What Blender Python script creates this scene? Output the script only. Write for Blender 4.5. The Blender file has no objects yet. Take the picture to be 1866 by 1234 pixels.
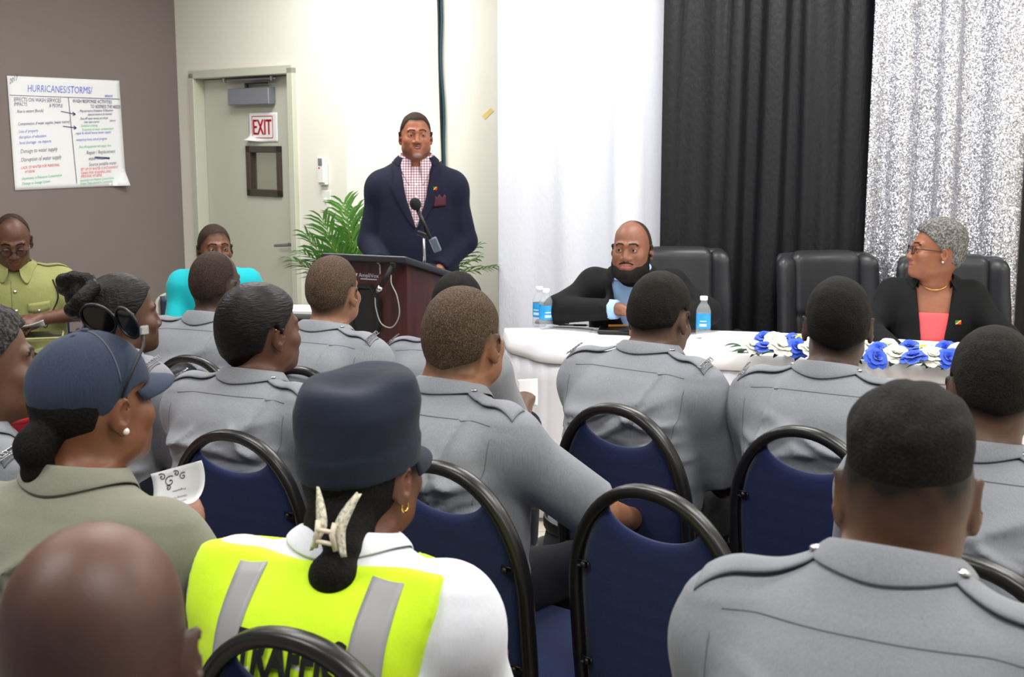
import bpy, math, random
import numpy as np
from mathutils import Vector, Matrix

# ------------------------------------------------------------------ camera, light, exposure
SC = bpy.context.scene
COL = SC.collection
W_, H_, F_ = 1866.0, 1234.0, 2250.0
CAMZ = 1.60
PITCH = math.atan((617 - 260) / F_)
cam = bpy.data.cameras.new('camera')
cam.sensor_width = 36.0
cam.lens = F_ / W_ * 36.0
cam.clip_start = 0.05
cam.dof.use_dof = True
cam.dof.focus_distance = 3.6
cam.dof.aperture_fstop = 9.0
camo = bpy.data.objects.new('camera', cam)
COL.objects.link(camo)
camo.location = (0, 0, CAMZ)
camo.rotation_euler = (math.pi / 2 - PITCH, 0, 0)
SC.camera = camo
SC.view_settings.view_transform = 'Standard'
SC.view_settings.look = 'None'
SC.view_settings.gamma = 1.0
SC.view_settings.use_curve_mapping = False
SC.view_settings.exposure = 0.0
SC.cycles.use_denoising = True
SC.cycles.max_bounces = 6
SC.cycles.diffuse_bounces = 3
SC.cycles.glossy_bounces = 3
SC.cycles.transmission_bounces = 6
SC.cycles.transparent_max_bounces = 6
SC.cycles.caustics_reflective = False
SC.cycles.caustics_refractive = False
SC.cycles.sample_clamp_indirect = 4.0

wd = bpy.data.worlds.new('room_air')
SC.world = wd
wd.use_nodes = True
wd.node_tree.nodes['Background'].inputs[0].default_value = (0.93, 0.96, 1.0, 1)
wd.node_tree.nodes['Background'].inputs[1].default_value = 0.42

CEIL = 2.95
def ceiling_lamp_light(x, y, power, sx=1.2, sy=0.6):
    l = bpy.data.lights.new('ceiling_panel_light', 'AREA')
    l.shape = 'RECTANGLE'; l.size = sx; l.size_y = sy
    l.energy = power * 0.90; l.color = (1.0, 0.985, 0.95)
    o = bpy.data.objects.new('ceiling_panel_light', l)
    o.location = (x, y, CEIL - 0.03)
    COL.objects.link(o)
LAMPS = [(-1.2, 6.1, 58), (0.9, 5.2, 60), (3.0, 4.6, 45), (-2.6, 4.4, 42), (-0.6, 3.4, 46), (1.6, 2.9, 46),
         (-1.6, 1.4, 40), (0.5, 0.9, 40), (2.6, 1.2, 34)]
for lx, ly, lp in LAMPS:
    ceiling_lamp_light(lx, ly, lp)

# ------------------------------------------------------------------ helpers
FW = np.array([0, math.cos(PITCH), -math.sin(PITCH)])
UP = np.array([0, math.sin(PITCH), math.cos(PITCH)])
RT = np.array([1.0, 0, 0])
def P(px, py, Y):
    """the point of the place seen at photo pixel px, py, Y metres into the room"""
    d = FW + RT * ((px - 933) / F_) - UP * ((py - 617) / F_)
    return np.array([0, 0, CAMZ]) + d * (Y / d[1])
def PZ(px, py, z):
    d = FW + RT * ((px - 933) / F_) - UP * ((py - 617) / F_)
    return np.array([0, 0, CAMZ]) + d * ((z - CAMZ) / d[2])
def lin(c):
    c = c / 255.0
    return c / 12.92 if c <= 0.04045 else ((c + 0.055) / 1.055) ** 2.4
def C(r, g, b):
    return (lin(r), lin(g), lin(b), 1.0)
rng = np.random.default_rng(7)
random.seed(7)

def nodes_of(m):
    m.use_nodes = True
    nt = m.node_tree
    return nt, nt.nodes['Principled BSDF']
def mat(name, col, rough=0.6, metal=0.0, bump=None, var=0.0, varscale=8.0, spec=0.5, sheen=0.0, coat=0.0,
        attr=False, trans=0.0, alpha=1.0, ior=1.45, stretch=(1, 1, 1), coords='Object', sub=0.0):
    """principled material: noise variation of the base colour and noise bump (scale, strength, distance)"""
    m = bpy.data.materials.new(name)
    nt, b = nodes_of(m)
    b.inputs['Base Color'].default_value = col
    b.inputs['Roughness'].default_value = rough
    b.inputs['Metallic'].default_value = metal
    b.inputs['Specular IOR Level'].default_value = spec
    b.inputs['Sheen Weight'].default_value = sheen
    b.inputs['Coat Weight'].default_value = coat
    b.inputs['Transmission Weight'].default_value = trans
    b.inputs['Alpha'].default_value = alpha
    b.inputs['IOR'].default_value = ior
    src = None
    if attr:
        a = nt.nodes.new('ShaderNodeAttribute'); a.attribute_name = 'Col'
        src = a.outputs['Color']
    tc = mp = None
    if var > 0 or bump:
        tc = nt.nodes.new('ShaderNodeTexCoord')
        mp = nt.nodes.new('ShaderNodeMapping'); mp.inputs['Scale'].default_value = stretch
        nt.links.new(tc.outputs[coords], mp.inputs['Vector'])
    if var > 0:
        n = nt.nodes.new('ShaderNodeTexNoise'); n.inputs['Scale'].default_value = varscale
        n.inputs['Detail'].default_value = 4
        nt.links.new(mp.outputs[0], n.inputs['Vector'])
        mr = nt.nodes.new('ShaderNodeMapRange')
        mr.inputs['From Min'].default_value = 0.25; mr.inputs['From Max'].default_value = 0.75
        mr.inputs['To Min'].default_value = 1 - var; mr.inputs['To Max'].default_value = 1 + var
        nt.links.new(n.outputs['Fac'], mr.inputs['Value'])
        vm = nt.nodes.new('ShaderNodeVectorMath'); vm.operation = 'SCALE'
        if src is None:
            vm.inputs[0].default_value = col[:3]
        else:
            nt.links.new(src, vm.inputs[0])
        nt.links.new(mr.outputs[0], vm.inputs['Scale'])
        src = vm.outputs[0]
    if src is not None:
        nt.links.new(src, b.inputs['Base Color'])
    if bump:
        n2 = nt.nodes.new('ShaderNodeTexNoise'); n2.inputs['Scale'].default_value = bump[0]
        n2.inputs['Detail'].default_value = 3
        nt.links.new(mp.outputs[0], n2.inputs['Vector'])
        bp = nt.nodes.new('ShaderNodeBump'); bp.inputs['Strength'].default_value = bump[1]
        bp.inputs['Distance'].default_value = bump[2]
        nt.links.new(n2.outputs['Fac'], bp.inputs['Height'])
        nt.links.new(bp.outputs[0], b.inputs['Normal'])
    return m

def mk(name, V, Fc, m, parent=None, smooth=True, col=None, mi=None):
    """one mesh object from vertex and face arrays (Fc: an (n,k) array or a list of faces)"""
    me = bpy.data.meshes.new(name)
    V = np.asarray(V, dtype=np.float32)
    if isinstance(Fc, np.ndarray):
        n, k = Fc.shape
        me.vertices.add(len(V)); me.vertices.foreach_set('co', V.ravel())
        me.loops.add(n * k); me.loops.foreach_set('vertex_index', Fc.astype(np.int32).ravel())
        me.polygons.add(n); me.polygons.foreach_set('loop_start', np.arange(0, n * k, k, dtype=np.int32))
        me.update(calc_edges=True)
    else:
        me.from_pydata([tuple(map(float, v)) for v in V], [], [tuple(map(int, f)) for f in Fc])
    if smooth:
        me.polygons.foreach_set('use_smooth', np.ones(len(me.polygons), dtype=bool))
    for mm in (m if isinstance(m, (list, tuple)) else [m]):
        me.materials.append(mm)
    if mi is not None:
        me.polygons.foreach_set('material_index', np.asarray(mi, dtype=np.int32))
    if col is not None:
        a = me.color_attributes.new('Col', 'FLOAT_COLOR', 'POINT')
        c4 = np.ones((len(V), 4), dtype=np.float32); c4[:, :col.shape[1]] = col
        a.data.foreach_set('color', c4.ravel())
    me.validate()
    o = bpy.data.objects.new(name, me)
    COL.objects.link(o)
    if parent is not None:
        o.parent = parent
    return o
def tag(o, label, cat, group=None, kind=None):
    o['label'] = label
    o['category'] = cat
    if group: o['group'] = group
    if kind: o['kind'] = kind
    return o
def struct(o):
    o['kind'] = 'structure'
    return o
def empty(name, loc, rz, label, cat, group=None):
    o = bpy.data.objects.new(name, None)
    o.empty_display_size = 0.1
    COL.objects.link(o)
    o.location = [float(v) for v in loc]; o.rotation_euler = (0, 0, rz)
    return tag(o, label, cat, group)
def copy_tree(o, parent=None):
    c = o.copy(); COL.objects.link(c)
    if parent is not None: c.parent = parent
    for ch in list(o.children):
        copy_tree(ch, c)
    return c

class MB:
    """collects simple shapes into one mesh"""
    def __init__(s): s.V = []; s.F = []
    def add(s, V, Fc):
        o = len(s.V)
        s.V += [tuple(map(float, v)) for v in V]
        s.F += [tuple(int(i) + o for i in f) for f in Fc]
        return s
    def box(s, c, d, R=None, bev=0.0):
        c = np.array(c, float); h = np.array(d, float) / 2
        if bev <= 0:
            V = np.array([[x, y, z] for x in (-1, 1) for y in (-1, 1) for z in (-1, 1)], float) * h
            Fc = [(0, 1, 3, 2), (4, 6, 7, 5), (0, 4, 5, 1), (2, 3, 7, 6), (0, 2, 6, 4), (1, 5, 7, 3)]
        else:
            b = min(bev, h.min() * 0.95)
            V = []; ix = {}
            for sx in (-1, 1):
                for sy in (-1, 1):
                    for sz in (-1, 1):
                        for ax in range(3):
                            v = np.array([sx, sy, sz]) * (h - b); v[ax] = [sx, sy, sz][ax] * h[ax]
                            ix[(sx, sy, sz, ax)] = len(V); V.append(v)
            Fc = []
            for ax in range(3):
                u, w = (ax + 1) % 3, (ax + 2) % 3
                for sg in (-1, 1):
                    q = []
                    for a, c_ in ((-1, -1), (1, -1), (1, 1), (-1, 1)):
                        k = [0, 0, 0]; k[ax] = sg; k[u] = a; k[w] = c_
                        q.append(ix[(*k, ax)])
                    Fc.append(q if sg > 0 else q[::-1])
            for ax in range(3):
                u, w = (ax + 1) % 3, (ax + 2) % 3
                for a in (-1, 1):
                    for c_ in (-1, 1):
                        k0 = [0, 0, 0]; k1 = [0, 0, 0]
                        k0[ax] = -1; k1[ax] = 1; k0[u] = k1[u] = a; k0[w] = k1[w] = c_
                        q = [ix[(*k0, u)], ix[(*k1, u)], ix[(*k1, w)], ix[(*k0, w)]]
                        Fc.append(q if a * c_ > 0 else q[::-1])
            for sx in (-1, 1):
                for sy in (-1, 1):
                    for sz in (-1, 1):
                        t = [ix[(sx, sy, sz, 0)], ix[(sx, sy, sz, 1)], ix[(sx, sy, sz, 2)]]
                        Fc.append(t if sx * sy * sz > 0 else t[::-1])
            V = np.array(V)
        if R is not None: V = V @ np.asarray(R).T
        return s.add(V + c, Fc)
    def tube(s, pts, r, n=8, ry=None, closed=False, cap=True, up=None):
        """a tube along pts; r a number or a list; ry gives an elliptical section across 'up'"""
        pts = np.array(pts, float); m = len(pts)
        r = np.full(m, r) if np.isscalar(r) else np.array(r, float)
        T = np.zeros_like(pts)
        if closed:
            T = np.roll(pts, -1, 0) - np.roll(pts, 1, 0)
        else:
            T[1:-1] = pts[2:] - pts[:-2]; T[0] = pts[1] - pts[0]; T[-1] = pts[-1] - pts[-2]
        T /= np.linalg.norm(T, axis=1)[:, None] + 1e-12
        N = np.array(up, float) if up is not None else (np.array([0, 0, 1.0]) if abs(T[0][2]) < 0.9 else np.array([1.0, 0, 0]))
        V = []
        for i in range(m):
            if up is not None: N = np.array(up, float)
            N = N - T[i] * N.dot(T[i]); N /= np.linalg.norm(N) + 1e-12
            B = np.cross(T[i], N)
            k = (ry / r[i]) if ry else 1.0
            for j in range(n):
                a = 2 * math.pi * j / n
                V.append(pts[i] + r[i] * (math.cos(a) * N * k + math.sin(a) * B))
        Fc = []
        for i in range(m if closed else m - 1):
            i2 = (i + 1) % m
            for j in range(n):
                j2 = (j + 1) % n
                Fc.append((i * n + j, i * n + j2, i2 * n + j2, i2 * n + j))
        if cap and not closed:
            Fc.append(tuple(range(n))[::-1]); Fc.append(tuple(range((m - 1) * n, m * n)))
        return s.add(V, Fc)
    def lathe(s, prof, c=(0, 0, 0), n=24, R=None):
        V = []; Fc = []
        for (r, z) in prof:
            for j in range(n):
                a = 2 * math.pi * j / n
                V.append((r * math.cos(a), r * math.sin(a), z))
        V = np.array(V)
        for i in range(len(prof) - 1):
            for j in range(n):
                j2 = (j + 1) % n
                Fc.append((i * n + j, i * n + j2, (i + 1) * n + j2, (i + 1) * n + j))
        if prof[0][0] > 1e-5: Fc.append(tuple(range(n))[::-1])
        if prof[-1][0] > 1e-5: Fc.append(tuple(range((len(prof) - 1) * n, len(prof) * n)))
        if R is not None: V = V @ np.asarray(R).T
        return s.add(V + np.array(c, float), Fc)
    def sphere(s, c, r, n=12, R=None):
        r = np.array([r] * 3 if np.isscalar(r) else r, float)
        V = []; Fc = []
        for i in range(n + 1):
            t = math.pi * i / n
            for j in range(2 * n):
                a = math.pi * j / n
                V.append((math.sin(t) * math.cos(a), math.sin(t) * math.sin(a), -math.cos(t)))
        V = np.array(V) * r
        if R is not None: V = V @ np.asarray(R).T
        for i in range(n):
            for j in range(2 * n):
                j2 = (j + 1) % (2 * n)
                Fc.append((i * 2 * n + j, i * 2 * n + j2, (i + 1) * 2 * n + j2, (i + 1) * 2 * n + j))
        return s.add(V + np.array(c, float), Fc)
    def prism(s, poly, z0, z1):
        n = len(poly)
        V = [(x, y, z0) for x, y in poly] + [(x, y, z1) for x, y in poly]
        Fc = [tuple(range(n))[::-1], tuple(range(n, 2 * n))]
        Fc += [(i, (i + 1) % n, n + (i + 1) % n, n + i) for i in range(n)]
        return s.add(V, Fc)
    def grid(s, G, thick=None, nrm=None):
        """a sheet from an (a,b,3) array of points; thick gives it a back side along its normals"""
        G = np.asarray(G, float); a, b = G.shape[:2]
        idx = np.arange(a * b).reshape(a, b)
        q = np.stack([idx[:-1, :-1], idx[1:, :-1], idx[1:, 1:], idx[:-1, 1:]], -1).reshape(-1, 4)
        if thick is None:
            return s.add(G.reshape(-1, 3), q)
        if nrm is None:
            du = np.gradient(G, axis=0); dv = np.gradient(G, axis=1)
            nrm = np.cross(du, dv); nrm /= np.linalg.norm(nrm, axis=-1)[..., None] + 1e-12
        V = np.concatenate([G.reshape(-1, 3), (G - nrm * thick).reshape(-1, 3)])
        Fc = [tuple(f) for f in q] + [tuple(f[::-1] + a * b) for f in q]
        ring = list(idx[:, 0]) + list(idx[-1, 1:]) + list(idx[-2::-1, -1]) + list(idx[0, -2:0:-1])
        for i in range(len(ring)):
            p, r = ring[i], ring[(i + 1) % len(ring)]
            Fc.append((r, p, p + a * b, r + a * b))
        return s.add(V, Fc)
    def build(s, name, m, parent=None, smooth=False):
        o = mk(name, s.V, s.F, m, parent, smooth)
        return o
def smooth_by_angle(o, deg=40):
    me = o.data
    me.polygons.foreach_set('use_smooth', np.ones(len(me.polygons), dtype=bool))
    try:
        me.set_sharp_from_angle(angle=math.radians(deg))
    except Exception:
        pass
    return o
def rotz(a):
    c, s = math.cos(a), math.sin(a); return np.array([[c, -s, 0], [s, c, 0], [0, 0, 1.0]])
def rotx(a):
    c, s = math.cos(a), math.sin(a); return np.array([[1.0, 0, 0], [0, c, -s], [0, s, c]])
def roty(a):
    c, s = math.cos(a), math.sin(a); return np.array([[c, 0, s], [0, 1.0, 0], [-s, 0, c]])
def unit(v):
    v = np.array(v, float); return v / (np.linalg.norm(v) + 1e-12)
def catmull(pts, n=8):
    pts = np.array(pts, float); out = []
    Q = np.vstack([2 * pts[0] - pts[1], pts, 2 * pts[-1] - pts[-2]])
    for i in range(1, len(Q) - 2):
        p0, p1, p2, p3 = Q[i - 1:i + 3]
        for t in np.linspace(0, 1, n, endpoint=False):
            out.append(0.5 * (2 * p1 + (p2 - p0) * t + (2 * p0 - 5 * p1 + 4 * p2 - p3) * t * t + (3 * p1 - p0 - 3 * p2 + p3) * t ** 3))
    out.append(pts[-1])
    return np.array(out)
def text_geo(s, size, align='CENTER', ext=0.0, shear=0.0, space=1.0, bold=0.0):
    cu = bpy.data.curves.new('txt', 'FONT')
    cu.body = s; cu.size = size; cu.align_x = align; cu.align_y = 'CENTER'
    cu.extrude = ext; cu.offset = bold; cu.shear = shear; cu.space_character = space; cu.resolution_u = 2
    ob = bpy.data.objects.new('txt', cu)
    COL.objects.link(ob)
    bpy.context.view_layer.update()
    me = bpy.data.meshes.new_from_object(ob.evaluated_get(bpy.context.evaluated_depsgraph_get()))
    V = np.array([v.co[:] for v in me.vertices]).reshape(-1, 3); Fc = [tuple(p.vertices) for p in me.polygons]
    bpy.data.objects.remove(ob); bpy.data.curves.remove(cu); bpy.data.meshes.remove(me)
    return V, Fc

# ------------------------------------------------------------------ distance fields -> one continuous surface
def smin(a, b, k):
    h = np.maximum(k - np.abs(a - b), 0.0) / k
    return np.minimum(a, b) - h * h * k * 0.25
def smax(a, b, k):
    return -smin(-a, -b, k)
def rc(p, a, b, ra, rb):
    a = np.asarray(a, float); ba = np.asarray(b, float) - a
    t = np.clip(((p - a) @ ba) / (ba @ ba + 1e-12), 0, 1)
    q = p - a - t[:, None] * ba
    return np.sqrt(np.einsum('ij,ij->i', q, q)) - (ra + (rb - ra) * t)
def el(p, c, r, R=None):
    q = p - np.asarray(c, float)
    if R is not None: q = q @ R
    r = np.asarray(r, float)
    u = q / r; k0 = np.sqrt(np.einsum('ij,ij->i', u, u)) + 1e-9
    w = u / r; k1 = np.sqrt(np.einsum('ij,ij->i', w, w)) + 1e-9
    return k0 * (k0 - 1.0) / k1
class Field:
    def __init__(s): s.items = []; s.post = []
    def add(s, fn, lo, hi, k=0.02, op='u'):
        s.items.append((fn, np.asarray(lo, float), np.asarray(hi, float), k, op)); return s
    def rc(s, a, b, ra, rb, k=0.02, op='u'):
        a = np.asarray(a, float); b = np.asarray(b, float); m = max(ra, rb)
        return s.add(lambda p: rc(p, a, b, ra, rb), np.minimum(a, b) - m, np.maximum(a, b) + m, k, op)
    def el(s, c, r, R=None, k=0.02, op='u'):
        m = max(r); c = np.asarray(c, float)
        return s.add(lambda p: el(p, c, r, R), c - m, c + m, k, op)
    def __call__(s, p, cull=True):
        d = np.full(len(p), 1.0)
        for fn, lo, hi, k, op in s.items:
            if cull:
                g = k + 0.03
                ix = np.nonzero(np.all((p > lo - g) & (p < hi + g), axis=1))[0]
                if len(ix) == 0: continue
                v = fn(p[ix]); c = d[ix]
            else:
                ix = slice(None); v = fn(p); c = d
            if op == 'u': d[ix] = smin(c, v, k)
            elif op == 's': d[ix] = smax(c, -v, k)
            else: d[ix] = smax(c, v, k)
        for f in s.post:
            d = f(p, d)
        return d
    def bounds(s, pad=0.03):
        L = np.min([i[1] for i in s.items if i[4] == 'u'], axis=0) - pad
        Hh = np.max([i[2] for i in s.items if i[4] == 'u'], axis=0) + pad
        return L, Hh
def axis_steps(lo, hi, hc, fine):
    """coordinates from lo to hi, step hc, or the finer step inside the intervals (a, b, h)"""
    out = [lo]
    while out[-1] < hi:
        x = out[-1]; h = hc
        for a, b, hf in fine:
            if a - 1e-9 <= x < b: h = min(h, hf)
        if h == hc:
            nxt = [a for a, b, hf in fine if x < a < x + hc]
            if nxt and min(nxt) - x > 0.35 * hc: h = min(nxt) - x
        out.append(x + h)
    while (len(out) - 1) % 4: out.append(out[-1] + hc)
    return np.array(out)
def surface(f, lo, hi, hc, fine=()):
    """surface nets over a rectilinear grid; fine = list of (lo3, hi3, step) boxes meshed more finely"""
    ax = [axis_steps(lo[i], hi[i], hc, [(b[0][i], b[1][i], b[2]) for b in fine]) for i in range(3)]
    n = [len(a) for a in ax]
    cs = [a[::4] for a in ax]
    G = np.stack(np.meshgrid(*cs, indexing='ij'), -1).reshape(-1, 3)
    D = np.abs(f(G, cull=False)).reshape([len(c) for c in cs])
    m = D.copy()
    for a in range(3):
        sl0 = [slice(None)] * 3; sl1 = [slice(None)] * 3
        sl0[a] = slice(0, -1); sl1[a] = slice(1, None)
        m = np.minimum(m[tuple(sl0)], m[tuple(sl1)])
    dg = [np.diff(c) for c in cs]
    diag = np.sqrt(dg[0][:, None, None] ** 2 + dg[1][None, :, None] ** 2 + dg[2][None, None, :] ** 2)
    act = m < diag * 0.95 + 0.012
    cell = np.repeat(np.repeat(np.repeat(act, 4, 0), 4, 1), 4, 2)
    node = np.zeros(n, bool)
    for dx in (0, 1):
        for dy in (0, 1):
            for dz in (0, 1):
                node[dx:dx + cell.shape[0], dy:dy + cell.shape[1], dz:dz + cell.shape[2]] |= cell
    ii = np.nonzero(node)
    pts = np.stack([ax[0][ii[0]], ax[1][ii[1]], ax[2][ii[2]]], -1)
    val = np.full(n, 1.0, np.float32)
    val[ii] = f(pts)
    neg = val < 0
    cnt = np.zeros(cell.shape, np.int8)
    for dx in (0, 1):
        for dy in (0, 1):
            for dz in (0, 1):
                cnt += neg[dx:dx + cell.shape[0], dy:dy + cell.shape[1], dz:dz + cell.shape[2]]
    sc = cell & (cnt > 0) & (cnt < 8)
    ci = np.stack(np.nonzero(sc), -1)
    vid = np.full(cell.shape, -1, np.int64); vid[tuple(ci.T)] = np.arange(len(ci))
    acc = np.zeros((len(ci), 3)); w = np.zeros(len(ci))
    co = [(a, b, c) for a in (0, 1) for b in (0, 1) for c in (0, 1)]
    for i, a in enumerate(co):
        for j in range(i + 1, 8):
            b = co[j]
            if sum(abs(a[q] - b[q]) for q in range(3)) != 1: continue
            va = val[ci[:, 0] + a[0], ci[:, 1] + a[1], ci[:, 2] + a[2]]
            vb = val[ci[:, 0] + b[0], ci[:, 1] + b[1], ci[:, 2] + b[2]]
            ok = (va < 0) != (vb < 0)
            t = np.where(ok, va / np.where(ok, va - vb, 1), 0)
            pa = np.stack([ax[q][ci[:, q] + a[q]] for q in range(3)], -1)
            pb = np.stack([ax[q][ci[:, q] + b[q]] for q in range(3)], -1)
            acc += np.where(ok[:, None], pa + t[:, None] * (pb - pa), 0); w += ok
    V = acc / np.maximum(w, 1)[:, None]
    quads = []
    for a in range(3):
        u, v = (a + 1) % 3, (a + 2) % 3
        sl0 = [slice(None)] * 3; sl1 = [slice(None)] * 3
        sl0[a] = slice(0, -1); sl1[a] = slice(1, None)
        s0 = neg[tuple(sl0)]; s1 = neg[tuple(sl1)]
        e = np.stack(np.nonzero(s0 != s1), -1)
        ok = (e[:, u] > 0) & (e[:, v] > 0) & (e[:, u] < cell.shape[u]) & (e[:, v] < cell.shape[v])
        e = e[ok]
        if len(e) == 0: continue
        q = []
        for du, dv in ((-1, -1), (0, -1), (0, 0), (-1, 0)):
            k = e.copy(); k[:, u] += du; k[:, v] += dv
            q.append(vid[tuple(k.T)])
        q = np.stack(q, -1)
        fl = neg[tuple(e.T)]
        q = np.where(fl[:, None], q, q[:, ::-1])
        quads.append(q[(q >= 0).all(1)])
    return V, np.concatenate(quads)
def hit(f, O, Dr, tmax=0.6, n=96):
    """first surface point along rays O + t*Dr (arrays), or the end of the ray"""
    O = np.asarray(O, float).reshape(-1, 3)
    Dr = np.broadcast_to(np.asarray(Dr, float), O.shape)
    T = np.linspace(0, tmax, n)
    lo = np.zeros(len(O)); done = np.zeros(len(O), bool); hi = np.full(len(O), tmax)
    for i in range(n):
        d = f(O + Dr * T[i], cull=True)
        new = (~done) & (d < 0)
        lo[new] = T[max(i - 1, 0)]; hi[new] = T[i]; done |= new
    for _ in range(9):
        mid = (lo + hi) / 2
        ins = f(O + Dr * mid[:, None]) < 0
        hi = np.where(ins & done, mid, hi); lo = np.where(~ins & done, mid, lo)
    return O + Dr * hi[:, None], done
def wob(seed, n=7, f0=6.0, f1=30.0):
    """a smooth random wave field: returns a function of points giving about -1..1"""
    r = np.random.default_rng(seed)
    K = r.normal(size=(n, 3)); K /= np.linalg.norm(K, axis=1)[:, None]
    fr = np.exp(r.uniform(math.log(f0), math.log(f1), n))
    ph = r.uniform(0, 6.28, n); am = 1.0 / np.sqrt(fr); am /= am.sum() * 0.6
    def g(p):
        return (np.sin(p @ (K * fr[:, None]).T + ph) * am).sum(1)
    return g
def sig(x):
    return 1.0 / (1.0 + np.exp(-np.clip(x, -30, 30)))
# ------------------------------------------------------------------ materials
def cloth_mat(name, col, rough=0.85, weave=0.10, bumpd=0.0006, sheen=0.15, wr=0.25):
    """woven cloth: fine streaks along the body's height, weave bump and soft wrinkle bump"""
    m = bpy.data.materials.new(name)
    nt, b = nodes_of(m)
    b.inputs['Roughness'].default_value = rough
    b.inputs['Specular IOR Level'].default_value = 0.25
    b.inputs['Sheen Weight'].default_value = sheen
    tc = nt.nodes.new('ShaderNodeTexCoord')
    mp = nt.nodes.new('ShaderNodeMapping'); mp.inputs['Scale'].default_value = (420, 420, 22)
    nt.links.new(tc.outputs['Object'], mp.inputs['Vector'])
    n = nt.nodes.new('ShaderNodeTexNoise'); n.inputs['Scale'].default_value = 1.0; n.inputs['Detail'].default_value = 3
    nt.links.new(mp.outputs[0], n.inputs['Vector'])
    mr = nt.nodes.new('ShaderNodeMapRange')
    mr.inputs['From Min'].default_value = 0.3; mr.inputs['From Max'].default_value = 0.7
    mr.inputs['To Min'].default_value = 1 - weave; mr.inputs['To Max'].default_value = 1 + weave
    nt.links.new(n.outputs['Fac'], mr.inputs['Value'])
    vm = nt.nodes.new('ShaderNodeVectorMath'); vm.operation = 'SCALE'; vm.inputs[0].default_value = col[:3]
    nt.links.new(mr.outputs[0], vm.inputs['Scale']); nt.links.new(vm.outputs[0], b.inputs['Base Color'])
    n2 = nt.nodes.new('ShaderNodeTexNoise'); n2.inputs['Scale'].default_value = 16; n2.inputs['Detail'].default_value = 3
    nt.links.new(tc.outputs['Object'], n2.inputs['Vector'])
    bp2 = nt.nodes.new('ShaderNodeBump'); bp2.inputs['Strength'].default_value = wr; bp2.inputs['Distance'].default_value = 0.012
    nt.links.new(n2.outputs['Fac'], bp2.inputs['Height'])
    bp = nt.nodes.new('ShaderNodeBump'); bp.inputs['Strength'].default_value = 0.35; bp.inputs['Distance'].default_value = bumpd
    nt.links.new(n.outputs['Fac'], bp.inputs['Height']); nt.links.new(bp2.outputs[0], bp.inputs['Normal'])
    nt.links.new(bp.outputs[0], b.inputs['Normal'])
    return m
def hair_mat(name, col, col2, scale=260, rough=0.75, dist=0.004, stretch=(1, 1, 1)):
    m = bpy.data.materials.new(name)
    nt, b = nodes_of(m)
    b.inputs['Roughness'].default_value = rough; b.inputs['Specular IOR Level'].default_value = 0.16
    tc = nt.nodes.new('ShaderNodeTexCoord')
    mp = nt.nodes.new('ShaderNodeMapping'); mp.inputs['Scale'].default_value = stretch
    nt.links.new(tc.outputs['Object'], mp.inputs['Vector'])
    n = nt.nodes.new('ShaderNodeTexNoise'); n.inputs['Scale'].default_value = scale; n.inputs['Detail'].default_value = 3
    n.inputs['Roughness'].default_value = 0.65
    nt.links.new(mp.outputs[0], n.inputs['Vector'])
    cr = nt.nodes.new('ShaderNodeValToRGB')
    cr.color_ramp.elements[0].position = 0.42; cr.color_ramp.elements[0].color = col
    cr.color_ramp.elements[1].position = 0.78; cr.color_ramp.elements[1].color = col2
    nt.links.new(n.outputs['Fac'], cr.inputs[0]); nt.links.new(cr.outputs[0], b.inputs['Base Color'])
    bp = nt.nodes.new('ShaderNodeBump'); bp.inputs['Strength'].default_value = 0.8; bp.inputs['Distance'].default_value = dist
    nt.links.new(n.outputs['Fac'], bp.inputs['Height']); nt.links.new(bp.outputs[0], b.inputs['Normal'])
    return m
def plaid_mat(name):
    m = bpy.data.materials.new(name)
    nt, b = nodes_of(m)
    b.inputs['Roughness'].default_value = 0.8; b.inputs['Specular IOR Level'].default_value = 0.3
    tc = nt.nodes.new('ShaderNodeTexCoord'); sp = nt.nodes.new('ShaderNodeSeparateXYZ')
    nt.links.new(tc.outputs['Object'], sp.inputs[0])
    outs = []
    for ax in ('X', 'Z'):
        mu = nt.nodes.new('ShaderNodeMath'); mu.operation = 'MULTIPLY'; mu.inputs[1].default_value = 78.0
        nt.links.new(sp.outputs[ax], mu.inputs[0])
        fr = nt.nodes.new('ShaderNodeMath'); fr.operation = 'FRACT'; nt.links.new(mu.outputs[0], fr.inputs[0])
        gt = nt.nodes.new('ShaderNodeMath'); gt.operation = 'GREATER_THAN'; gt.inputs[1].default_value = 0.62
        nt.links.new(fr.outputs[0], gt.inputs[0]); outs.append(gt)
    ad = nt.nodes.new('ShaderNodeMath'); ad.operation = 'ADD'
    nt.links.new(outs[0].outputs[0], ad.inputs[0]); nt.links.new(outs[1].outputs[0], ad.inputs[1])
    hf = nt.nodes.new('ShaderNodeMath'); hf.operation = 'MULTIPLY'; hf.inputs[1].default_value = 0.5
    nt.links.new(ad.outputs[0], hf.inputs[0])
    cr = nt.nodes.new('ShaderNodeValToRGB'); cr.color_ramp.interpolation = 'CONSTANT'
    cr.color_ramp.elements[0].position = 0; cr.color_ramp.elements[0].color = C(226, 210, 216)
    e = cr.color_ramp.elements.new(0.4); e.color = C(172, 138, 152)
    cr.color_ramp.elements[2].position = 0.9; cr.color_ramp.elements[2].color = C(110, 66, 88)
    nt.links.new(hf.outputs[0], cr.inputs[0]); nt.links.new(cr.outputs[0], b.inputs['Base Color'])
    return m

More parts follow.
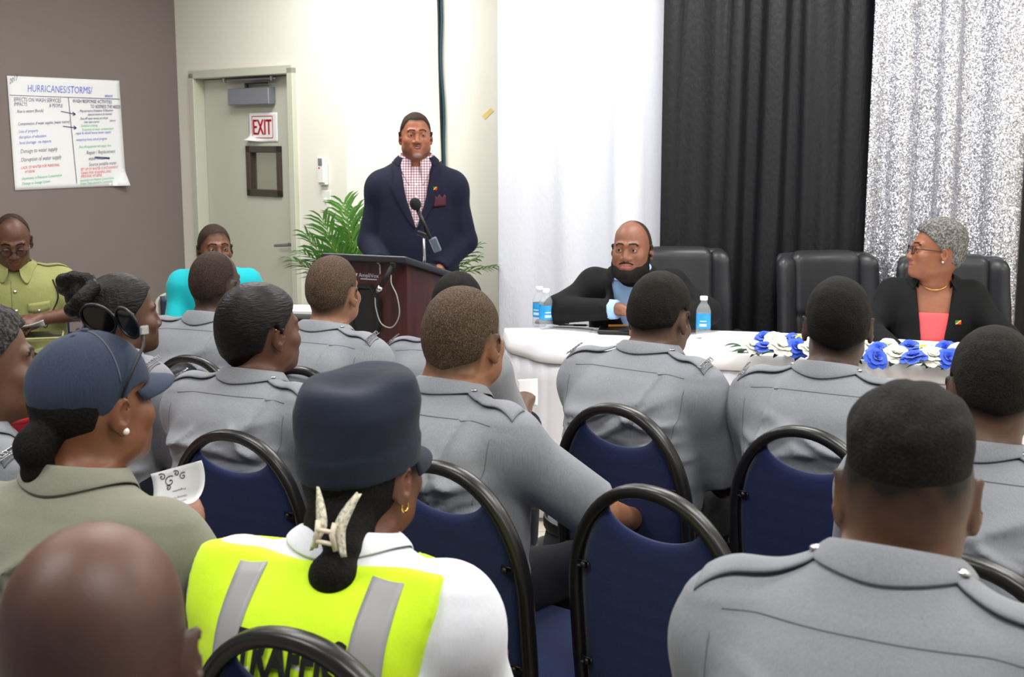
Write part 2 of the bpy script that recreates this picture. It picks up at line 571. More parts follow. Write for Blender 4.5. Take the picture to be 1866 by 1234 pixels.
M = {}
M['skin'] = mat('skin', C(110, 70, 50), rough=0.48, attr=True, var=0.10, varscale=55, bump=(240, 0.25, 0.0009), spec=0.45)
_nt, _b = nodes_of(M['skin'])
_a = next(n_ for n_ in _nt.nodes if n_.type == 'ATTRIBUTE')
_m = _nt.nodes.new('ShaderNodeMath'); _m.operation = 'MULTIPLY'; _m.inputs[1].default_value = 0.45     # hair of brows and stubble is not glossy
_nt.links.new(_a.outputs['Alpha'], _m.inputs[0]); _nt.links.new(_m.outputs[0], _b.inputs['Specular IOR Level'])
M['grey_cloth'] = cloth_mat('grey_uniform_cloth', C(126, 129, 136), rough=0.7, sheen=0.08)
M['khaki_cloth'] = cloth_mat('khaki_green_cloth', C(140, 142, 88))
M['olive_knit'] = cloth_mat('olive_polo_knit', C(126, 126, 112), weave=0.05)
M['teal_cloth'] = cloth_mat('teal_cloth', C(16, 172, 184), weave=0.03)
M['navy_suit'] = cloth_mat('navy_suit_cloth', C(17, 21, 42), weave=0.12, sheen=0.02)
M['black_suit'] = cloth_mat('black_suit_cloth', C(11, 12, 14), weave=0.1, sheen=0.02)
M['navy_trouser'] = cloth_mat('dark_navy_trouser_cloth', C(15, 17, 27), sheen=0.03)
M['blue_shirt'] = cloth_mat('light_blue_shirt_cloth', C(160, 196, 240), weave=0.05)
M['white_cloth_shirt'] = cloth_mat('white_shirt_cloth', C(226, 228, 236), weave=0.03)
M['coral'] = cloth_mat('coral_cloth', C(236, 92, 96), weave=0.04)
M['red_cloth'] = cloth_mat('red_cloth', C(150, 24, 38), weave=0.05)
M['vest'] = cloth_mat('fluorescent_yellow_cloth', C(205, 240, 40), weave=0.03)
M['reflective'] = mat('reflective_grey_tape', C(150, 150, 152), rough=0.45, spec=0.4)
M['vest_edge'] = mat('fluorescent_binding', C(214, 250, 40), rough=0.7)
M['plaid'] = plaid_mat('checked_shirt_cloth')
M['maroon'] = mat('maroon_pocket_square', C(70, 16, 34), rough=0.7, var=0.3, varscale=60)
M['navy_cap'] = cloth_mat('navy_cap_cloth', C(26, 32, 48), weave=0.06, wr=0.2, sheen=0.05)
M['blue_cap'] = cloth_mat('slate_blue_cap_mesh', C(43, 53, 73), weave=0.16, sheen=0.05, bumpd=0.001, wr=0.05)
M['hair_black'] = hair_mat('black_cropped_hair', C(8, 7, 7), C(34, 30, 28))
M['hair_dark'] = hair_mat('dark_cropped_hair', C(13, 11, 10), C(42, 34, 29))
M['hair_brown'] = hair_mat('brown_cropped_hair', C(52, 41, 33), C(120, 98, 80), scale=300, dist=0.003)
M['hair_thin'] = hair_mat('thin_cropped_hair', C(36, 27, 23), C(78, 60, 50), scale=300, dist=0.002)
M['hair_slick'] = hair_mat('slick_black_hair', C(14, 12, 13), C(30, 26, 27), scale=60, rough=0.42, dist=0.004, stretch=(1, 0.35, 2.6))
M['hair_braid'] = hair_mat('braided_black_hair', C(8, 7, 8), C(34, 29, 28), scale=1.0, rough=0.42, dist=0.006, stretch=(130, 16, 130))
M['hair_salt'] = hair_mat('grey_and_black_curly_hair', C(30, 28, 28), C(92, 90, 90), scale=120, dist=0.012)
M['hair_grey'] = hair_mat('grey_curly_hair', C(74, 72, 70), C(176, 174, 170), scale=130, dist=0.010)
M['beard'] = hair_mat('black_beard', C(17, 14, 13), C(44, 36, 32), scale=320)
M['goatee'] = hair_mat('grey_goatee', C(104, 92, 88), C(178, 168, 164), scale=320, dist=0.003)
M['eye'] = mat('eye', C(200, 190, 180), rough=0.2, attr=True, spec=0.6)
M['teeth'] = mat('teeth', C(214, 206, 196), rough=0.3)
M['silver'] = mat('silver_metal', C(200, 200, 204), rough=0.25, metal=1.0, bump=(300, 0.3, 0.001))
M['gold'] = mat('gold_metal', C(226, 184, 96), rough=0.25, metal=1.0)
M['pearl'] = mat('pearl', C(238, 232, 222), rough=0.2, coat=0.6)
M['black_plastic'] = mat('black_plastic', C(20, 20, 22), rough=0.4)
M['black_matte'] = mat('black_matte', C(14, 14, 15), rough=0.75, var=0.2, varscale=40)
M['seam'] = mat('seam_thread', C(100, 103, 110), rough=0.9)
M['dark_lining'] = mat('dark_lining', C(52, 56, 66), rough=0.9)
M['belt'] = mat('black_belt_leather', C(14, 14, 16), rough=0.4)
M['shoe'] = mat('black_shoe_leather', C(12, 12, 13), rough=0.3)
M['green_enamel'] = mat('green_enamel', C(30, 120, 66), rough=0.3)
M['red_enamel'] = mat('red_enamel', C(206, 44, 40), rough=0.3)
M['yellow_enamel'] = mat('yellow_enamel', C(232, 190, 40), rough=0.3)
M['paper'] = mat('white_paper', C(236, 237, 240), rough=0.8)
M['ink_black'] = mat('black_ink', C(40, 40, 52), rough=0.8)
M['claw'] = mat('speckled_claw_clip', C(222, 214, 196), rough=0.35, var=0.0)
M['lens_dark'] = mat('dark_lens', C(10, 8, 11), rough=0.12, spec=0.3)
M['lens_clear'] = mat('clear_lens', (1, 1, 1, 1), rough=0.03, trans=1.0, ior=1.05, alpha=0.25)
M['frame_dark'] = mat('dark_spectacle_frame', C(48, 26, 34), rough=0.3)

# ------------------------------------------------------------------ people
def head_field(q, o, ears=True):
    """distance to a head; +Y is the face, the eyes lie at z = 0; q in the head's own frame"""
    w = o.get('wide', 1.0); jw = o.get('jaw', 1.0)
    d = el(q, (0, -0.014, 0.030), (0.0755 * w, 0.0985, 0.088))
    d = smin(d, el(q, (0, -0.030, -0.010), (0.070 * w, 0.075, 0.075)), 0.03)
    d = smin(d, el(q, (0, 0.030, -0.040), (0.060 * jw * w, 0.066, 0.073)), 0.035)
    d = smin(d, el(q, (0, 0.052, -0.080), (0.043 * jw, 0.043, 0.040)), 0.03)
    ax = np.abs(q[:, 0]); qm = q.copy(); qm[:, 0] = ax
    d = smin(d, el(qm, (0.042, 0.060, -0.030), (0.024, 0.024, 0.022)), 0.022)
    d = smin(d, el(qm, (0.050 * jw, 0.020, -0.072), (0.016, 0.03, 0.022)), 0.03)
    d = smin(d, rc(qm, (0.008, 0.088, 0.020), (0.042, 0.074, 0.021), 0.010, 0.008), 0.016)
    d = smax(d, -el(qm, (0.0315, 0.099, -0.003), (0.018, 0.017, 0.0115)), 0.012)
    lid = el(qm, (0.0315, 0.0765, 0.000), (0.0165, 0.0145, 0.0135))
    lid = smax(lid, -el(qm, (0.0315, 0.093, -0.0015), (0.0135, 0.011, o.get('lid', 0.0050))), 0.002)
    d = smin(d, lid, 0.006)
    d = smin(d, rc(q, (0, 0.086, 0.010), (0, 0.106, -0.034), 0.0085, 0.0125), 0.012)
    d = smin(d, el(qm, (0.0145, 0.098, -0.0375), (0.0105, 0.0115, 0.0085)), 0.007)
    d = smax(d, -el(qm, (0.008, 0.101, -0.0475), (0.0045, 0.007, 0.004)), 0.003)
    d = smin(d, el(q, (0, 0.083, -0.066), (0.032, 0.016, 0.022)), 0.014)
    mo = o.get('mouth', 0.0)
    lz = -0.0665
    d = smin(d, rc(qm, (0.000, 0.0985, lz + 0.006 + mo), (0.021, 0.089, lz + 0.001), 0.0062, 0.004), 0.005)
    d = smin(d, rc(qm, (0.000, 0.0975, lz - 0.008 - mo), (0.019, 0.089, lz - 0.002), 0.0072, 0.004), 0.005)
    if mo > 0:
        d = smax(d, -el(q, (0, 0.100, lz - 0.001), (0.017, 0.016, 0.003 + mo)), 0.003)
    else:
        d = smax(d, -rc(qm, (0, 0.107, lz - 0.0005), (0.023, 0.095, lz - 0.001), 0.0026, 0.0022), 0.003)
    d = smin(d, el(q, (0, 0.082, -0.098), (0.024, 0.019, 0.017)), 0.018)
    if not ears: return d
    # ears
    es = o.get('ear', 1.0); eo = 0.0755 * w
    R = rotz(-0.45) @ rotx(-0.18)
    qq = qm - np.array([eo + 0.004, -0.014, -0.012])
    e = el(qq, (0.004, 0, 0), (0.0085, 0.0185 * es, 0.0315 * es), R)
    e = smax(e, -el(qq, (0.0105, 0.006, 0.003), (0.0065, 0.011 * es, 0.019 * es), R), 0.004)
    e = smin(e, el(qq, (0.002, 0.012, -0.004), (0.006, 0.006, 0.008)), 0.004)
    e = smin(e, el(qq, (0.002, 0.004, -0.030 * es), (0.006, 0.009, 0.009)), 0.006)
    d = smin(d, e, 0.006)
    return d
def hair_edge(q, line):
    """signed height above the hairline: line = [(azimuth from the face in degrees, z), ...]"""
    az = np.degrees(np.abs(np.arctan2(q[:, 0], q[:, 1] + 0.012)))
    return q[:, 2] - np.interp(az, [l[0] for l in line], [l[1] for l in line])
LINE_MAN = [(0, 0.078), (28, 0.074), (46, 0.050), (58, 0.030), (72, 0.020), (80, -0.012), (90, -0.006), (98, 0.022), (112, 0.010), (122, -0.036), (180, -0.058)]
LINE_HIGH = [(0, 0.086), (46, 0.066), (72, 0.036), (98, 0.040), (122, 0.030), (180, 0.026)]
LINE_BALD = [(0, 0.135), (60, 0.120), (75, 0.066), (85, 0.030), (98, 0.030), (112, 0.020), (122, -0.030), (180, -0.055)]
LINE_WOMAN = [(0, 0.074), (30, 0.068), (55, 0.042), (75, 0.012), (84, -0.010), (92, 0.000), (100, 0.020), (112, 0.008), (122, -0.045), (180, -0.075)]

def hand_prims(f, wrist, d, n, side, curl=0.4, spread=0.10, s=1.0, k=0.004, thumb=0.7):
    """a hand: palm, four fingers with knuckles of unequal length, a thumb from the side of the palm"""
    d = unit(d); n = unit(np.array(n, float) - d * np.dot(n, d)); l = np.cross(d, n) * side
    wr = np.asarray(wrist, float)
    R = np.stack([l, d, n], 1)
    f.el(wr + d * 0.046 * s, (0.040 * s, 0.052 * s, 0.0155 * s), R, 0.012)
    f.rc(wr - d * 0.01, wr + d * 0.035 * s, 0.026 * s, 0.022 * s, 0.014)
    L = [0.068, 0.078, 0.074, 0.058]
    for i in range(4):
        u = (-0.030 + 0.020 * i) * s
        b = wr + d * (0.082 - 0.004 * abs(i - 1.3)) * s - l * u
        a = -(i - 1.5) * spread
        dd = unit(d * math.cos(a) - l * (-math.sin(a)) * 1.0)
        p = b - d * 0.02 * s; r = 0.0088 * s * (0.9 if i == 3 else 1.0)
        ang = curl * 0.5
        f.rc(p, b, r * 1.15, r * 1.1, 0.006)
        p = b
        for j, fr in enumerate((0.45, 0.31, 0.24)):
            ax = unit(dd * math.cos(ang) - n * math.sin(ang))
            q = p + ax * L[i] * fr * s
            f.rc(p, q, r, r * 0.92, k); p = q; r *= 0.92
            ang += curl * (0.75 if j == 0 else 0.6)
    t0 = wr + d * 0.022 * s + l * 0.026 * s
    t1 = t0 + unit(l * thumb + d * 0.75 - n * 0.25) * 0.042 * s
    t2 = t1 + unit(l * thumb * 0.45 + d * 0.9 - n * 0.3) * 0.030 * s
    t3 = t2 + unit(l * thumb * 0.15 + d * 0.95 - n * 0.35) * 0.024 * s
    f.rc(t0, t1, 0.015 * s, 0.0115 * s, 0.012); f.rc(t1, t2, 0.0112 * s, 0.0100 * s, k); f.rc(t2, t3, 0.0098 * s, 0.0082 * s, k)

class Person:
    pass
ZS = [0.40, 0.46, 0.56, 0.66, 0.80, 0.92, 1.00, 1.05, 1.09, 1.13]
def figure(name_label, head, body_yaw, head_yaw, hpitch=0.0, hroll=0.0, skin=(96, 62, 45), stand=False, lean=0.05, wdt=1.0,
           girth=1.0, hs=1.0, fwd=0.055, neck=0.135, sh=1.0, arms=None, seat=0.485, ho=None, hair=None, shirt='grey_cloth', sleeve='short',
           group=None, res=0.009, hres=0.0042, nap=None, dx=0.0, stubble=None, bare=True, legs=True, folds=(), seed=0, collar='fold',
           vneck=None, trouser='navy_trouser', eyes=False, brow=None, hands=False, lipc=None, handfine=None, neckr=1.0, shirtres=0.0075, slr=(0.070, 0.062),
           flat=1.0, hunch=0.0, hem=None, thigh=0.0, sdrop=0.0):
    """one person.  head = the point of the room at the centre of the head; the rest of the body hangs from it"""
    p = Person()
    ho = dict(ho or {})
    head = np.asarray(head, float)
    Rb = rotz(body_yaw)
    if stand:
        hz = head[2]
        nbz = hz - neck * hs
        pel = 0.0
        cyf = lambda z: lean * np.clip((np.asarray(z) - 0.9) / 0.6, 0, 2) ** 1.4
    else:
        hz = head[2]
        nbz = hz - neck * hs
        cyf = lambda z: lean * np.clip((np.asarray(z) - 0.48) / (nbz - 0.48), 0, 1.3) ** 1.35
    # section table from the hips to the neck
    if stand:
        z0, zb = 0.80, 0.42
        zs = [0.80, 0.90, 1.00, 1.10, 1.24, 1.34, 1.41, 1.455, 1.49, 1.53]
        k = nbz / 1.49
        zs = np.array(zs) * k
    else:
        k = (nbz - seat) / (1.09 - 0.46)
        zs = seat + (np.array(ZS) - 0.46) * k
    A = np.array([.185, .198, .192, .178, .178, .196, .186, .140, .074, .058]) * wdt
    B = np.array([.125, .140, .138, .128, .122, .126, .112, .088, .064, .056]) * girth
    A[2:5] *= (0.6 + 0.4 * girth)
    YO = np.array([0.0, 0.0, .012, .018, .006, -.004, -.012, -.014, -.008, 0.0])
    YO[2:5] += (girth - 1) * 0.10
    YO[5:8] -= hunch * np.array([0.5, 1.0, 0.9])
    zf = np.linspace(zs[0], zs[-1], 60)
    def spl(y):
        # smooth interpolation of the section table
        v = np.interp(zf, zs, y)
        for _ in range(4): v[1:-1] = (v[:-2] + 2 * v[1:-1] + v[2:]) / 4
        return v
    Af, Bf, Yf = spl(A), spl(B), spl(YO)
    nb = np.array([0, float(cyf(nbz)) + 0.004, nbz])
    hc = nb + np.array([dx, fwd * hs, neck * hs])
    origin = head - Rb @ np.array([hc[0], hc[1], 0]); origin[2] = 0
    p.origin = origin; p.yaw = body_yaw
    Rh = rotz(head_yaw - body_yaw) @ rotx(hpitch) @ roty(hroll)
    p.Rh, p.hc, p.hs, p.nb = Rh, hc, hs, nb
    p.root = empty('person', origin, body_yaw, name_label, 'person', group)
    H = lambda v: hc + Rh @ (np.asarray(v, float) * hs)     # head frame -> figure frame
    p.H = H
    def head_d(P_):
        return head_field(((P_ - hc) @ Rh) / hs, ho) * hs
    def torso(off):
        n = 2.3
        def g(P_):
            z = P_[:, 2]
            a = np.interp(z, zf, Af) + off; b = np.interp(z, zf, Bf) * flat + off
            y = P_[:, 1] - cyf(z) - np.interp(z, zf, Yf)
            e = (np.abs(P_[:, 0] / a) ** n + np.abs(y / b) ** n) ** (1 / n)
            d = (e - 1) * np.minimum(a, b)
            return np.maximum(d, np.maximum(z - zs[-1] - off, zs[0] - off - z))
        ym = float(np.max(np.abs(cyf(zf)))) + 0.06
        return g, (-Af.max() - off, -Bf.max() * flat - off - 0.05 - ym * 0, zs[0] - off), (Af.max() + off, Bf.max() * flat + off + ym + 0.05, zs[-1] + off)
    zsh = nbz - 0.088 * k - sdrop
    sw = 0.178 * wdt * sh
    S = {}; E = {}; Wr = {}
    arms = dict(arms or {})
    for sd in (-1, 1):
        S[sd] = np.array([sd * sw, float(cyf(zsh)) - 0.010 - hunch * 0.7 + arms.get('sy', 0.0), zsh])
        if stand:
            e = np.array([sd * (sw + 0.045), S[sd][1] + 0.02, zsh - 0.31 * k]); w = e + np.array([-sd * 0.03, 0.14, -0.21])
        else:
            e = np.array([sd * (sw + arms.get('ex', 0.065)), S[sd][1] + 0.10, zsh - 0.265]); w = np.array([sd * 0.12, e[1] + 0.22, seat + 0.185])
        key = 'L' if sd < 0 else 'R'
        for q_ in ('e', 'w'):
            if key + q_ + 'W' in arms: arms[key + q_] = Rb.T @ (np.asarray(arms[key + q_ + 'W'], float) - origin)
        if key + 'e' in arms: e = np.array(arms[key + 'e'], float)
        if key + 'w' in arms: w = np.array(arms[key + 'w'], float)
        E[sd], Wr[sd] = e, w
    p.S, p.E, p.Wr, p.zsh, p.sw = S, E, Wr, zsh, sw
    p.zs, p.cyf, p.zf, p.Af, p.Bf, p.Yf, p.k = zs, cyf, zf, Af, Bf, Yf, k
    hb = H((0, -0.026, -0.062))
    nr = 0.055 * neckr
    def add_trunk(f, off, slv=None, armoff=0.0):
        g, lo, hi = torso(off)
        f.add(g, lo, hi, 0.03)
        for sd in (-1, 1):
            f.rc((sd * 0.035, nb[1] - 0.016 - hunch * 0.5, nbz - 0.050), S[sd] + np.array([-sd * 0.02, 0, 0.006]), 0.046 + off, 0.052 + off, 0.05)
            f.el(S[sd] + np.array([sd * 0.012, 0, -0.018]), (0.060 * wdt + off, 0.062 + off, 0.076 + off), None, 0.04)
    # ---- body: one continuous skin
    fb = Field()
    add_trunk(fb, 0.0)
    ar = (0.6 + 0.4 * wdt)
    for sd in (-1, 1):
        fb.rc(S[sd] + np.array([sd * 0.01, 0, -0.02]), E[sd], 0.052 * ar, 0.040 * ar, 0.03)
        fb.rc(E[sd], Wr[sd], 0.041 * ar, 0.026, 0.02)
        hd = arms.get('Lh' if sd < 0 else 'Rh')
        if hd is None: hd = dict(d=Wr[sd] - E[sd] + np.array([0, 0, 0.03]), n=(0, 0.1, 1), curl=0.45)
        hand_prims(fb, Wr[sd], hd['d'], hd['n'], hd.get('side', -sd), hd.get('curl', 0.45), hd.get('spread', 0.08), hd.get('s', 1.0), thumb=hd.get('thumb', 0.6))
    fb.rc(nb + np.array([0, -0.012, -0.02]), hb, 0.058 * neckr, nr, 0.03)
    fb.rc(nb + np.array([0, 0.015, 0.0]), H((0, 0.01, -0.085)), 0.046 * neckr, 0.042 * neckr, 0.03)
    if ho.get('nape'):                      # rolls at the back of a heavy neck
        for z, y, r in ho['nape']:
            fb.el(H((0, y, z)), (0.062 * hs * r, 0.030 * hs, 0.016 * hs), Rh, 0.012)
    fb.add(head_d, hc - 0.155 * hs, hc + 0.155 * hs, ho.get('blend', 0.022))
    p.fb = fb; p.add_trunk = add_trunk
    lo, hi = fb.bounds(0.03)
    fine = [(hc - 0.14 * hs, hc + 0.14 * hs, hres)]
    if hands:
        for sd in (-1, 1):
            if handfine and sd not in handfine: continue
            fine.append((Wr[sd] - 0.13, Wr[sd] + 0.13, 0.0048))
    V, Q = surface(fb, lo, hi, 0.013, fine)
    q = ((V - hc) @ Rh) / hs
    base = np.array([lin(c) for c in skin])
    col = np.tile(base, (len(V), 1))
    inhead = np.all(np.abs(q) < 0.16, axis=1)
    lc = np.array([lin(c) for c in (lipc or (min(skin[0] * 1.05, 255), skin[1] * 0.92, skin[2] * 0.98))])
    lm = np.clip(1.6 - (((q[:, 0] / 0.0255) ** 2 + ((q[:, 2] + 0.0675) / (0.0135 + ho.get('mouth', 0))) ** 2)) * 1.3, 0, 1) * (q[:, 1] > 0.08) * inhead
    col = col * (1 - lm[:, None]) + lc * lm[:, None]
    bc = np.array([lin(c) for c in (brow or (18, 11, 8))])
    axx = np.abs(q[:, 0])
    zb_ = 0.0245 + 0.0025 * np.sin(np.clip((axx - 0.012) / 0.036, 0, 1) * math.pi) - 0.004 * (axx > 0.042)
    bm = np.clip(1.5 - (np.abs(q[:, 2] - zb_) / 0.0042) ** 2, 0, 1) * (axx > 0.011) * (axx < 0.050) * (q[:, 1] > 0.05) * inhead * 0.92
    col = col * (1 - bm[:, None]) + bc * bm[:, None]
    nz = wob(seed + 11, 9, 60, 300)
    gloss = 1.0 - 0.92 * bm
    for hd in ((hair if isinstance(hair, list) else [hair]) if hair else []):
        if hd.get('fade'):
            fw = hd['fade']; ln = hd.get('line', LINE_MAN); s_ = np.array([lin(c) for c in hd.get('fadecol', (34, 27, 23))])
            m_ = np.clip((hair_edge(q, ln) + fw) / fw, 0, 1) ** hd.get('fpow', 1.0) * np.clip(1 + 0.25 * nz(V), 0, 1.2) * inhead * (hd.get('mask') is None)
            m_ = np.clip(m_, 0, 1)
            col = col * (1 - m_[:, None]) + s_ * m_[:, None]
            gloss = gloss * (1 - 0.5 * m_)
    if stubble:
        for (fn, sc, amt) in stubble:
            s_ = np.array([lin(c) for c in sc])
            m_ = np.clip(fn(q) * (1 + 0.35 * nz(V)), 0, 1) * inhead * amt
            col = col * (1 - m_[:, None]) + s_ * m_[:, None]
    if bare:
        pinkish = np.clip(0.5 + 0.5 * wob(seed + 3, 6, 8, 30)(V), 0, 1)
        col = col * (0.93 + 0.14 * pinkish[:, None])
    p.body = mk('body', V, Q, M['skin'], p.root, True, np.concatenate([col, gloss[:, None]], 1))
    # ---- hair of short or shaped kind: a shell that grows out of the head
    if hair:
        for hd in (hair if isinstance(hair, list) else [hair]):
            t = hd.get('t', 0.005); line = hd.get('line', LINE_MAN); soft = hd.get('soft', 0.012)
            wv = wob(seed + 5, 10, hd.get('f0', 90), hd.get('f1', 260)); wa = hd.get('wave', 0.0012)
            ext = Field()
            for e_ in hd.get('extra', []): e_(ext, H, Rh, hs)
            mask = hd.get('mask')
            def hf(P_, cull=True, hd=hd, t=t, line=line, soft=soft, wv=wv, wa=wa, ext=ext, mask=mask):
                qh = ((P_ - hc) @ Rh) / hs
                ho2 = ho
                d = smin(head_field(qh, ho2, False) * hs, rc(P_, nb + np.array([0, -0.012, -0.02]), hb, 0.060 * neckr, nr), 0.022)
                h = mask(qh) if mask else hair_edge(qh, line)
                tt = t(qh) if callable(t) else t
                g = np.clip(h / soft, -1, 1)
                gg = np.clip(g, 0, 1)
                th = np.where(g > 0, tt * gg * (2 - gg), 0.012 * g) - 0.0008
                d = d - th
                if ext.items: d = smin(d, ext(P_, cull), hd.get('k', 0.010))
                return d - wa * wv(P_) * (1.0 if mask else np.clip(g * 1.5, 0, 1))
            e = hd.get('pad', 0.15) * hs
            lo_, hi_ = hc - e - np.array([0, 0.02, 0.02]), hc + e
            if ext.items:
                l2, h2 = ext.bounds(0.02); lo_ = np.minimum(lo_, l2); hi_ = np.maximum(hi_, h2)
            V, Q = surface(hf, lo_, hi_, hd.get('res', 0.0042))
            # keep only what lies outside the skin
            outd = fb(V) > -0.0035
            keep = outd[Q].any(1)
            Q = Q[keep]; used, inv = np.unique(Q, return_inverse=True)
            mk(hd.get('name', 'hair'), V[used], inv.reshape(-1, 4), M[hd.get('m', 'hair_black')], p.root)
    # ---- eyes
    if eyes:
        gaze = np.array(ho.get('gaze', (0, 1, 0)), float)
        for sx in (-1, 1):
            mb = MB().sphere((0, 0, 0), 0.0128 * hs, 14)
            v = np.array(mb.V); g = Rh @ unit(gaze)
            c_ = (v / (0.0128 * hs)) @ g
            col = np.tile(np.array([lin(c) for c in (186, 172, 160)]), (len(v), 1))
            col[c_ > 0.86] = [lin(c) for c in (34, 20, 14)]
            o = mk('eye', v + H((sx * 0.0315, 0.0768, -0.0005)), mb.F, M['eye'], p.root, True, col)
    # ---- shirt
    if shirt:
        p.fs = shirt_field(p, add_trunk, sleeve, folds, seed, hem, stand, wdt, girth, vneck, slr)
        fsh = p.fs
        lo, hi = fsh.bounds(0.03)
        V, Q = surface(fsh, lo, hi, shirtres)
        p.shirt = mk(p_names.get(shirt, 'shirt'), V, Q, M[shirt], p.root)
    # ---- trousers, belt, shoes
    if legs:
        f = Field()
        K = {}; An = {}
        if stand:
            g, lo, hi = torso(0.012)
            zt = zs[2] + 0.02
            f.add(lambda P_: np.maximum(g(P_), P_[:, 2] - zt), lo, (hi[0], hi[1], zt), 0.02)
            for sd in (-1, 1):
                K[sd] = np.array([sd * 0.10, 0.02, 0.50]); An[sd] = np.array([sd * 0.11, -0.01, 0.10])
                f.rc((sd * 0.09, 0.0, zs[0] + 0.02), K[sd], 0.095, 0.068, 0.04); f.rc(K[sd], An[sd], 0.068, 0.052, 0.02)
        else:
            g, lo, hi = torso(0.010)
            zt = seat + 0.135
            f.add(lambda P_: np.maximum(g(P_), P_[:, 2] - zt), lo, (hi[0], hi[1], zt), 0.02)
            for sd in (-1, 1):
                K[sd] = np.array([sd * (0.13 + thigh), 0.44, seat + 0.055]); An[sd] = np.array([sd * (0.14 + thigh), 0.42, 0.11])
                f.rc((sd * 0.095, 0.03, seat + 0.088), K[sd], 0.088 * (0.5 + 0.5 * girth), 0.064, 0.04); f.rc(K[sd], An[sd], 0.064, 0.050, 0.02)
        wv = wob(seed + 21, 7, 12, 40)
        f.post.append(lambda P_, d: d - 0.003 * wv(P_))
        lo, hi = f.bounds(0.03)
        V, Q = surface(f, lo, hi, 0.014)
        mk('trousers', V, Q, M[trouser], p.root)
        for sd in (-1, 1):
            f = Field()
            a = An[sd]
            f.rc(a + np.array([0, -0.02, -0.06]), a + np.array([0, 0.0, 0.0]), 0.042, 0.046, 0.03)
            f.rc(a + np.array([0, -0.02, -0.067]), a + np.array([sd * 0.015, 0.16, -0.068]), 0.040, 0.036, 0.03)
            f.add(lambda P_: -P_[:, 2] + 0.002, (-9, -9, -9), (9, 9, 9), 0.004, 'i')
            f.items[-1] = (f.items[-1][0], np.array([-9., -9, -9]), np.array([9., 9, 9]), 0.004, 'i')
            lo = a - np.array([0.08, 0.10, 0.13]); hi = a + np.array([0.08, 0.24, 0.08])
            V, Q = surface(f, lo, hi, 0.010)
            mk('shoe', V, Q, M['shoe'], p.root)
    p.torso = torso
    if collar == 'fold': fold_collar(p, M[shirt])
    return p
p_names = {'vest': 'vest'}
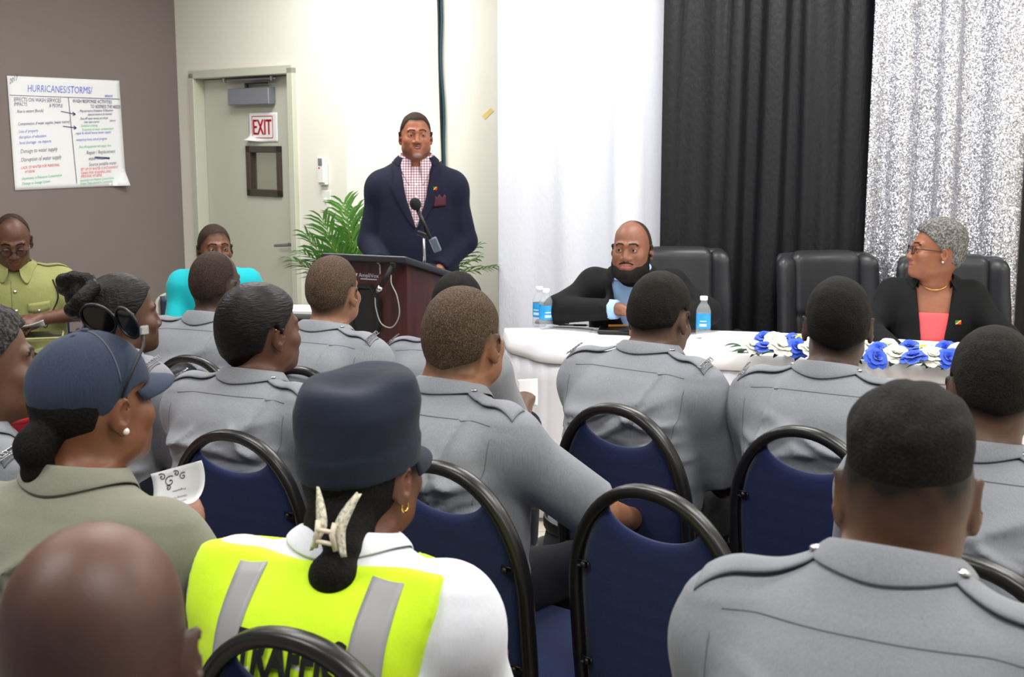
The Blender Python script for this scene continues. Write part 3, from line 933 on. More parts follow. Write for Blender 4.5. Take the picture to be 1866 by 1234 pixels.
def shirt_field(p, add_trunk, sleeve, folds, seed, hem, stand, wdt, girth, vneck, slr):
    f = Field()
    under = sleeve == 'none'
    add_trunk(f, 0.008 if under else 0.013)
    ar = (0.6 + 0.4 * wdt)
    S, E, Wr = p.S, p.E, p.Wr
    for sd in (-1, 1):
        s0 = S[sd] + np.array([sd * 0.01, 0, -0.02]); e = E[sd]; w = Wr[sd]
        ra, rb = slr[0] * ar, slr[1] * ar
        if sleeve == 'none': continue
        if sleeve == 'short':
            d = unit(e - s0); end = s0 + (e - s0) * 0.93
            f.add(lambda P_, s0=s0, e=e, d=d, end=end: np.maximum(rc(P_, s0, e, ra, rb + 0.006), (P_ - end) @ d),
                  np.minimum(s0, e) - 0.09, np.maximum(s0, e) + 0.09, 0.028)
        elif sleeve == 'long':
            d = unit(w - e); end = w - d * 0.015
            f.add(lambda P_, s0=s0, e=e: rc(P_, s0, e, ra, rb), np.minimum(s0, e) - 0.09, np.maximum(s0, e) + 0.09, 0.028)
            f.add(lambda P_, e=e, w=w, d=d, end=end: np.maximum(rc(P_, e, w, rb, 0.043), (P_ - end) @ d),
                  np.minimum(e, w) - 0.09, np.maximum(e, w) + 0.09, 0.015)
    nax = unit(p.hc + p.Rh @ np.array([0, -0.026, -0.062]) * p.hs - p.nb)
    nax[0] = 0.0
    nax = unit(nax * 0.6 + np.array([0, 0.0, 1.0]))
    p.nax = nax
    top = p.nb + nax * 0.014
    f.add(lambda P_: (P_ - top) @ nax, (-0.3, -0.4, p.nb[2] - 0.15), (0.3, 0.8, p.nb[2] + 0.3), 0.006, 'i')
    if vneck:
        zv, wv_ = p.nb[2] - vneck[0], vneck[1]
        f.add(lambda P_: np.maximum(np.maximum(np.abs(P_[:, 0]) - wv_, zv - P_[:, 2]), -(P_[:, 1] - p.cyf(P_[:, 2]) + 0.01)), (-0.2, -0.2, zv), (0.2, 0.9, p.nb[2] + 0.2), 0.006, 's')
    zh = hem if hem is not None else (p.zs[2] - 0.01 if not stand else p.zs[1])
    big = np.array([2.0, 2.0, 2.0])
    f.add(lambda P_: zh - P_[:, 2], -big, big, 0.010, 'i')
    big2 = wob(seed + 31, 6, 7, 16); fine = wob(seed + 32, 8, 20, 60)
    wrk = np.random.default_rng(seed + 77)
    zy = p.zsh + 0.044
    p.zy = zy
    FL = list(folds)
    if not under:
        for sd in (-1, 1):
            for q in range(3):
                a0 = sd * (p.sw - 0.03 - 0.02 * wrk.random()); 
                FL.append((a0, -0.13 - 0.035 * q - 0.02 * wrk.random(), a0 - sd * (0.07 + 0.10 * wrk.random()), -0.10 - 0.075 * q - 0.05 * wrk.random() + (0.05 if q == 0 else 0),
                           0.010 + 0.006 * wrk.random(), 0.0075 + 0.005 * wrk.random(), sd * 0.010 * (wrk.random() - 0.2)))
        s_ = 1 if seed % 2 else -1
        jit = lambda v: v * (0.75 + 0.5 * wrk.random())
        FL.append((-s_ * p.sw * 0.98, -0.115 - 0.02 * wrk.random(), s_ * p.sw * jit(0.6), -0.055, jit(0.020), jit(0.0060), -s_ * jit(0.014)))
        FL.append((-s_ * p.sw * 0.95, -0.155 - 0.02 * wrk.random(), s_ * p.sw * jit(0.2), -0.115, jit(0.017), jit(0.0058), -s_ * jit(0.010)))
        FL.append((s_ * p.sw * 1.0, -0.120, s_ * p.sw * jit(0.35), -0.085 - 0.02 * wrk.random(), jit(0.015), jit(0.0055), s_ * jit(0.010)))
        FL.append((s_ * p.sw * 1.0, -0.165, s_ * p.sw * jit(0.1), -0.160, jit(0.015), jit(0.0055), s_ * jit(0.010)))
        for q in range(4):
            z_ = -0.22 - 0.055 * q - 0.02 * wrk.random(); sd = 1 if q % 2 else -1
            FL.append((sd * (0.17 + 0.02 * wrk.random()), z_, -sd * 0.10 * wrk.random(), z_ - 0.05 + 0.07 * wrk.random(), 0.014 + 0.007 * wrk.random(), 0.011 + 0.006 * wrk.random(), 0.02 * (wrk.random() - 0.5)))
    def post(P_, d):
        near = np.nonzero(np.abs(d) < 0.05)[0]
        if len(near) == 0: return d
        X = P_[near]
        x, z = X[:, 0], X[:, 2]
        back = sig(-(X[:, 1] - p.cyf(z) - 0.0) / 0.012)
        u = (0.0034 * big2(X) + 0.0014 * fine(X)) * (0.3 if under else 1.0)
        lowz = np.clip((p.zsh - 0.20 - z) / 0.12, 0, 1)
        u = u + 0.0022 * lowz * np.sin(z * 88 + 3.0 * np.sin(x * 9 + seed) + 2.0 * big2(X)) * (0.4 + 0.6 * np.abs(x) / 0.2)
        # yoke: a second layer of cloth over the upper back
        yk = zy + 0.012 * np.cos(x / 0.2 * 1.5) 
        u = u + 0.0030 * sig((z - yk) / 0.0028) * back
        # placed folds of the back: (x0, z0, x1, z1, width, height, bend)
        for (x0, z0, x1, z1, w_, h_, bend) in FL:
            a = np.array([x0, p.zsh + z0 + 0.05]); b = np.array([x1, p.zsh + z1 + 0.05]); L = np.linalg.norm(b - a)
            t_ = ((x - a[0]) * (b - a)[0] + (z - a[1]) * (b - a)[1]) / L / L
            n_ = ((x - a[0]) * -(b - a)[1] + (z - a[1]) * (b - a)[0]) / L - bend * np.sin(np.clip(t_, 0, 1) * math.pi)
            prof = np.where(n_ > 0, np.exp(-(n_ / w_) ** 2), np.exp(-(n_ / (w_ * 0.45)) ** 2))
            u = u + h_ * 1.6 * prof * sig(t_ / 0.05) * sig((1 - t_) / 0.06) * back
        d = d.copy(); d[near] -= u
        return d
    f.post.append(post)
    return f
def fold_collar(p, m, rise=0.040, drop=0.034, r0=0.070, front=True, name='collar', spread=0.026, gap=14, tilt=0.30, yo=0.0, thick=0.0030, field=None, tips=0.022, stand=0.007):
    """shirt collar: a stand around the neck with the folded leaf over it"""
    n = p.nax
    f_ = unit(np.array([0, 1, 0]) - n * n[1]); r_ = np.cross(f_, n)
    n2 = unit(n - f_ * (-tilt)) if False else n
    fld = field or p.fs
    A_ = np.linspace(-180 + gap, 180 - gap, 61)
    rows = []; O = []
    for a in A_:
        th = math.radians(a)             # 0 = the back of the neck
        back = (1 + math.cos(th)) / 2
        dirv = -f_ * math.cos(th) + r_ * math.sin(th)
        rr = r0 * (1.0 + 0.06 * (1 - back))
        tip = max(0.0, (abs(a) - 118) / 48.0)
        sp = spread * (1.0 + 0.10 * (1 - back)) + tips * tip
        zt = rise * (0.66 + 0.34 * back)
        b0 = p.nb + np.array([0, yo, 0]) + dirv * rr
        q = b0 + dirv * sp
        rows.append((b0, dirv, sp, zt)); O.append((q[0], q[1], p.nb[2] + 0.14))
    Hh, ok = hit(fld, O, np.array([0, 0, -1.0]), 0.34, 100)
    zl = np.where(ok, Hh[:, 2], p.nb[2] - drop) + stand
    for _ in range(3): zl[1:-1] = (zl[:-2] + 2 * zl[1:-1] + zl[2:]) / 4
    G = []
    for (b0, dirv, sp, zt), z_, o_ in zip(rows, zl, O):
        t0 = b0 + n * zt
        low = np.array([o_[0], o_[1], min(z_, t0[2] - 0.012)])
        m_ = t0 * 0.45 + low * 0.55 + dirv * 0.004 + n * 0.003
        G.append([b0 - n * 0.03 + dirv * 0.004, t0, t0 + dirv * 0.003 + n * 0.0045, t0 + dirv * 0.0080 + n * 0.002, m_, low])
    G = np.array(G)
    mb = MB().grid(G[::-1], thick)
    o = mb.build(name, m, p.root, True)
    sub = o.modifiers.new('smooth', 'SUBSURF'); sub.levels = 1; sub.render_levels = 1
    return o
def drape(p, f, XZ, off=0.002, back=True, name='patch', m=None, parent=None, thick=0.002, oy=0.45):
    """a flat cloth piece laid on the front or back of a figure; XZ an (a,b,2) array of x, z"""
    XZ = np.asarray(XZ, float); sh = XZ.shape[:2]
    y0 = -oy if back else oy
    cy = p.cyf(XZ[..., 1].ravel())
    O = np.stack([XZ[..., 0].ravel(), cy + y0, XZ[..., 1].ravel()], -1)
    Dr = np.array([0, 1.0 if back else -1.0, 0])
    H_, ok = hit(f, O, Dr, oy + 0.1, 70)
    G = (H_ - Dr * off).reshape(*sh, 3)
    mb = MB()
    nr = np.broadcast_to(-Dr, G.shape)
    mb.grid(G, thick + off, nr)
    return mb.build(name, m, parent if parent is not None else p.root, True), G
def quadgrid(c00, c10, c11, c01, nu=12, nv=6):
    """a grid of 2-D points inside four corners"""
    u = np.linspace(0, 1, nu)[:, None, None]; v = np.linspace(0, 1, nv)[None, :, None]
    c = [np.array(c_, float) for c_ in (c00, c10, c11, c01)]
    return (1 - u) * (1 - v) * c[0] + u * (1 - v) * c[1] + u * v * c[2] + (1 - u) * v * c[3]
def back_line(p, f, pts, r=0.0012, name='seam', m=None, parent=None, back=True, n=10):
    pts = np.array(pts, float)
    c = catmull(pts, n) if len(pts) > 2 else np.linspace(pts[0], pts[1], n)
    cy = p.cyf(c[:, 1])
    O = np.stack([c[:, 0], cy + (-0.45 if back else 0.45), c[:, 1]], -1)
    H_, ok = hit(f, O, np.array([0, 1.0 if back else -1.0, 0]), 0.6, 80)
    if ok.sum() < 2: return None
    return MB().tube(H_[ok], r, 5).build(name, m or M['seam'], parent if parent is not None else p.root, True)
def epaulette(p, sd, m, insignia=None, button=True, lift=0.009, w=0.048, x0=0.070, x1=None, dark=False):
    """shoulder strap lying on top of the shoulder, with its button and metal title"""
    x1 = x1 or (p.sw + 0.042)
    xs = np.linspace(x0, x1, 22)
    rows = []
    yc = p.S[sd][1]
    for i, x in enumerate(xs):
        t = i / 21
        ww = w * (0.80 + 0.25 * t)
        if t < 0.1: ww *= 0.55 + 4.5 * t
        y = p.nb[1] * (1 - t) + yc * t - 0.022
        row = []
        for v in np.linspace(-0.5, 0.5, 9): row.append((sd * x, y + v * ww, p.nb[2] + 0.14))
        rows.append(row)
    O = np.array(rows)
    H_, ok = hit(p.fs, O.reshape(-1, 3), np.array([0, 0, -1.0]), 0.35, 90)
    G = H_.reshape(O.shape)
    t = np.linspace(0, 1, 22)[:, None]
    G[..., 2] += 0.0045 + lift * np.sin(np.clip(t, 0, 1) * math.pi) ** 1.0 * (0.6 + 0.4 * np.cos(np.linspace(-1.4, 1.4, 9))[None])
    if sd > 0: G = G[:, ::-1]
    nrm = np.broadcast_to(np.array([0, 0, 1.0]), G.shape)
    ep = MB().grid(G, 0.0035, nrm).build('epaulette', m, p.root, True)
    def at(i, j):
        j = j if sd < 0 else 8 - j
        return G[i, j]
    if button:
        c = at(2, 4)
        nn = unit(np.cross(at(3, 4) - at(1, 4), at(2, 6) - at(2, 2))); nn = nn if nn[2] > 0 else -nn
        R = np.stack([unit(np.cross((0, 1, 0), nn)), unit(np.cross(nn, np.cross((0, 1, 0), nn))), nn], 1)
        mb = MB().lathe([(0.0001, 0.0), (0.0098, 0.0), (0.0098, 0.0025), (0.007, 0.0045), (0.0001, 0.0052)], c + nn * 0.001, 16, R)
        mb.build('button', M['silver'], ep, True)
    if insignia:
        a, b = at(20, 1), at(20, 7)
        a2 = at(18, 4); c = (at(20, 4) + at(19, 4)) / 2
        u = unit(b - a) * (1 if sd > 0 else 1); tdir = unit(at(20, 4) - at(17, 4))
        nn = np.cross(tdir, u); nn = unit(nn if nn[2] > 0 else -nn)
        V, Fc = text_geo(insignia, 0.0165, ext=0.0012, space=0.92)
        # letters read from the outside of the shoulder
        xa = -u if sd < 0 else u
        ya = np.cross(nn, xa)
        V = c + V[:, :1] * xa + V[:, 1:2] * ya + (V[:, 2:3] + 0.0045) * nn
        mb = MB().add(V, Fc)
        R = np.stack([xa, ya, nn], 1)
        wbar = np.ptp(V @ xa)
        mb.box(c + nn * 0.0025 - ya * 0.0068, (wbar, 0.0016, 0.0022), R); mb.box(c + nn * 0.0025 + ya * 0.0068, (wbar, 0.0016, 0.0022), R)
        mb.build('title', M['silver'], ep, False)
    return ep
def yoke_seams(p, pleats=(), m=None):
    """seams of a uniform shirt's back: under the yoke, down the sleeve heads, and the pleats"""
    zy = p.zy
    xs = np.linspace(-p.sw * 0.98, p.sw * 0.98, 9)
    back_line(p, p.fs, [(x, zy + 0.012 * math.cos(x / 0.2 * 1.5) - 0.0015) for x in xs], 0.0013, 'yoke_seam', m, p.shirt)
    for sd in (-1, 1):
        back_line(p, p.fs, [(sd * (p.sw + 0.006), p.zsh + 0.02), (sd * (p.sw + 0.004), p.zsh - 0.05), (sd * (p.sw - 0.010), p.zsh - 0.12)], 0.0011, 'sleeve_seam', m, p.shirt)
def pin(p, f, x, z, s=0.011, back=False):
    """small enamel flag pin on a lapel"""
    H_, ok = hit(f, [(x, p.cyf(z) + 0.45, z)], np.array([0, -1.0, 0]), 0.6, 90)
    c = H_[0] + np.array([0, 0.006, 0])
    root = None
    for k_, (m, poly) in enumerate((('green_enamel', [(-1, -.7), (-1, .7), (.5, .7)]), ('red_enamel', [(1, .7), (1, -.7), (-.5, -.7)]),
                    ('yellow_enamel', [(-1, -.7), (.5, .7), (1, .7), (-.5, -.7)]))):
        V = [(c[0] - a * s, c[1] + 0.001 * k_, c[2] + b * s) for a, b in poly] + [(c[0] - a * s, c[1] - 0.003, c[2] + b * s) for a, b in poly]
        n = len(poly)
        Fc = [tuple(range(n)), tuple(range(n, 2 * n))[::-1]] + [((i + 1) % n, i, n + i, n + (i + 1) % n) for i in range(n)]
        o = mk('flag_pin' if root is None else 'enamel', V, Fc, M[m], p.root if root is None else root, False)
        root = root or o
# ------------------------------------------------------------------ the room
M['wall_white'] = mat('white_wall_paint', C(232, 230, 220), rough=0.75, var=0.015, varscale=3, bump=(160, 0.12, 0.001), spec=0.3)
M['wall_grey'] = mat('taupe_wall_paint', C(124, 114, 110), rough=0.8, var=0.02, varscale=2, bump=(160, 0.12, 0.001), spec=0.3)
M['ceil'] = mat('ceiling_tile', C(232, 232, 228), rough=0.9, bump=(90, 0.2, 0.002))
def tile_mat(name):
    m = bpy.data.materials.new(name); nt, b = nodes_of(m)
    tc = nt.nodes.new('ShaderNodeTexCoord'); br = nt.nodes.new('ShaderNodeTexBrick')
    br.offset = 0.0; br.inputs['Scale'].default_value = 1.0
    br.inputs['Brick Width'].default_value = 0.33; br.inputs['Row Height'].default_value = 0.33; br.inputs['Mortar Size'].default_value = 0.004
    br.inputs['Color1'].default_value = C(198, 188, 174); br.inputs['Color2'].default_value = C(190, 180, 166); br.inputs['Mortar'].default_value = C(150, 142, 132)
    nt.links.new(tc.outputs['Object'], br.inputs['Vector']); nt.links.new(br.outputs['Color'], b.inputs['Base Color'])
    b.inputs['Roughness'].default_value = 0.35
    return m
M['tile'] = tile_mat('beige_floor_tile')
M['door_paint'] = mat('grey_green_door_paint', C(194, 196, 182), rough=0.55, bump=(120, 0.08, 0.001), spec=0.35)
M['frame_paint'] = mat('grey_green_frame_paint', C(196, 198, 182), rough=0.5, spec=0.4)
M['window_frame'] = mat('dark_brown_metal', C(70, 62, 54), rough=0.45)
M['pane'] = mat('door_glass', C(210, 204, 180), rough=0.12, spec=0.5, trans=0.85, ior=1.1)
M['closer'] = mat('grey_painted_metal', C(140, 142, 150), rough=0.35, metal=0.5)
M['steel'] = mat('brushed_steel', C(150, 152, 156), rough=0.3, metal=0.9)
M['white_plastic'] = mat('white_plastic', C(232, 232, 226), rough=0.4)
M['grey_plastic'] = mat('grey_plastic', C(120, 124, 128), rough=0.4)
M['red_print'] = mat('red_print', C(196, 22, 36), rough=0.7)
M['tape'] = mat('masking_tape', C(232, 204, 132), rough=0.7)
M['cable_blue'] = mat('dark_teal_cable', C(34, 70, 84), rough=0.5)
M['cable_black'] = mat('black_cable', C(18, 18, 20), rough=0.5)

def slab(name, a, b, z0, z1, th, m, n):
    """an upright wall from a to b (x, y) with its thickness on the side of n"""
    a = np.array(a, float); b = np.array(b, float); n = unit(np.array([n[0], n[1]]))
    poly = [a, b, b + n * th, a + n * th]
    if np.cross(b - a, n) < 0: poly = poly[::-1]
    return struct(MB().prism(poly, z0, z1).build(name, m))
CORNER = np.array([-2.13, 8.02]); DW = np.array([0.765, -0.645]) / np.hypot(0.765, 0.645)
NW = np.array([-DW[1], DW[0]])                     # away from the room
BEND = np.array([-0.93, 7.01]); DB = unit([0.985, -0.170]); NBK = np.array([-DB[1], DB[0]])
struct(MB().prism([(-7, -3.0), (5.5, -3.0), (5.5, 9.5), (-7, 9.5)], -0.10, 0.0).build('floor', M['tile']))
struct(MB().prism([(-7, -3.0), (5.5, -3.0), (5.5, 9.5), (-7, 9.5)], CEIL, CEIL + 0.1).build('ceiling', M['ceil']))
DL = np.array([-0.645, -0.765]); DL /= np.linalg.norm(DL)
slab('wall_left', CORNER, CORNER + DL * 6.5, 0, CEIL, 0.12, M['wall_grey'], (-0.765, 0.645))
# the wall with the door is built round the opening
def wpt(t): return CORNER + DW * t
T0, T1 = 0.155, 1.155                              # outer edges of the door frame along the wall
ZD = 2.045
slab('wall_back', wpt(0.0), wpt(T0 + 0.03), 0, CEIL, 0.14, M['wall_white'], NW)
slab('wall_back', wpt(T1 - 0.03), BEND, 0, CEIL, 0.14, M['wall_white'], NW)
slab('wall_back', wpt(T0 + 0.03), wpt(T1 - 0.03), ZD - 0.03, CEIL, 0.14, M['wall_white'], NW)
E2 = BEND + DB * 4.6
slab('wall_back', BEND, E2, 0, CEIL, 0.14, M['wall_white'], NBK)
RWD = -NBK
slab('wall_right', E2, E2 + RWD * 7.5, 0, CEIL, 0.12, M['wall_white'], DB)
slab('baseboard_back', BEND - NBK * 0.012, E2 - NBK * 0.012, 0, 0.09, 0.012, M['frame_paint'], NBK)
slab('baseboard_left', CORNER, CORNER + DL * 6.5, 0, 0.09, 0.012, M['frame_paint'], (0.765, -0.645))

# ---- door, its frame, closer, window, handle, sign.  local axes: X along the wall, Y into the wall, Z up
D0 = wpt(T0)
ang = math.atan2(DW[1], DW[0])
door = bpy.data.objects.new('door_1', None); COL.objects.link(door)
door.location = (D0[0], D0[1], 0); door.rotation_euler = (0, 0, ang); struct(door)
WD = T1 - T0
mb = MB()
fw = 0.052
for x in (fw / 2, WD - fw / 2): mb.box((x, 0.045, ZD / 2 - 0.01), (fw, 0.15, ZD + 0.02 - 0.03), None, 0.004)
mb.box((WD / 2, 0.045, ZD - fw / 2), (WD, 0.15, fw), None, 0.004)
for x in (fw + 0.016, WD - fw - 0.016): mb.box((x, 0.105, ZD / 2 - 0.03), (0.034, 0.05, ZD - fw), None, 0.003)
mb.box((WD / 2, 0.105, ZD - fw - 0.016), (WD - 2 * fw, 0.05, 0.034), None, 0.003)
mb.build('door_frame', M['frame_paint'], door)
Y0 = 0.052                                          # face of the leaf
LX0, LX1, LZ = fw + 0.004, WD - fw - 0.004, ZD - fw - 0.006
def dpt(px, py, yl):
    """photo pixel -> door local x, z on the plane y = yl"""
    d = FW + RT * ((px - 933) / F_) - UP * ((py - 617) / F_)
    o = np.array([D0[0], D0[1]]) + NW * yl
    t = ((o - 0) @ NW) / (d[:2] @ NW)
    q = np.array([0, 0, CAMZ]) + d * t
    return (q[:2] - D0) @ DW, q[2]
wx0, wz1 = dpt(450, 266, Y0); wx1, wz0 = dpt(516, 359, Y0)
mb = MB()
for (x0, x1, z0, z1) in ((LX0, wx0 + .03, 0.01, LZ), (wx1 - .03, LX1, 0.01, LZ), (wx0 + .03, wx1 - .03, 0.01, wz0 + .03), (wx0 + .03, wx1 - .03, wz1 - .03, LZ)):
    mb.box(((x0 + x1) / 2, Y0 + 0.0225, (z0 + z1) / 2), (x1 - x0, 0.045, z1 - z0))
leaf = mb.build('door_leaf', M['door_paint'], door)
mb = MB(); t_ = 0.040
for (x0, x1, z0, z1) in ((wx0, wx0 + t_, wz0, wz1), (wx1 - t_, wx1, wz0, wz1), (wx0, wx1, wz0, wz0 + t_), (wx0, wx1, wz1 - t_, wz1)):
    mb.box(((x0 + x1) / 2, Y0 - 0.004, (z0 + z1) / 2), (x1 - x0, 0.022, z1 - z0), None, 0.003)
for (x0, x1, z0, z1) in ((wx0 + t_ - .006, wx0 + t_, wz0 + t_, wz1 - t_), (wx1 - t_, wx1 - t_ + .006, wz0 + t_, wz1 - t_), (wx0 + t_, wx1 - t_, wz0 + t_ - .006, wz0 + t_), (wx0 + t_, wx1 - t_, wz1 - t_, wz1 - t_ + .006)):
    mb.box(((x0 + x1) / 2, Y0 + 0.02, (z0 + z1) / 2), (x1 - x0, 0.04, z1 - z0))
wf = mb.build('window_frame', M['window_frame'], door)
MB().box(((wx0 + wx1) / 2, Y0 + 0.03, (wz0 + wz1) / 2), (wx1 - wx0 - 0.07, 0.006, wz1 - wz0 - 0.07)).build('window_pane', M['pane'], wf)
l_ = bpy.data.lights.new('corridor_light', 'AREA'); l_.size = 0.8; l_.energy = 60; l_.color = (1, 0.95, 0.82)
lo_c = bpy.data.objects.new('corridor_light', l_); COL.objects.link(lo_c); q_ = wpt(0.65) + NW * 0.75; lo_c.location = (q_[0], q_[1], CEIL - 0.05)
# the corridor wall beyond the little window
bw = wpt(-0.2) + NW * 1.3; bw2 = wpt(1.6) + NW * 1.3
slab('wall_corridor', bw, bw2, 0, CEIL, 0.1, M['wall_white'], NW)
cx0, cz1 = dpt(414, 162, Y0 - 0.055); cx1, cz0 = dpt(490, 190, Y0 - 0.055)
clo = MB().box(((cx0 + cx1) / 2, Y0 - 0.030, (cz0 + cz1) / 2), (cx1 - cx0, 0.055, cz1 - cz0), None, 0.006).build('door_closer', M['closer'], door)
ax0 = cx0 - 0.01; azt = cz1 + 0.055
mb = MB().tube([((cx0 + cx1) / 2 - .04, Y0 - .03, cz1), ((cx0 + cx1) / 2 - .04, Y0 - .03, cz1 + .03)], 0.012, 10)
mb.box(((cx0 + cx1) / 2 + 0.06, Y0 - 0.035, cz1 + 0.026), (0.20, 0.022, 0.008), None, 0.002)
mb.build('closer_link', M['black_plastic'], clo)
MB().box(((cx0 + cx1) / 2 + 0.01, Y0 - 0.045, cz1 + 0.050), (cx1 - cx0 + 0.10, 0.018, 0.014), None, 0.003).tube([(ax0 - .03, Y0 - .045, azt - .016), (ax0 - .03, Y0 - .045, azt + .008)], 0.014, 10).tube([(cx1 + .02, Y0 - .045, azt - .016), (cx1 + .02, Y0 - .045, azt + .008)], 0.012, 10).build('closer_arm', M['steel'], clo)
hx, hz = dpt(556, 448, Y0 - 0.04); hx2, hz2 = dpt(532, 453, Y0 - 0.05)
hx = min(hx, LX1 - 0.05)
mb = MB().tube([(hx, Y0, hz), (hx, Y0 - 0.05, hz)], 0.011, 10).tube([(hx, Y0 - 0.05, hz), (hx - 0.03, Y0 - 0.055, hz - 0.003), (hx - 0.13, Y0 - 0.052, hz - 0.012)], [0.012, 0.011, 0.009], 10)
mb.lathe([(0.028, 0), (0.028, 0.008), (0.02, 0.012)], (hx, Y0, hz), 16, rotx(math.pi / 2))
mb.build('door_handle', M['closer'], door)
for o in door.children_recursive: pass
# EXIT notice, a taped and curling sheet
ex0, ez1 = dpt(453, 206, Y0); ex1, ez0 = dpt(508, 265, Y0)
sg = empty('exit_sign', (D0[0], D0[1], 0), ang, 'white paper sheet reading EXIT in red capitals, taped to the grey door above its window', 'sign')
n = 14
G = np.zeros((n, n, 3))
for i, u in enumerate(np.linspace(0, 1, n)):
    for j, v in enumerate(np.linspace(0, 1, n)):
        x = ex0 + (ex1 - ex0) * u; z = ez0 + 0.02 + (ez1 - ez0 - 0.02) * v
        c = max(0, 0.30 - u * 0.4 - v) ** 2 * 0.5
        G[i, j] = (x, Y0 - 0.004 - c, z + c * 0.3)
MB().grid(G, 0.001).build('sheet', M['paper'], sg, True)
cx, cz = (ex0 + ex1) / 2 - 0.004, (ez0 + ez1) / 2 + 0.012
V, Fc = text_geo('EXIT', 0.20)
V[:, 0] *= (ex1 - ex0) * 0.62 / np.ptp(V[:, 0]); V[:, 1] *= (ez1 - ez0) * 0.46 / np.ptp(V[:, 1])
V[:, 0] -= (V[:, 0].min() + V[:, 0].max()) / 2; V[:, 1] -= (V[:, 1].min() + V[:, 1].max()) / 2
mb = MB()
for dx in (-0.003, 0, 0.003):
    mb.add(np.stack([V[:, 0] + cx + dx, np.full(len(V), Y0 - 0.0062 - abs(dx) * .02), V[:, 1] + cz], 1), Fc)
mb.build('lettering', M['red_print'], sg)
mb = MB(); bw_, bh_ = (ex1 - ex0) * 0.70, (ez1 - ez0) * 0.66
for (x, z, w_, h_) in ((cx, cz + bh_ / 2, bw_, .004), (cx, cz - bh_ / 2, bw_, .004), (cx - bw_ / 2, cz, .004, bh_), (cx + bw_ / 2, cz, .004, bh_)):
    mb.box((x, Y0 - 0.006, z), (w_, 0.001, h_))
mb.build('border', M['red_print'], sg)

# remote control holder, light switch, tape, cable (on the white walls)
def wall_hit(px, py, base, dirv, nrm, off=0.0):
    d = FW + RT * ((px - 933) / F_) - UP * ((py - 617) / F_)
    o = base - nrm * off
    t = (o @ nrm) / (d[:2] @ nrm)
    return np.array([0, 0, CAMZ]) + d * t
a = wall_hit(592, 313, wpt(0), DW, NW)
r = empty('remote_control', (a[0], a[1], a[2]), ang, 'white air conditioner remote in its holder on the white wall right of the door', 'remote control')
MB().box((0, -0.012, -0.01), (0.062, 0.024, 0.13), None, 0.004).build('holder', M['white_plastic'], r)
MB().box((0.0, -0.026, 0.012), (0.050, 0.018, 0.15), None, 0.004).build('remote', M['white_plastic'], r)
MB().box((0.0, -0.036, 0.055), (0.034, 0.003, 0.040), None, 0.001).build('display', M['grey_plastic'], r)
MB().box((-0.008, -0.036, 0.022), (0.012, 0.003, 0.008), None, 0.001).build('button', M['red_print'], r)
a = wall_hit(596, 366, wpt(0), DW, NW)
r = empty('light_switch', (a[0], a[1], a[2]), ang, 'white light switch plate on the wall under the remote control', 'light switch')
MB().box((0, -0.004, 0), (0.075, 0.008, 0.118), None, 0.003).build('plate', M['white_plastic'], r)
MB().box((0, -0.012, 0.002), (0.010, 0.014, 0.024), rotx(0.4), 0.002).build('toggle', M['white_plastic'], r)
NB = NBK; angb = math.atan2(DB[1], DB[0])
a = wall_hit(889, 207, BEND, DB, NB)
o = MB().box((0, -0.001, 0), (0.068, 0.0015, 0.026), roty(-0.75)).build('tape_strip', M['tape'])
o.location = a; o.rotation_euler = (0, 0, angb)
tag(o, 'short strip of yellow masking tape left slanting on the white wall', 'tape')
pts = [wall_hit(px, py, BEND, DB, NB, 0.012) for px, py in ((798, -40), (800, 40), (801, 110), (803, 180), (805, 240), (807, 300), (808, 420))]
cb = empty('wall_cable', (0, 0, 0), 0, 'thin dark teal and black cables hanging down the white wall behind the speaker', 'cable')
c1 = catmull(pts, 6)
MB().tube(c1, 0.008, 8).build('black_cable', M['cable_black'], cb, True)
MB().tube(c1 + np.array([0.012, -0.004, 0]) + 0.004 * np.sin(np.linspace(0, 14, len(c1)))[:, None] * np.array([1, 0, 0]), 0.007, 8).build('teal_cable', M['cable_blue'], cb, True)

# ---- flip chart sheet on the taupe wall
NL = np.array([-0.765, 0.645]); NL /= np.linalg.norm(NL)
M['ink_blue'] = mat('blue_marker', C(110, 118, 214), rough=0.8); M['ink_navy'] = mat('navy_marker', C(66, 66, 112), rough=0.8)
M['ink_green'] = mat('green_marker', C(112, 206, 150), rough=0.8); M['ink_red'] = mat('red_marker', C(232, 104, 108), rough=0.8)
M['ink_grey'] = mat('grey_marker', C(128, 126, 136), rough=0.8)
pc = [wall_hit(px, py, CORNER, DL, NL, 0.004) for px, py in ((12, 138), (217, 147), (229, 338), (27, 347))]
fc = empty('flip_chart_sheet', pc[3], 0, 'large white handwritten sheet headed HURRICANES/STORMS taped to the taupe wall', 'poster')
nvec = np.array([-NL[0], -NL[1], 0])
def fpt(u, v, off=0.0):
    """u, v in 0..1 from the top left corner of the sheet"""
    q = (1 - u) * (1 - v) * pc[0] + u * (1 - v) * pc[1] + u * v * pc[2] + (1 - u) * v * pc[3]
    return q - pc[3] + nvec * off
G = np.zeros((24, 24, 3))
for i, u in enumerate(np.linspace(0, 1, 24)):
    for j, v in enumerate(np.linspace(0, 1, 24)):
        c = max(0, u + v - 1.86) * 0.35
        G[i, j] = fpt(u, v, 0.002 + 0.0012 * math.sin(5 * u + 3 * v) + c)
MB().grid(G, 0.001).build('sheet', M['paper'], fc, True)
inks = {}
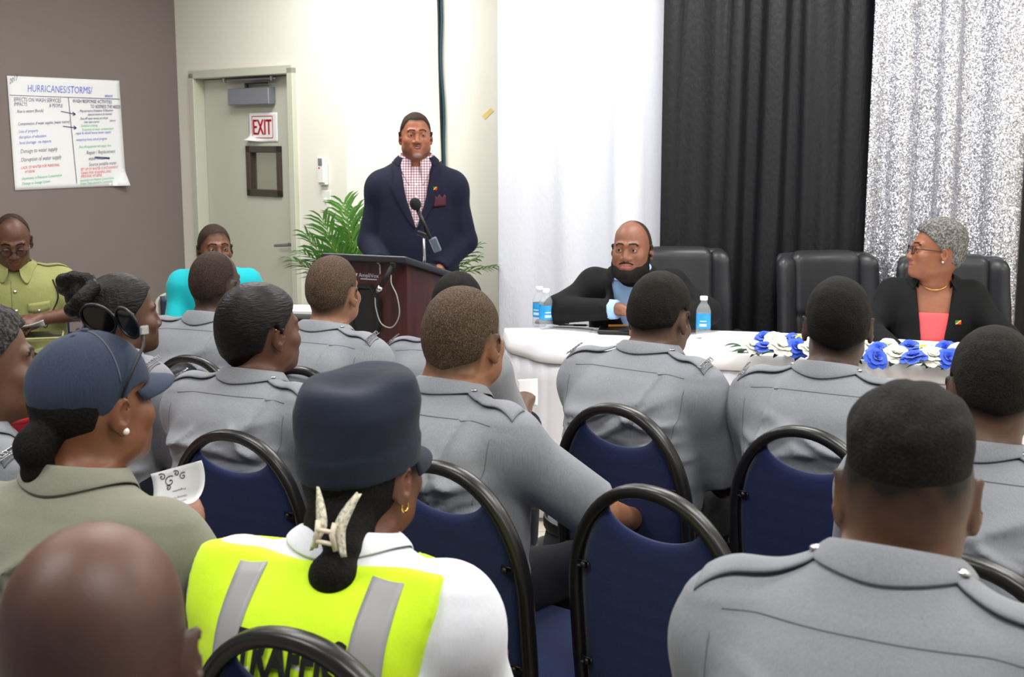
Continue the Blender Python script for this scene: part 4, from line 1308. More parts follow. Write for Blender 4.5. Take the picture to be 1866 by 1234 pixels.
def write(s, u, v, h, ink, wlim=None, shear=0.15, slant=0.0):
    V, Fc = text_geo(s, 1.0, 'LEFT', 0, shear)
    if len(V) == 0: return
    k = h; wx = np.ptp(V[:, 0]) * k * 0.62
    sx = k * 0.62 if wlim is None else min(k * 0.62, k * 0.62 * wlim / wx)
    W3 = [fpt(u + x * sx, v - y * k + slant * x * sx + 0.002 * math.sin(9 * x), 0.0052) for x, y, _ in V]
    MB().add(W3, Fc).build('handwritten_line', M[ink], fc)
def rule(u0, v0, u1, v1, ink, w=0.0035):
    a, b = fpt(u0, v0, 0.005), fpt(u1, v1, 0.005)
    d = unit(b - a); s = np.cross(d, nvec) * w / 2
    MB().add([a - s, b - s, b + s, a + s], [(0, 1, 2, 3)]).build('ruled_line', M[ink], fc)
write('2017', 0.015, 0.055, 0.060, 'ink_navy', 0.075, 0.2, -0.6)
write('HURRICANES/STORMS/', 0.16, 0.105, 0.090, 'ink_blue', 0.66); write('season', 0.85, 0.145, 0.045, 'ink_blue', 0.10)
rule(0.01, 0.168, 0.99, 0.175, 'ink_navy'); rule(0.515, 0.17, 0.54, 0.96, 'ink_navy')
write('EFFECTS ON WASH SERVICES', 0.04, 0.205, 0.050, 'ink_navy', 0.44); write('IMPACTS', 0.04, 0.245, 0.045, 'ink_navy', 0.13); write('& PEOPLE', 0.34, 0.25, 0.045, 'ink_navy', 0.15)
write('WASH RESPONSE ACTIVITIES', 0.55, 0.205, 0.045, 'ink_navy', 0.37); write('TO ADDRESS THE NEEDS', 0.71, 0.25, 0.045, 'ink_navy', 0.28)
for (s, v, ink, h, w_) in (('. Rise in waters (floods)', 0.31, 'ink_navy', .040, .30), ('. Contamination of water supplies (water source)', 0.42, 'ink_navy', .038, .46), ('. Loss of property', 0.485, 'ink_blue', .040, .22),
             ('. disruption of education', 0.535, 'ink_blue', .040, .32), ('. food shortage - no imports', 0.585, 'ink_blue', .040, .34), ('. Damage to water supply', 0.66, 'ink_grey', .052, .42),
             ('. Disruption of water supply', 0.735, 'ink_grey', .052, .46), ('. LACK OF WATER FOR PERSONAL', 0.805, 'ink_red', .036, .44), ('HYGIENE', 0.84, 'ink_red', .034, .11),
             ('. Uncertainty in Resource Conservation', 0.90, 'ink_green', .036, .44), ('. Damage to Sewage System', 0.945, 'ink_green', .036, .36)):
    write(s, 0.05 if s[0] == '.' else 0.09, v, h, ink, w_, 0.2, -0.06)
for (s, u, v, ink, h, w_) in (('. Physical source Evaluation & Education', 0.60, 0.295, 'ink_navy', .032, .37), ('physical treatment & chemical', 0.68, 0.325, 'ink_navy', .030, .30), ('. Shut off water service at critical', 0.60, 0.365, 'ink_navy', .032, .32),
             ('clean open sources', 0.64, 0.395, 'ink_navy', .030, .2), ('chlorine', 0.88, 0.38, 'ink_navy', .028, .09), ('. Sanitation training', 0.60, 0.43, 'ink_green', .034, .2), ('Reduction of water contamination', 0.62, 0.465, 'ink_green', .034, .34),
             ('. repair & rebuild homes (water supply)', 0.55, 0.50, 'ink_blue', .034, .40), ('. temporary home school program', 0.55, 0.56, 'ink_blue', .034, .36), ('Shut off equipment and supply lines', 0.58, 0.625, 'ink_green', .034, .36),
             ('. Repair / Replacement', 0.63, 0.68, 'ink_grey', .050, .33), ('water lines.', 0.66, 0.735, 'ink_grey', .050, .30), ('Source potable water.', 0.66, 0.79, 'ink_grey', .048, .33),
             ('SET UP OF WATER CONTAINMENT', 0.58, 0.835, 'ink_red', .036, .40), ('TANKS FOR WASHING AND', 0.58, 0.87, 'ink_red', .036, .36), ('PERSONAL HYGIENE', 0.58, 0.90, 'ink_red', .034, .27),
             ('Instruction on Hygiene Conservation', 0.57, 0.935, 'ink_green', .034, .36), ('Water Tanks Stored in Community', 0.57, 0.965, 'ink_green', .034, .34)):
    write(s, u, v, h, ink, w_, 0.2, -0.04)
for v0, v1, u0 in ((0.30, 0.325, 0.44), (0.435, 0.45, 0.45)):
    rule(u0, v0, 0.57, v1, 'ink_navy', .005); rule(0.545, v1 - .02, 0.57, v1, 'ink_navy', .005); rule(0.545, v1 + .012, 0.57, v1, 'ink_navy', .005)
rule(0.72, 0.725, 0.86, 0.735, 'ink_navy', .012)

# ---- curtains on pipe and drape
def curtain_mat(name, col, rough, metal=0.0, sequins=False, trans=0.0):
    m = bpy.data.materials.new(name); nt, b = nodes_of(m)
    b.inputs['Base Color'].default_value = col; b.inputs['Roughness'].default_value = rough; b.inputs['Metallic'].default_value = metal
    b.inputs['Specular IOR Level'].default_value = 0.3
    tc = nt.nodes.new('ShaderNodeTexCoord')
    if sequins:
        vo = nt.nodes.new('ShaderNodeTexVoronoi'); vo.inputs['Scale'].default_value = 230
        nt.links.new(tc.outputs['Object'], vo.inputs['Vector'])
        sb = nt.nodes.new('ShaderNodeVectorMath'); sb.operation = 'SUBTRACT'; sb.inputs[1].default_value = (0.5, 0.5, 0.5)
        nt.links.new(vo.outputs['Color'], sb.inputs[0])
        sc_ = nt.nodes.new('ShaderNodeVectorMath'); sc_.operation = 'SCALE'; sc_.inputs['Scale'].default_value = 0.9
        nt.links.new(sb.outputs[0], sc_.inputs[0])
        ge = nt.nodes.new('ShaderNodeNewGeometry')
        ad = nt.nodes.new('ShaderNodeVectorMath'); ad.operation = 'ADD'
        nt.links.new(ge.outputs['Normal'], ad.inputs[0]); nt.links.new(sc_.outputs[0], ad.inputs[1])
        no = nt.nodes.new('ShaderNodeVectorMath'); no.operation = 'NORMALIZE'; nt.links.new(ad.outputs[0], no.inputs[0])
        nt.links.new(no.outputs[0], b.inputs['Normal'])
        wn = nt.nodes.new('ShaderNodeTexWhiteNoise'); nt.links.new(vo.outputs['Color'], wn.inputs['Vector'])
        cr = nt.nodes.new('ShaderNodeValToRGB')
        cr.color_ramp.elements[0].color = C(140, 142, 152); cr.color_ramp.elements[1].color = C(236, 236, 242)
        nt.links.new(wn.outputs['Value'], cr.inputs[0]); nt.links.new(cr.outputs[0], b.inputs['Base Color'])
    else:
        mp = nt.nodes.new('ShaderNodeMapping'); mp.inputs['Scale'].default_value = (70, 70, 30)
        nt.links.new(tc.outputs['Object'], mp.inputs['Vector'])
        n_ = nt.nodes.new('ShaderNodeTexNoise'); n_.inputs['Scale'].default_value = 1; n_.inputs['Detail'].default_value = 4
        nt.links.new(mp.outputs[0], n_.inputs['Vector'])
        bp = nt.nodes.new('ShaderNodeBump'); bp.inputs['Strength'].default_value = 0.35; bp.inputs['Distance'].default_value = 0.008
        nt.links.new(n_.outputs['Fac'], bp.inputs['Height']); nt.links.new(bp.outputs[0], b.inputs['Normal'])
        if trans: b.inputs['Transmission Weight'].default_value = 0.0
    return m
M['cur_white'] = curtain_mat('white_crushed_drape', C(222, 224, 234), 0.6)
M['cur_black'] = curtain_mat('black_drape', C(24, 25, 28), 0.5)
M['cur_silver'] = curtain_mat('silver_sequin_drape', C(200, 202, 208), 0.34, 0.75, True)
CA = np.array([-0.06, 6.60]); DC = np.array([0.958, -0.287]); NC = np.array([-0.287, -0.958])
def cpx(px, py=250):
    """photo column -> distance along the curtain line"""
    k_ = (px - 933) / F_ / (FW[1] + UP[1] * -((py - 617) / F_))
    # X = k * Y
    return (k_ * CA[1] - CA[0]) / (DC[0] - k_ * DC[1])
def curtain(name, s0, s1, m, label, seed, off, amp=0.045, freq=30.0, flare=0.0, top=2.9):
    r_ = np.random.default_rng(seed)
    nx, nz = int((s1 - s0) * 150), 44
    S_ = np.linspace(0, s1 - s0, nx)
    zz = np.linspace(0.02, top, nz)
    ph = r_.uniform(0, 6.28, 8); fr = freq * np.array([0.35, 0.6, 0.8, 1.0, 1.25, 1.7]) ; am = np.array([0.5, 0.6, 0.8, 0.9, 0.5, 0.3])
    G = np.zeros((nx, nz, 3))
    for j, z in enumerate(zz):
        t = z / top
        s_ = S_ + 0.02 * np.sin(S_ * 3 + ph[6] + 2.0 * t) + flare * (1 - t) * np.sin(S_ * 2.0 + ph[7])
        y = sum(am[q] * np.sin(fr[q] * s_ + ph[q] + 0.9 * math.sin(2.4 * t + ph[q]) * 0.7) for q in range(6))
        y = np.tanh(y * 0.9) * amp * (0.75 + 0.25 * (1 - t))
        pos = CA[None] + DC[None] * (s0 + S_)[:, None] + NC[None] * (off + y)[:, None]
        G[:, j, 0] = pos[:, 0]; G[:, j, 1] = pos[:, 1]; G[:, j, 2] = z
    o = MB().grid(G, 0.004).build(name, m, None, True)
    return tag(o, label, 'curtain')
sA, sB, sC, sD = cpx(912), cpx(1216), cpx(1592), 3.05
curtain('white_curtain', sA, sB + 0.03, M['cur_white'], 'white gathered drape hanging behind the bearded man at the table', 1, 0.0, 0.058, 21, 0.03)
curtain('black_curtain', sB - 0.02, sC + 0.03, M['cur_black'], 'black gathered drape hanging behind the empty leather chair', 2, 0.03, 0.040, 36)
curtain('sequin_curtain', sC - 0.02, cpx(1867), M['cur_silver'], 'silver sequin drape hanging behind the woman in glasses', 3, 0.07, 0.040, 32)
curtain('dark_curtain', cpx(1867) - 0.02, sD + 0.2, M['cur_black'], 'black drape at the far right edge beyond the silver drape', 4, 0.0, 0.03, 36)
b_ = curtain('curtain_liner', sA - 0.012, sA + 0.10, M['cur_black'], 'narrow black liner edge showing left of the white drape', 5, -0.05, 0.010, 36)
pp = empty('drape_frame', (0, 0, 0), 0, 'metal pipe frame that the drapes hang from', 'drape frame')
a3 = np.array([*(CA + DC * (sA + 0.02) + NC * -0.065), 2.9]); b3 = np.array([*(CA + DC * (sD + 0.2) + NC * -0.065), 2.9])
MB().tube([a3, b3], 0.018, 10).build('crossbar', M['steel'], pp, True)
for t in (0.03, 0.5, 0.97):
    q = a3 * (1 - t) + b3 * t
    MB().tube([(q[0], q[1], 0.0), (q[0], q[1], 2.9)], 0.018, 10).box((q[0], q[1], 0.006), (0.10, 0.10, 0.012)).build('upright', M['steel'], pp, True)

# ------------------------------------------------------------------ furniture
def fabric_dots(name, col, col2, scale=260):
    m = bpy.data.materials.new(name); nt, b = nodes_of(m)
    b.inputs['Roughness'].default_value = 0.85; b.inputs['Sheen Weight'].default_value = 0.1; b.inputs['Specular IOR Level'].default_value = 0.25
    tc = nt.nodes.new('ShaderNodeTexCoord'); vo = nt.nodes.new('ShaderNodeTexVoronoi'); vo.inputs['Scale'].default_value = scale
    vo.inputs['Randomness'].default_value = 0.35
    nt.links.new(tc.outputs['Object'], vo.inputs['Vector'])
    cr = nt.nodes.new('ShaderNodeValToRGB'); cr.color_ramp.elements[0].position = 0.1; cr.color_ramp.elements[0].color = col2
    cr.color_ramp.elements[1].position = 0.45; cr.color_ramp.elements[1].color = col
    nt.links.new(vo.outputs['Distance'], cr.inputs[0]); nt.links.new(cr.outputs[0], b.inputs['Base Color'])
    bp = nt.nodes.new('ShaderNodeBump'); bp.inputs['Strength'].default_value = 0.4; bp.inputs['Distance'].default_value = 0.0006; bp.invert = True
    nt.links.new(vo.outputs['Distance'], bp.inputs['Height']); nt.links.new(bp.outputs[0], b.inputs['Normal'])
    return m
M['navy_fabric'] = fabric_dots('navy_upholstery', C(21, 33, 72), C(28, 43, 90))
M['chair_frame'] = mat('black_enamelled_steel', C(22, 21, 22), rough=0.32, spec=0.5, bump=(60, 0.04, 0.001))
M['leather'] = mat('black_leather', C(38, 39, 43), rough=0.38, spec=0.45, bump=(260, 0.25, 0.0012), var=0.08, varscale=20)
M['chair_shell'] = mat('chair_under_shell', C(16, 16, 17), rough=0.6)

def make_chair():
    """banquet chair; faces +Y, origin on the floor under the middle of the seat"""
    r = bpy.data.objects.new('banquet_chair', None); COL.objects.link(r)
    bx = lambda z: -0.215 - 0.10 * max(0, z - 0.42)              # the back leans a little
    arch = []
    for a in np.linspace(0, math.pi, 33):
        c, s = math.cos(a), math.sin(a)
        x = 0.196 * math.copysign(abs(c) ** 0.94, c); z = 0.665 + 0.245 * abs(s) ** 0.96
        arch.append((x, z))
    pr = [(0.190, 0.0, -0.29), (0.191, 0.20, -0.255), (0.193, 0.42, bx(.42)), (0.196, 0.55, bx(.55))]
    pts = [(x, y, z) for x, z, y in pr] + [(x, bx(z), z) for x, z in arch] + [(-x, y, z) for x, z, y in pr[::-1]]
    pts = [p_ for i, p_ in enumerate(pts) if i == 0 or np.linalg.norm(np.array(p_) - np.array(pts[i - 1])) > 0.004]
    pts = np.array(pts)
    # a flat oval tube: wide across the chair's depth
    V = []; Fc = []
    n = 10
    T = np.gradient(pts, axis=0); T /= np.linalg.norm(T, axis=1)[:, None]
    for i in range(len(pts)):
        d = unit(np.array([0, 1, 0.1]) - T[i] * T[i].dot([0, 1, 0.1])); s_ = np.cross(T[i], d)
        for j in range(n):
            a = 2 * math.pi * j / n
            ca, sa = math.cos(a), math.sin(a)
            V.append(pts[i] + d * 0.0165 * math.copysign(abs(ca) ** 0.6, ca) + s_ * 0.0125 * math.copysign(abs(sa) ** 0.6, sa))
    for i in range(len(pts) - 1):
        for j in range(n): Fc.append((i * n + j, i * n + (j + 1) % n, (i + 1) * n + (j + 1) % n, (i + 1) * n + j))
    Fc += [tuple(range(n)), tuple(range((len(pts) - 1) * n, len(pts) * n))[::-1]]
    mk('back_frame', V, Fc, M['chair_frame'], r, True)
    # padded back with its dipped top edge
    nx, nz = 25, 24
    rows_f, rows_b = [], []
    for i, u in enumerate(np.linspace(-1, 1, nx)):
        rf, rb = [], []
        for j, v in enumerate(np.linspace(0, 1, nz)):
            # width limit by height follows the frame, 22 mm inside it
            ztop = 0.862 - 0.046 * math.cos(u * math.pi / 2) ** 0.8
            z = 0.475 + (ztop - 0.475) * v
            fz = 0.196 if z < 0.665 else 0.196 * max(0.02, (1 - min(1, ((z - 0.665) / 0.245)) ** 2.08)) ** 0.47
            x = u * (fz - 0.017)
            edge = min(1, (1 - abs(u)) / 0.12 + 0.02) ** 0.5 * min(1, min(v, 1 - v) / 0.06 + 0.02) ** 0.5
            y = bx(z)
            rf.append((x, y + 0.004 + 0.026 * edge, z)); rb.append((x, y - 0.001 - 0.008 * edge, z))
        rows_f.append(rf); rows_b.append(rb)
    A_ = np.array(rows_f); B_ = np.array(rows_b)
    N_ = nx * nz; idx = np.arange(N_).reshape(nx, nz)
    q = np.stack([idx[:-1, :-1], idx[1:, :-1], idx[1:, 1:], idx[:-1, 1:]], -1).reshape(-1, 4)
    ring = list(idx[:, 0]) + list(idx[-1, 1:]) + list(idx[-2::-1, -1]) + list(idx[0, -2:0:-1])
    Fc = [tuple(f[::-1]) for f in q] + [tuple(f + N_) for f in q]
    for i in range(len(ring)):
        a, b = ring[i], ring[(i + 1) % len(ring)]
        Fc.append((a, b, b + N_, a + N_))
    bk = mk('back_pad', np.concatenate([A_.reshape(-1, 3), B_.reshape(-1, 3)]), Fc, M['navy_fabric'], r, True)
    for sx in (-1, 1):
        for z in (0.53, 0.735):
            fz = 0.196 if z < 0.665 else 0.196 * (1 - ((z - 0.665) / 0.245) ** 2.08) ** 0.47
            mb = MB().box((sx * (fz - 0.024), bx(z) - 0.013, z), (0.030, 0.005, 0.016), None, 0.002)
            mb.lathe([(0.006, 0), (0.006, 0.004), (0.0001, 0.006)], (sx * (fz - 0.028), bx(z) - 0.015, z), 10, rotx(math.pi / 2))
            mb.build('bracket', M['black_plastic'], r, True)
    # seat
    sf = Field()
    def seat(P_):
        q = np.abs(P_ - np.array([0, 0.0, 0.438])) - np.array([0.185, 0.190, 0.010])
        o_ = np.linalg.norm(np.maximum(q, 0), axis=1) + np.minimum(q.max(1), 0)
        return o_ - 0.026 - 0.012 * np.clip(1 - (P_[:, 0] / 0.2) ** 2, 0, 1) * np.clip(1 - (P_[:, 1] / 0.2) ** 2, 0, 1) * (P_[:, 2] > 0.44)
    sf.add(seat, (-0.22, -0.22, 0.39), (0.22, 0.22, 0.49), 0.01)
    V, Q = surface(sf, np.array([-0.24, -0.24, 0.38]), np.array([0.24, 0.24, 0.50]), 0.012)
    mk('seat', V, Q, M['navy_fabric'], r)
    mb = MB().box((0, 0, 0.402), (0.37, 0.37, 0.02), None, 0.004)
    mb.build('seat_pan', M['chair_shell'], r)
    for sx in (-1, 1):
        MB().tube([(sx * 0.188, 0.21, 0.405), (sx * 0.190, 0.225, 0.36), (sx * 0.197, 0.25, 0.0)], 0.0125, 8).build('front_leg', M['chair_frame'], r, True)
        MB().tube([(sx * 0.196, -0.245, 0.385), (sx * 0.188, 0.21, 0.398)], 0.0115, 8).build('side_rail', M['chair_frame'], r, True)
    MB().tube([(-0.188, 0.212, 0.398), (0.188, 0.212, 0.398)], 0.0115, 8).build('cross_rail', M['chair_frame'], r, True)
    return r
chair0 = make_chair()
CHAIRS = []
def place_chair(loc, yaw, label, sc=1.04):
    r = chair0 if not CHAIRS else copy_tree(chair0)
    r.location = (float(loc[0]), float(loc[1]), 0); r.rotation_euler = (0, 0, yaw)
    r.scale = (sc, sc, sc)
    tag(r, label, 'chair', 'navy banquet chairs of the audience')
    CHAIRS.append(r)
    return r

def make_exec():
    """high backed black leather office chair facing +Y"""
    r = bpy.data.objects.new('office_chair', None); COL.objects.link(r)
    def rb(c, h, rad):
        c = np.array(c, float); h = np.array(h, float)
        def g(P_):
            q = np.abs(P_ - c) - (h - rad)
            return np.linalg.norm(np.maximum(q, 0), axis=1) + np.minimum(q.max(1), 0) - rad
        return g, c - h, c + h
    T = rotx(0.10)
    def field(f): 
        return f
    def part(name, prims, m, res=0.012, warp=None):
        f = Field()
        for (c, h, rad, k) in prims:
            g, lo, hi = rb(c, h, rad); f.add(g, lo, hi, k)
        if warp: f.post.append(warp)
        lo, hi = f.bounds(0.04)
        V, Q = surface(f, lo, hi, res)
        back = V[:, 2] > 0.0
        return V, Q
    def put(name, V, Q, m):
        return mk(name, V, Q, m, r)
    # back: centre panel between two side bolsters, rounded head
    lean = lambda V: np.stack([V[:, 0], V[:, 1] - 0.14 * (V[:, 2] - 0.5) - 0.10 * (V[:, 0] / 0.3) ** 2 * -1, V[:, 2]], 1)
    V, Q = part('c', [((0, -0.26, 0.93), (0.185, 0.055, 0.16), 0.05, 0.01), ((0, -0.265, 0.66), (0.185, 0.050, 0.15), 0.045, 0.008)], None)
    put('back_cushion', lean(V), Q, M['leather'])
    for sx in (-1, 1):
        f = Field()
        f.rc((sx * 0.225, -0.265, 0.60), (sx * 0.222, -0.265, 1.02), 0.062, 0.056, 0.02)
        wv = wob(4, 6, 10, 30)
        f.post.append(lambda P_, d: d - 0.003 * wv(P_))
        V, Q = surface(f, *f.bounds(0.03), 0.012)
        put('side_bolster', lean(V), Q, M['leather'])
    f = Field(); g, lo, hi = rb((0, -0.300, 0.78), (0.265, 0.035, 0.30), 0.034); f.add(g, lo, hi, 0.02)
    V, Q = surface(f, *f.bounds(0.03), 0.013); put('back_shell', lean(V), Q, M['leather'])
    f = Field(); g, lo, hi = rb((0, 0.02, 0.47), (0.26, 0.27, 0.065), 0.06); f.add(g, lo, hi, 0.02)
    V, Q = surface(f, *f.bounds(0.03), 0.014); put('seat', V, Q, M['leather'])
    for sx in (-1, 1):
        f = Field(); f.rc((sx * 0.30, -0.18, 0.66), (sx * 0.30, 0.16, 0.665), 0.032, 0.032, 0.01)
        f.rc((sx * 0.30, -0.20, 0.64), (sx * 0.27, -0.14, 0.44), 0.02, 0.02, 0.02); f.rc((sx * 0.30, 0.15, 0.64), (sx * 0.27, 0.08, 0.44), 0.02, 0.02, 0.02)
        V, Q = surface(f, *f.bounds(0.03), 0.011); put('armrest', V, Q, M['leather'])
    mb = MB().lathe([(0.03, 0.09), (0.03, 0.30), (0.022, 0.30), (0.022, 0.43)], (0, 0, 0), 14).build('gas_column', M['black_plastic'], r, True)
    mb = MB()
    for k_ in range(5):
        a = k_ * 2 * math.pi / 5
        mb.tube([(0, 0, 0.11), (0.18 * math.cos(a), 0.18 * math.sin(a), 0.095), (0.30 * math.cos(a), 0.30 * math.sin(a), 0.075)], [0.028, 0.022, 0.016], 8)
    base = mb.build('star_base', M['black_plastic'], r, True)
    for k_ in range(5):
        a = k_ * 2 * math.pi / 5
        MB().tube([(0.30 * math.cos(a) - 0.02 * math.sin(a), 0.30 * math.sin(a) + 0.02 * math.cos(a), 0.03), (0.30 * math.cos(a) + 0.02 * math.sin(a), 0.30 * math.sin(a) - 0.02 * math.cos(a), 0.03)], 0.030, 12).build('castor', M['black_plastic'], base, True)
    return r
ex0_ = make_exec()
EX = []
def place_exec(px, Y, yaw, label, lift=0.0):
    r = ex0_ if not EX else copy_tree(ex0_)
    k_ = P(px, 460, Y)
    r.location = (k_[0], k_[1], 0); r.rotation_euler = (0, 0, yaw); r.scale = (0.92, 0.95, 1.0)
    tag(r, label, 'office chair', 'black leather chairs behind the head table'); EX.append(r)
    return r

# ---- head table with its white cloth and pleated skirt
M['tablecloth'] = mat('white_tablecloth', C(240, 240, 246), rough=0.7, bump=(60, 0.08, 0.003), spec=0.3)
def skirt_mat():
    m = mat('white_table_skirt', C(232, 232, 240), rough=0.65, bump=(90, 0.1, 0.002), spec=0.3)
    return m
M['skirt'] = skirt_mat()
front = [PZ(921, 598, .76)[:2], np.array([-0.01, 5.38]), PZ(960, 622, .76)[:2], PZ(1005, 632, .76)[:2], PZ(1140, 637, .76)[:2], PZ(1290, 642, .76)[:2], PZ(1472, 650, .76)[:2], PZ(1610, 659, .76)[:2], PZ(1740, 668, .76)[:2]]
d_ = unit(front[-1] - front[-3]); front += [front[-1] + d_ * 0.5, front[-1] + d_ * 1.0]
front = catmull(np.array(front), 8)
fr0 = front[20]; dd = np.array([0.958, -0.287]); nn_ = np.array([0.287, 0.958])
back = [PZ(921, 598, .76)[:2] + np.array([0.05, 0.04])]
dep = 0.60
fb_ = front[30:]
tang = np.gradient(fb_, axis=0); tang /= np.linalg.norm(tang, axis=1)[:, None]
backp = fb_ + np.stack([-tang[:, 1], tang[:, 0]], 1) * dep
poly = list(front) + list(backp[::-1])
table = empty('head_table', (*((poly[10] + poly[-30]) / 2), 0), 0, 'long head table under a white cloth with a pleated white skirt', 'table')
tl = np.array([table.location[0], table.location[1]])
loc = [tuple(np.array(q) - tl) for q in poly]
MB().prism(loc, 0.735, 0.760).build('table_top', M['tablecloth'], table)
# cloth band: a soft edge below the top with a hem seam
G = []
for q in front - tl:
    G.append([(q[0], q[1], 0.7605), (q[0], q[1], 0.755), (q[0], q[1], 0.72), (q[0], q[1], 0.692)])
G = np.array(G)
tg = np.gradient(front, axis=0); tg /= np.linalg.norm(tg, axis=1)[:, None]; ns = np.stack([tg[:, 1], -tg[:, 0]], 1)
s_ = np.concatenate([[0], np.cumsum(np.linalg.norm(np.diff(front, axis=0), axis=1))])
for j, o_ in enumerate((0.0, 0.005, 0.010, 0.013)):
    G[:, j, :2] += ns * (o_ + 0.0015 * np.sin(s_ * 19 + j))[:, None]
MB().grid(G[:, ::-1], 0.003).build('cloth_band', M['tablecloth'], table, True)
ss = np.arange(0, s_[-1], 0.006)
fx = np.stack([np.interp(ss, s_, front[:, 0]), np.interp(ss, s_, front[:, 1])], 1); fn = np.stack([np.interp(ss, s_, ns[:, 0]), np.interp(ss, s_, ns[:, 1])], 1)
G = np.zeros((len(ss), 8, 3))
pl = (ss * 9.0) % 1.0
zz = np.linspace(0.705, 0.02, 8)
for j, z in enumerate(zz):
    t = j / 7
    o_ = -0.004 + 0.006 * t + (0.006 + 0.016 * t) * np.where(pl < 0.78, pl / 0.78, (1 - pl) / 0.22) + 0.006 * t * np.sin(ss * 23 + 2 * t)
    G[:, j, :2] = fx - tl + fn * o_[:, None]; G[:, j, 2] = z
MB().grid(G[:, ::-1], 0.002).build('skirt', M['skirt'], table, True)
for q in (front[16] + np.array([0.12, 0.2]), front[-8] + np.array([-0.05, 0.2]), front[-8] + np.array([0.1, 0.5]), front[22] + np.array([0.05, 0.5])):
    q = q - tl
    MB().tube([(q[0], q[1], 0.0), (q[0], q[1], 0.735)], 0.016, 8).build('leg', M['chair_frame'], table, True)
# ------------------------------------------------------------------ lectern, microphones, plant
def wood_mat(name, c1, c2):
    m = bpy.data.materials.new(name); nt, b = nodes_of(m)
    b.inputs['Roughness'].default_value = 0.38
    tc = nt.nodes.new('ShaderNodeTexCoord'); mp = nt.nodes.new('ShaderNodeMapping'); mp.inputs['Scale'].default_value = (22, 22, 1.6)
    nt.links.new(tc.outputs['Object'], mp.inputs['Vector'])
    n = nt.nodes.new('ShaderNodeTexNoise'); n.inputs['Scale'].default_value = 1.6; n.inputs['Detail'].default_value = 5
    nt.links.new(mp.outputs[0], n.inputs['Vector'])
    cr = nt.nodes.new('ShaderNodeValToRGB'); cr.color_ramp.elements[0].position = 0.3; cr.color_ramp.elements[0].color = c1
    cr.color_ramp.elements[1].position = 0.7; cr.color_ramp.elements[1].color = c2
    nt.links.new(n.outputs['Fac'], cr.inputs[0]); nt.links.new(cr.outputs[0], b.inputs['Base Color'])
    return m
M['mahogany'] = wood_mat('dark_mahogany', C(44, 18, 18), C(74, 32, 28))
M['lectern_top'] = mat('dark_grey_laminate', C(38, 40, 48), rough=0.4, bump=(200, 0.1, 0.001))
M['grille'] = mat('speaker_grille_cloth', C(24, 24, 26), rough=0.8, bump=(420, 0.6, 0.002))
M['mic_grey'] = mat('grey_microphone_body', C(120, 128, 142), rough=0.35, metal=0.6)
M['foam'] = mat('black_foam', C(24, 25, 28), rough=0.95, bump=(260, 0.7, 0.003))
M['logo'] = mat('pale_print', C(170, 178, 196), rough=0.5)
M['cable_grey'] = mat('grey_cable', C(150, 150, 152), rough=0.4)
zt = 1.113
NC_ = PZ(741, 467, zt); fd = unit([-0.90, 0.42]); sd_ = unit([0.42, 0.90])   # from the near corner: along the front edge, along the side
wl, dl = 0.445, 0.50
lec_ang = math.atan2(-fd[1], -fd[0])                 # local X runs from the left end to the near corner, local Y to the back
lo_ = NC_[:2] + fd * wl / 2 + sd_ * dl / 2
lec = empty('lectern', (lo_[0], lo_[1], 0), lec_ang, 'dark mahogany lectern with a sloping grey top, in front of the standing speaker', 'lectern')
hw, hd = wl / 2, dl / 2
drop = 0.125
def topz(y): return zt - drop * (y + hd) / dl
mb = MB()
V = []
for (x, y) in ((-hw, -hd), (hw, -hd), (hw, hd), (-hw, hd)):
    V.append((x, y, topz(y)))
for (x, y) in ((-hw, -hd), (hw, -hd), (hw, hd), (-hw, hd)):
    V.append((x, y, topz(y) - 0.030))
top = mk('top', V, [(0, 1, 2, 3), (7, 6, 5, 4), (0, 4, 5, 1), (1, 5, 6, 2), (2, 6, 7, 3), (3, 7, 4, 0)], M['lectern_top'], lec, False)
bv = top.modifiers.new('edge', 'BEVEL'); bv.width = 0.010; bv.segments = 3
bwid, y0_, y1_ = hw - 0.035, -hd + 0.06, hd - 0.10
zb0 = zt - 0.034
MB().box((0, y0_ + 0.010, (zb0 - 0.02) / 2 + 0.02), (2 * bwid, 0.020, zb0 - 0.035)).build('front_panel', M['mahogany'], lec)
for sx in (-1, 1):
    V = [(sx * bwid, y0_ + .02, 0.03), (sx * bwid, y1_, 0.03), (sx * bwid, y1_, topz(y1_) - .032), (sx * bwid, y0_ + .02, topz(y0_) - .036)]
    V2 = [(v[0] - sx * 0.02, v[1], v[2]) for v in V]
    q = [(0, 1, 2, 3), (7, 6, 5, 4)] + [(i, (i + 1) % 4 + 0, 4 + (i + 1) % 4, 4 + i) for i in range(4)]
    mk('side_panel', V + V2, [q[0], q[1]] + [f[::-1] for f in q[2:]], M['mahogany'], lec, False)
MB().box((0, 0.0, 0.62), (2 * bwid - 0.045, 0.25, 0.018)).build('shelf', M['mahogany'], lec)
MB().box((0, 0.0, 0.016), (wl - 0.02, dl - 0.08, 0.032), None, 0.006).build('plinth', M['lectern_top'], lec)
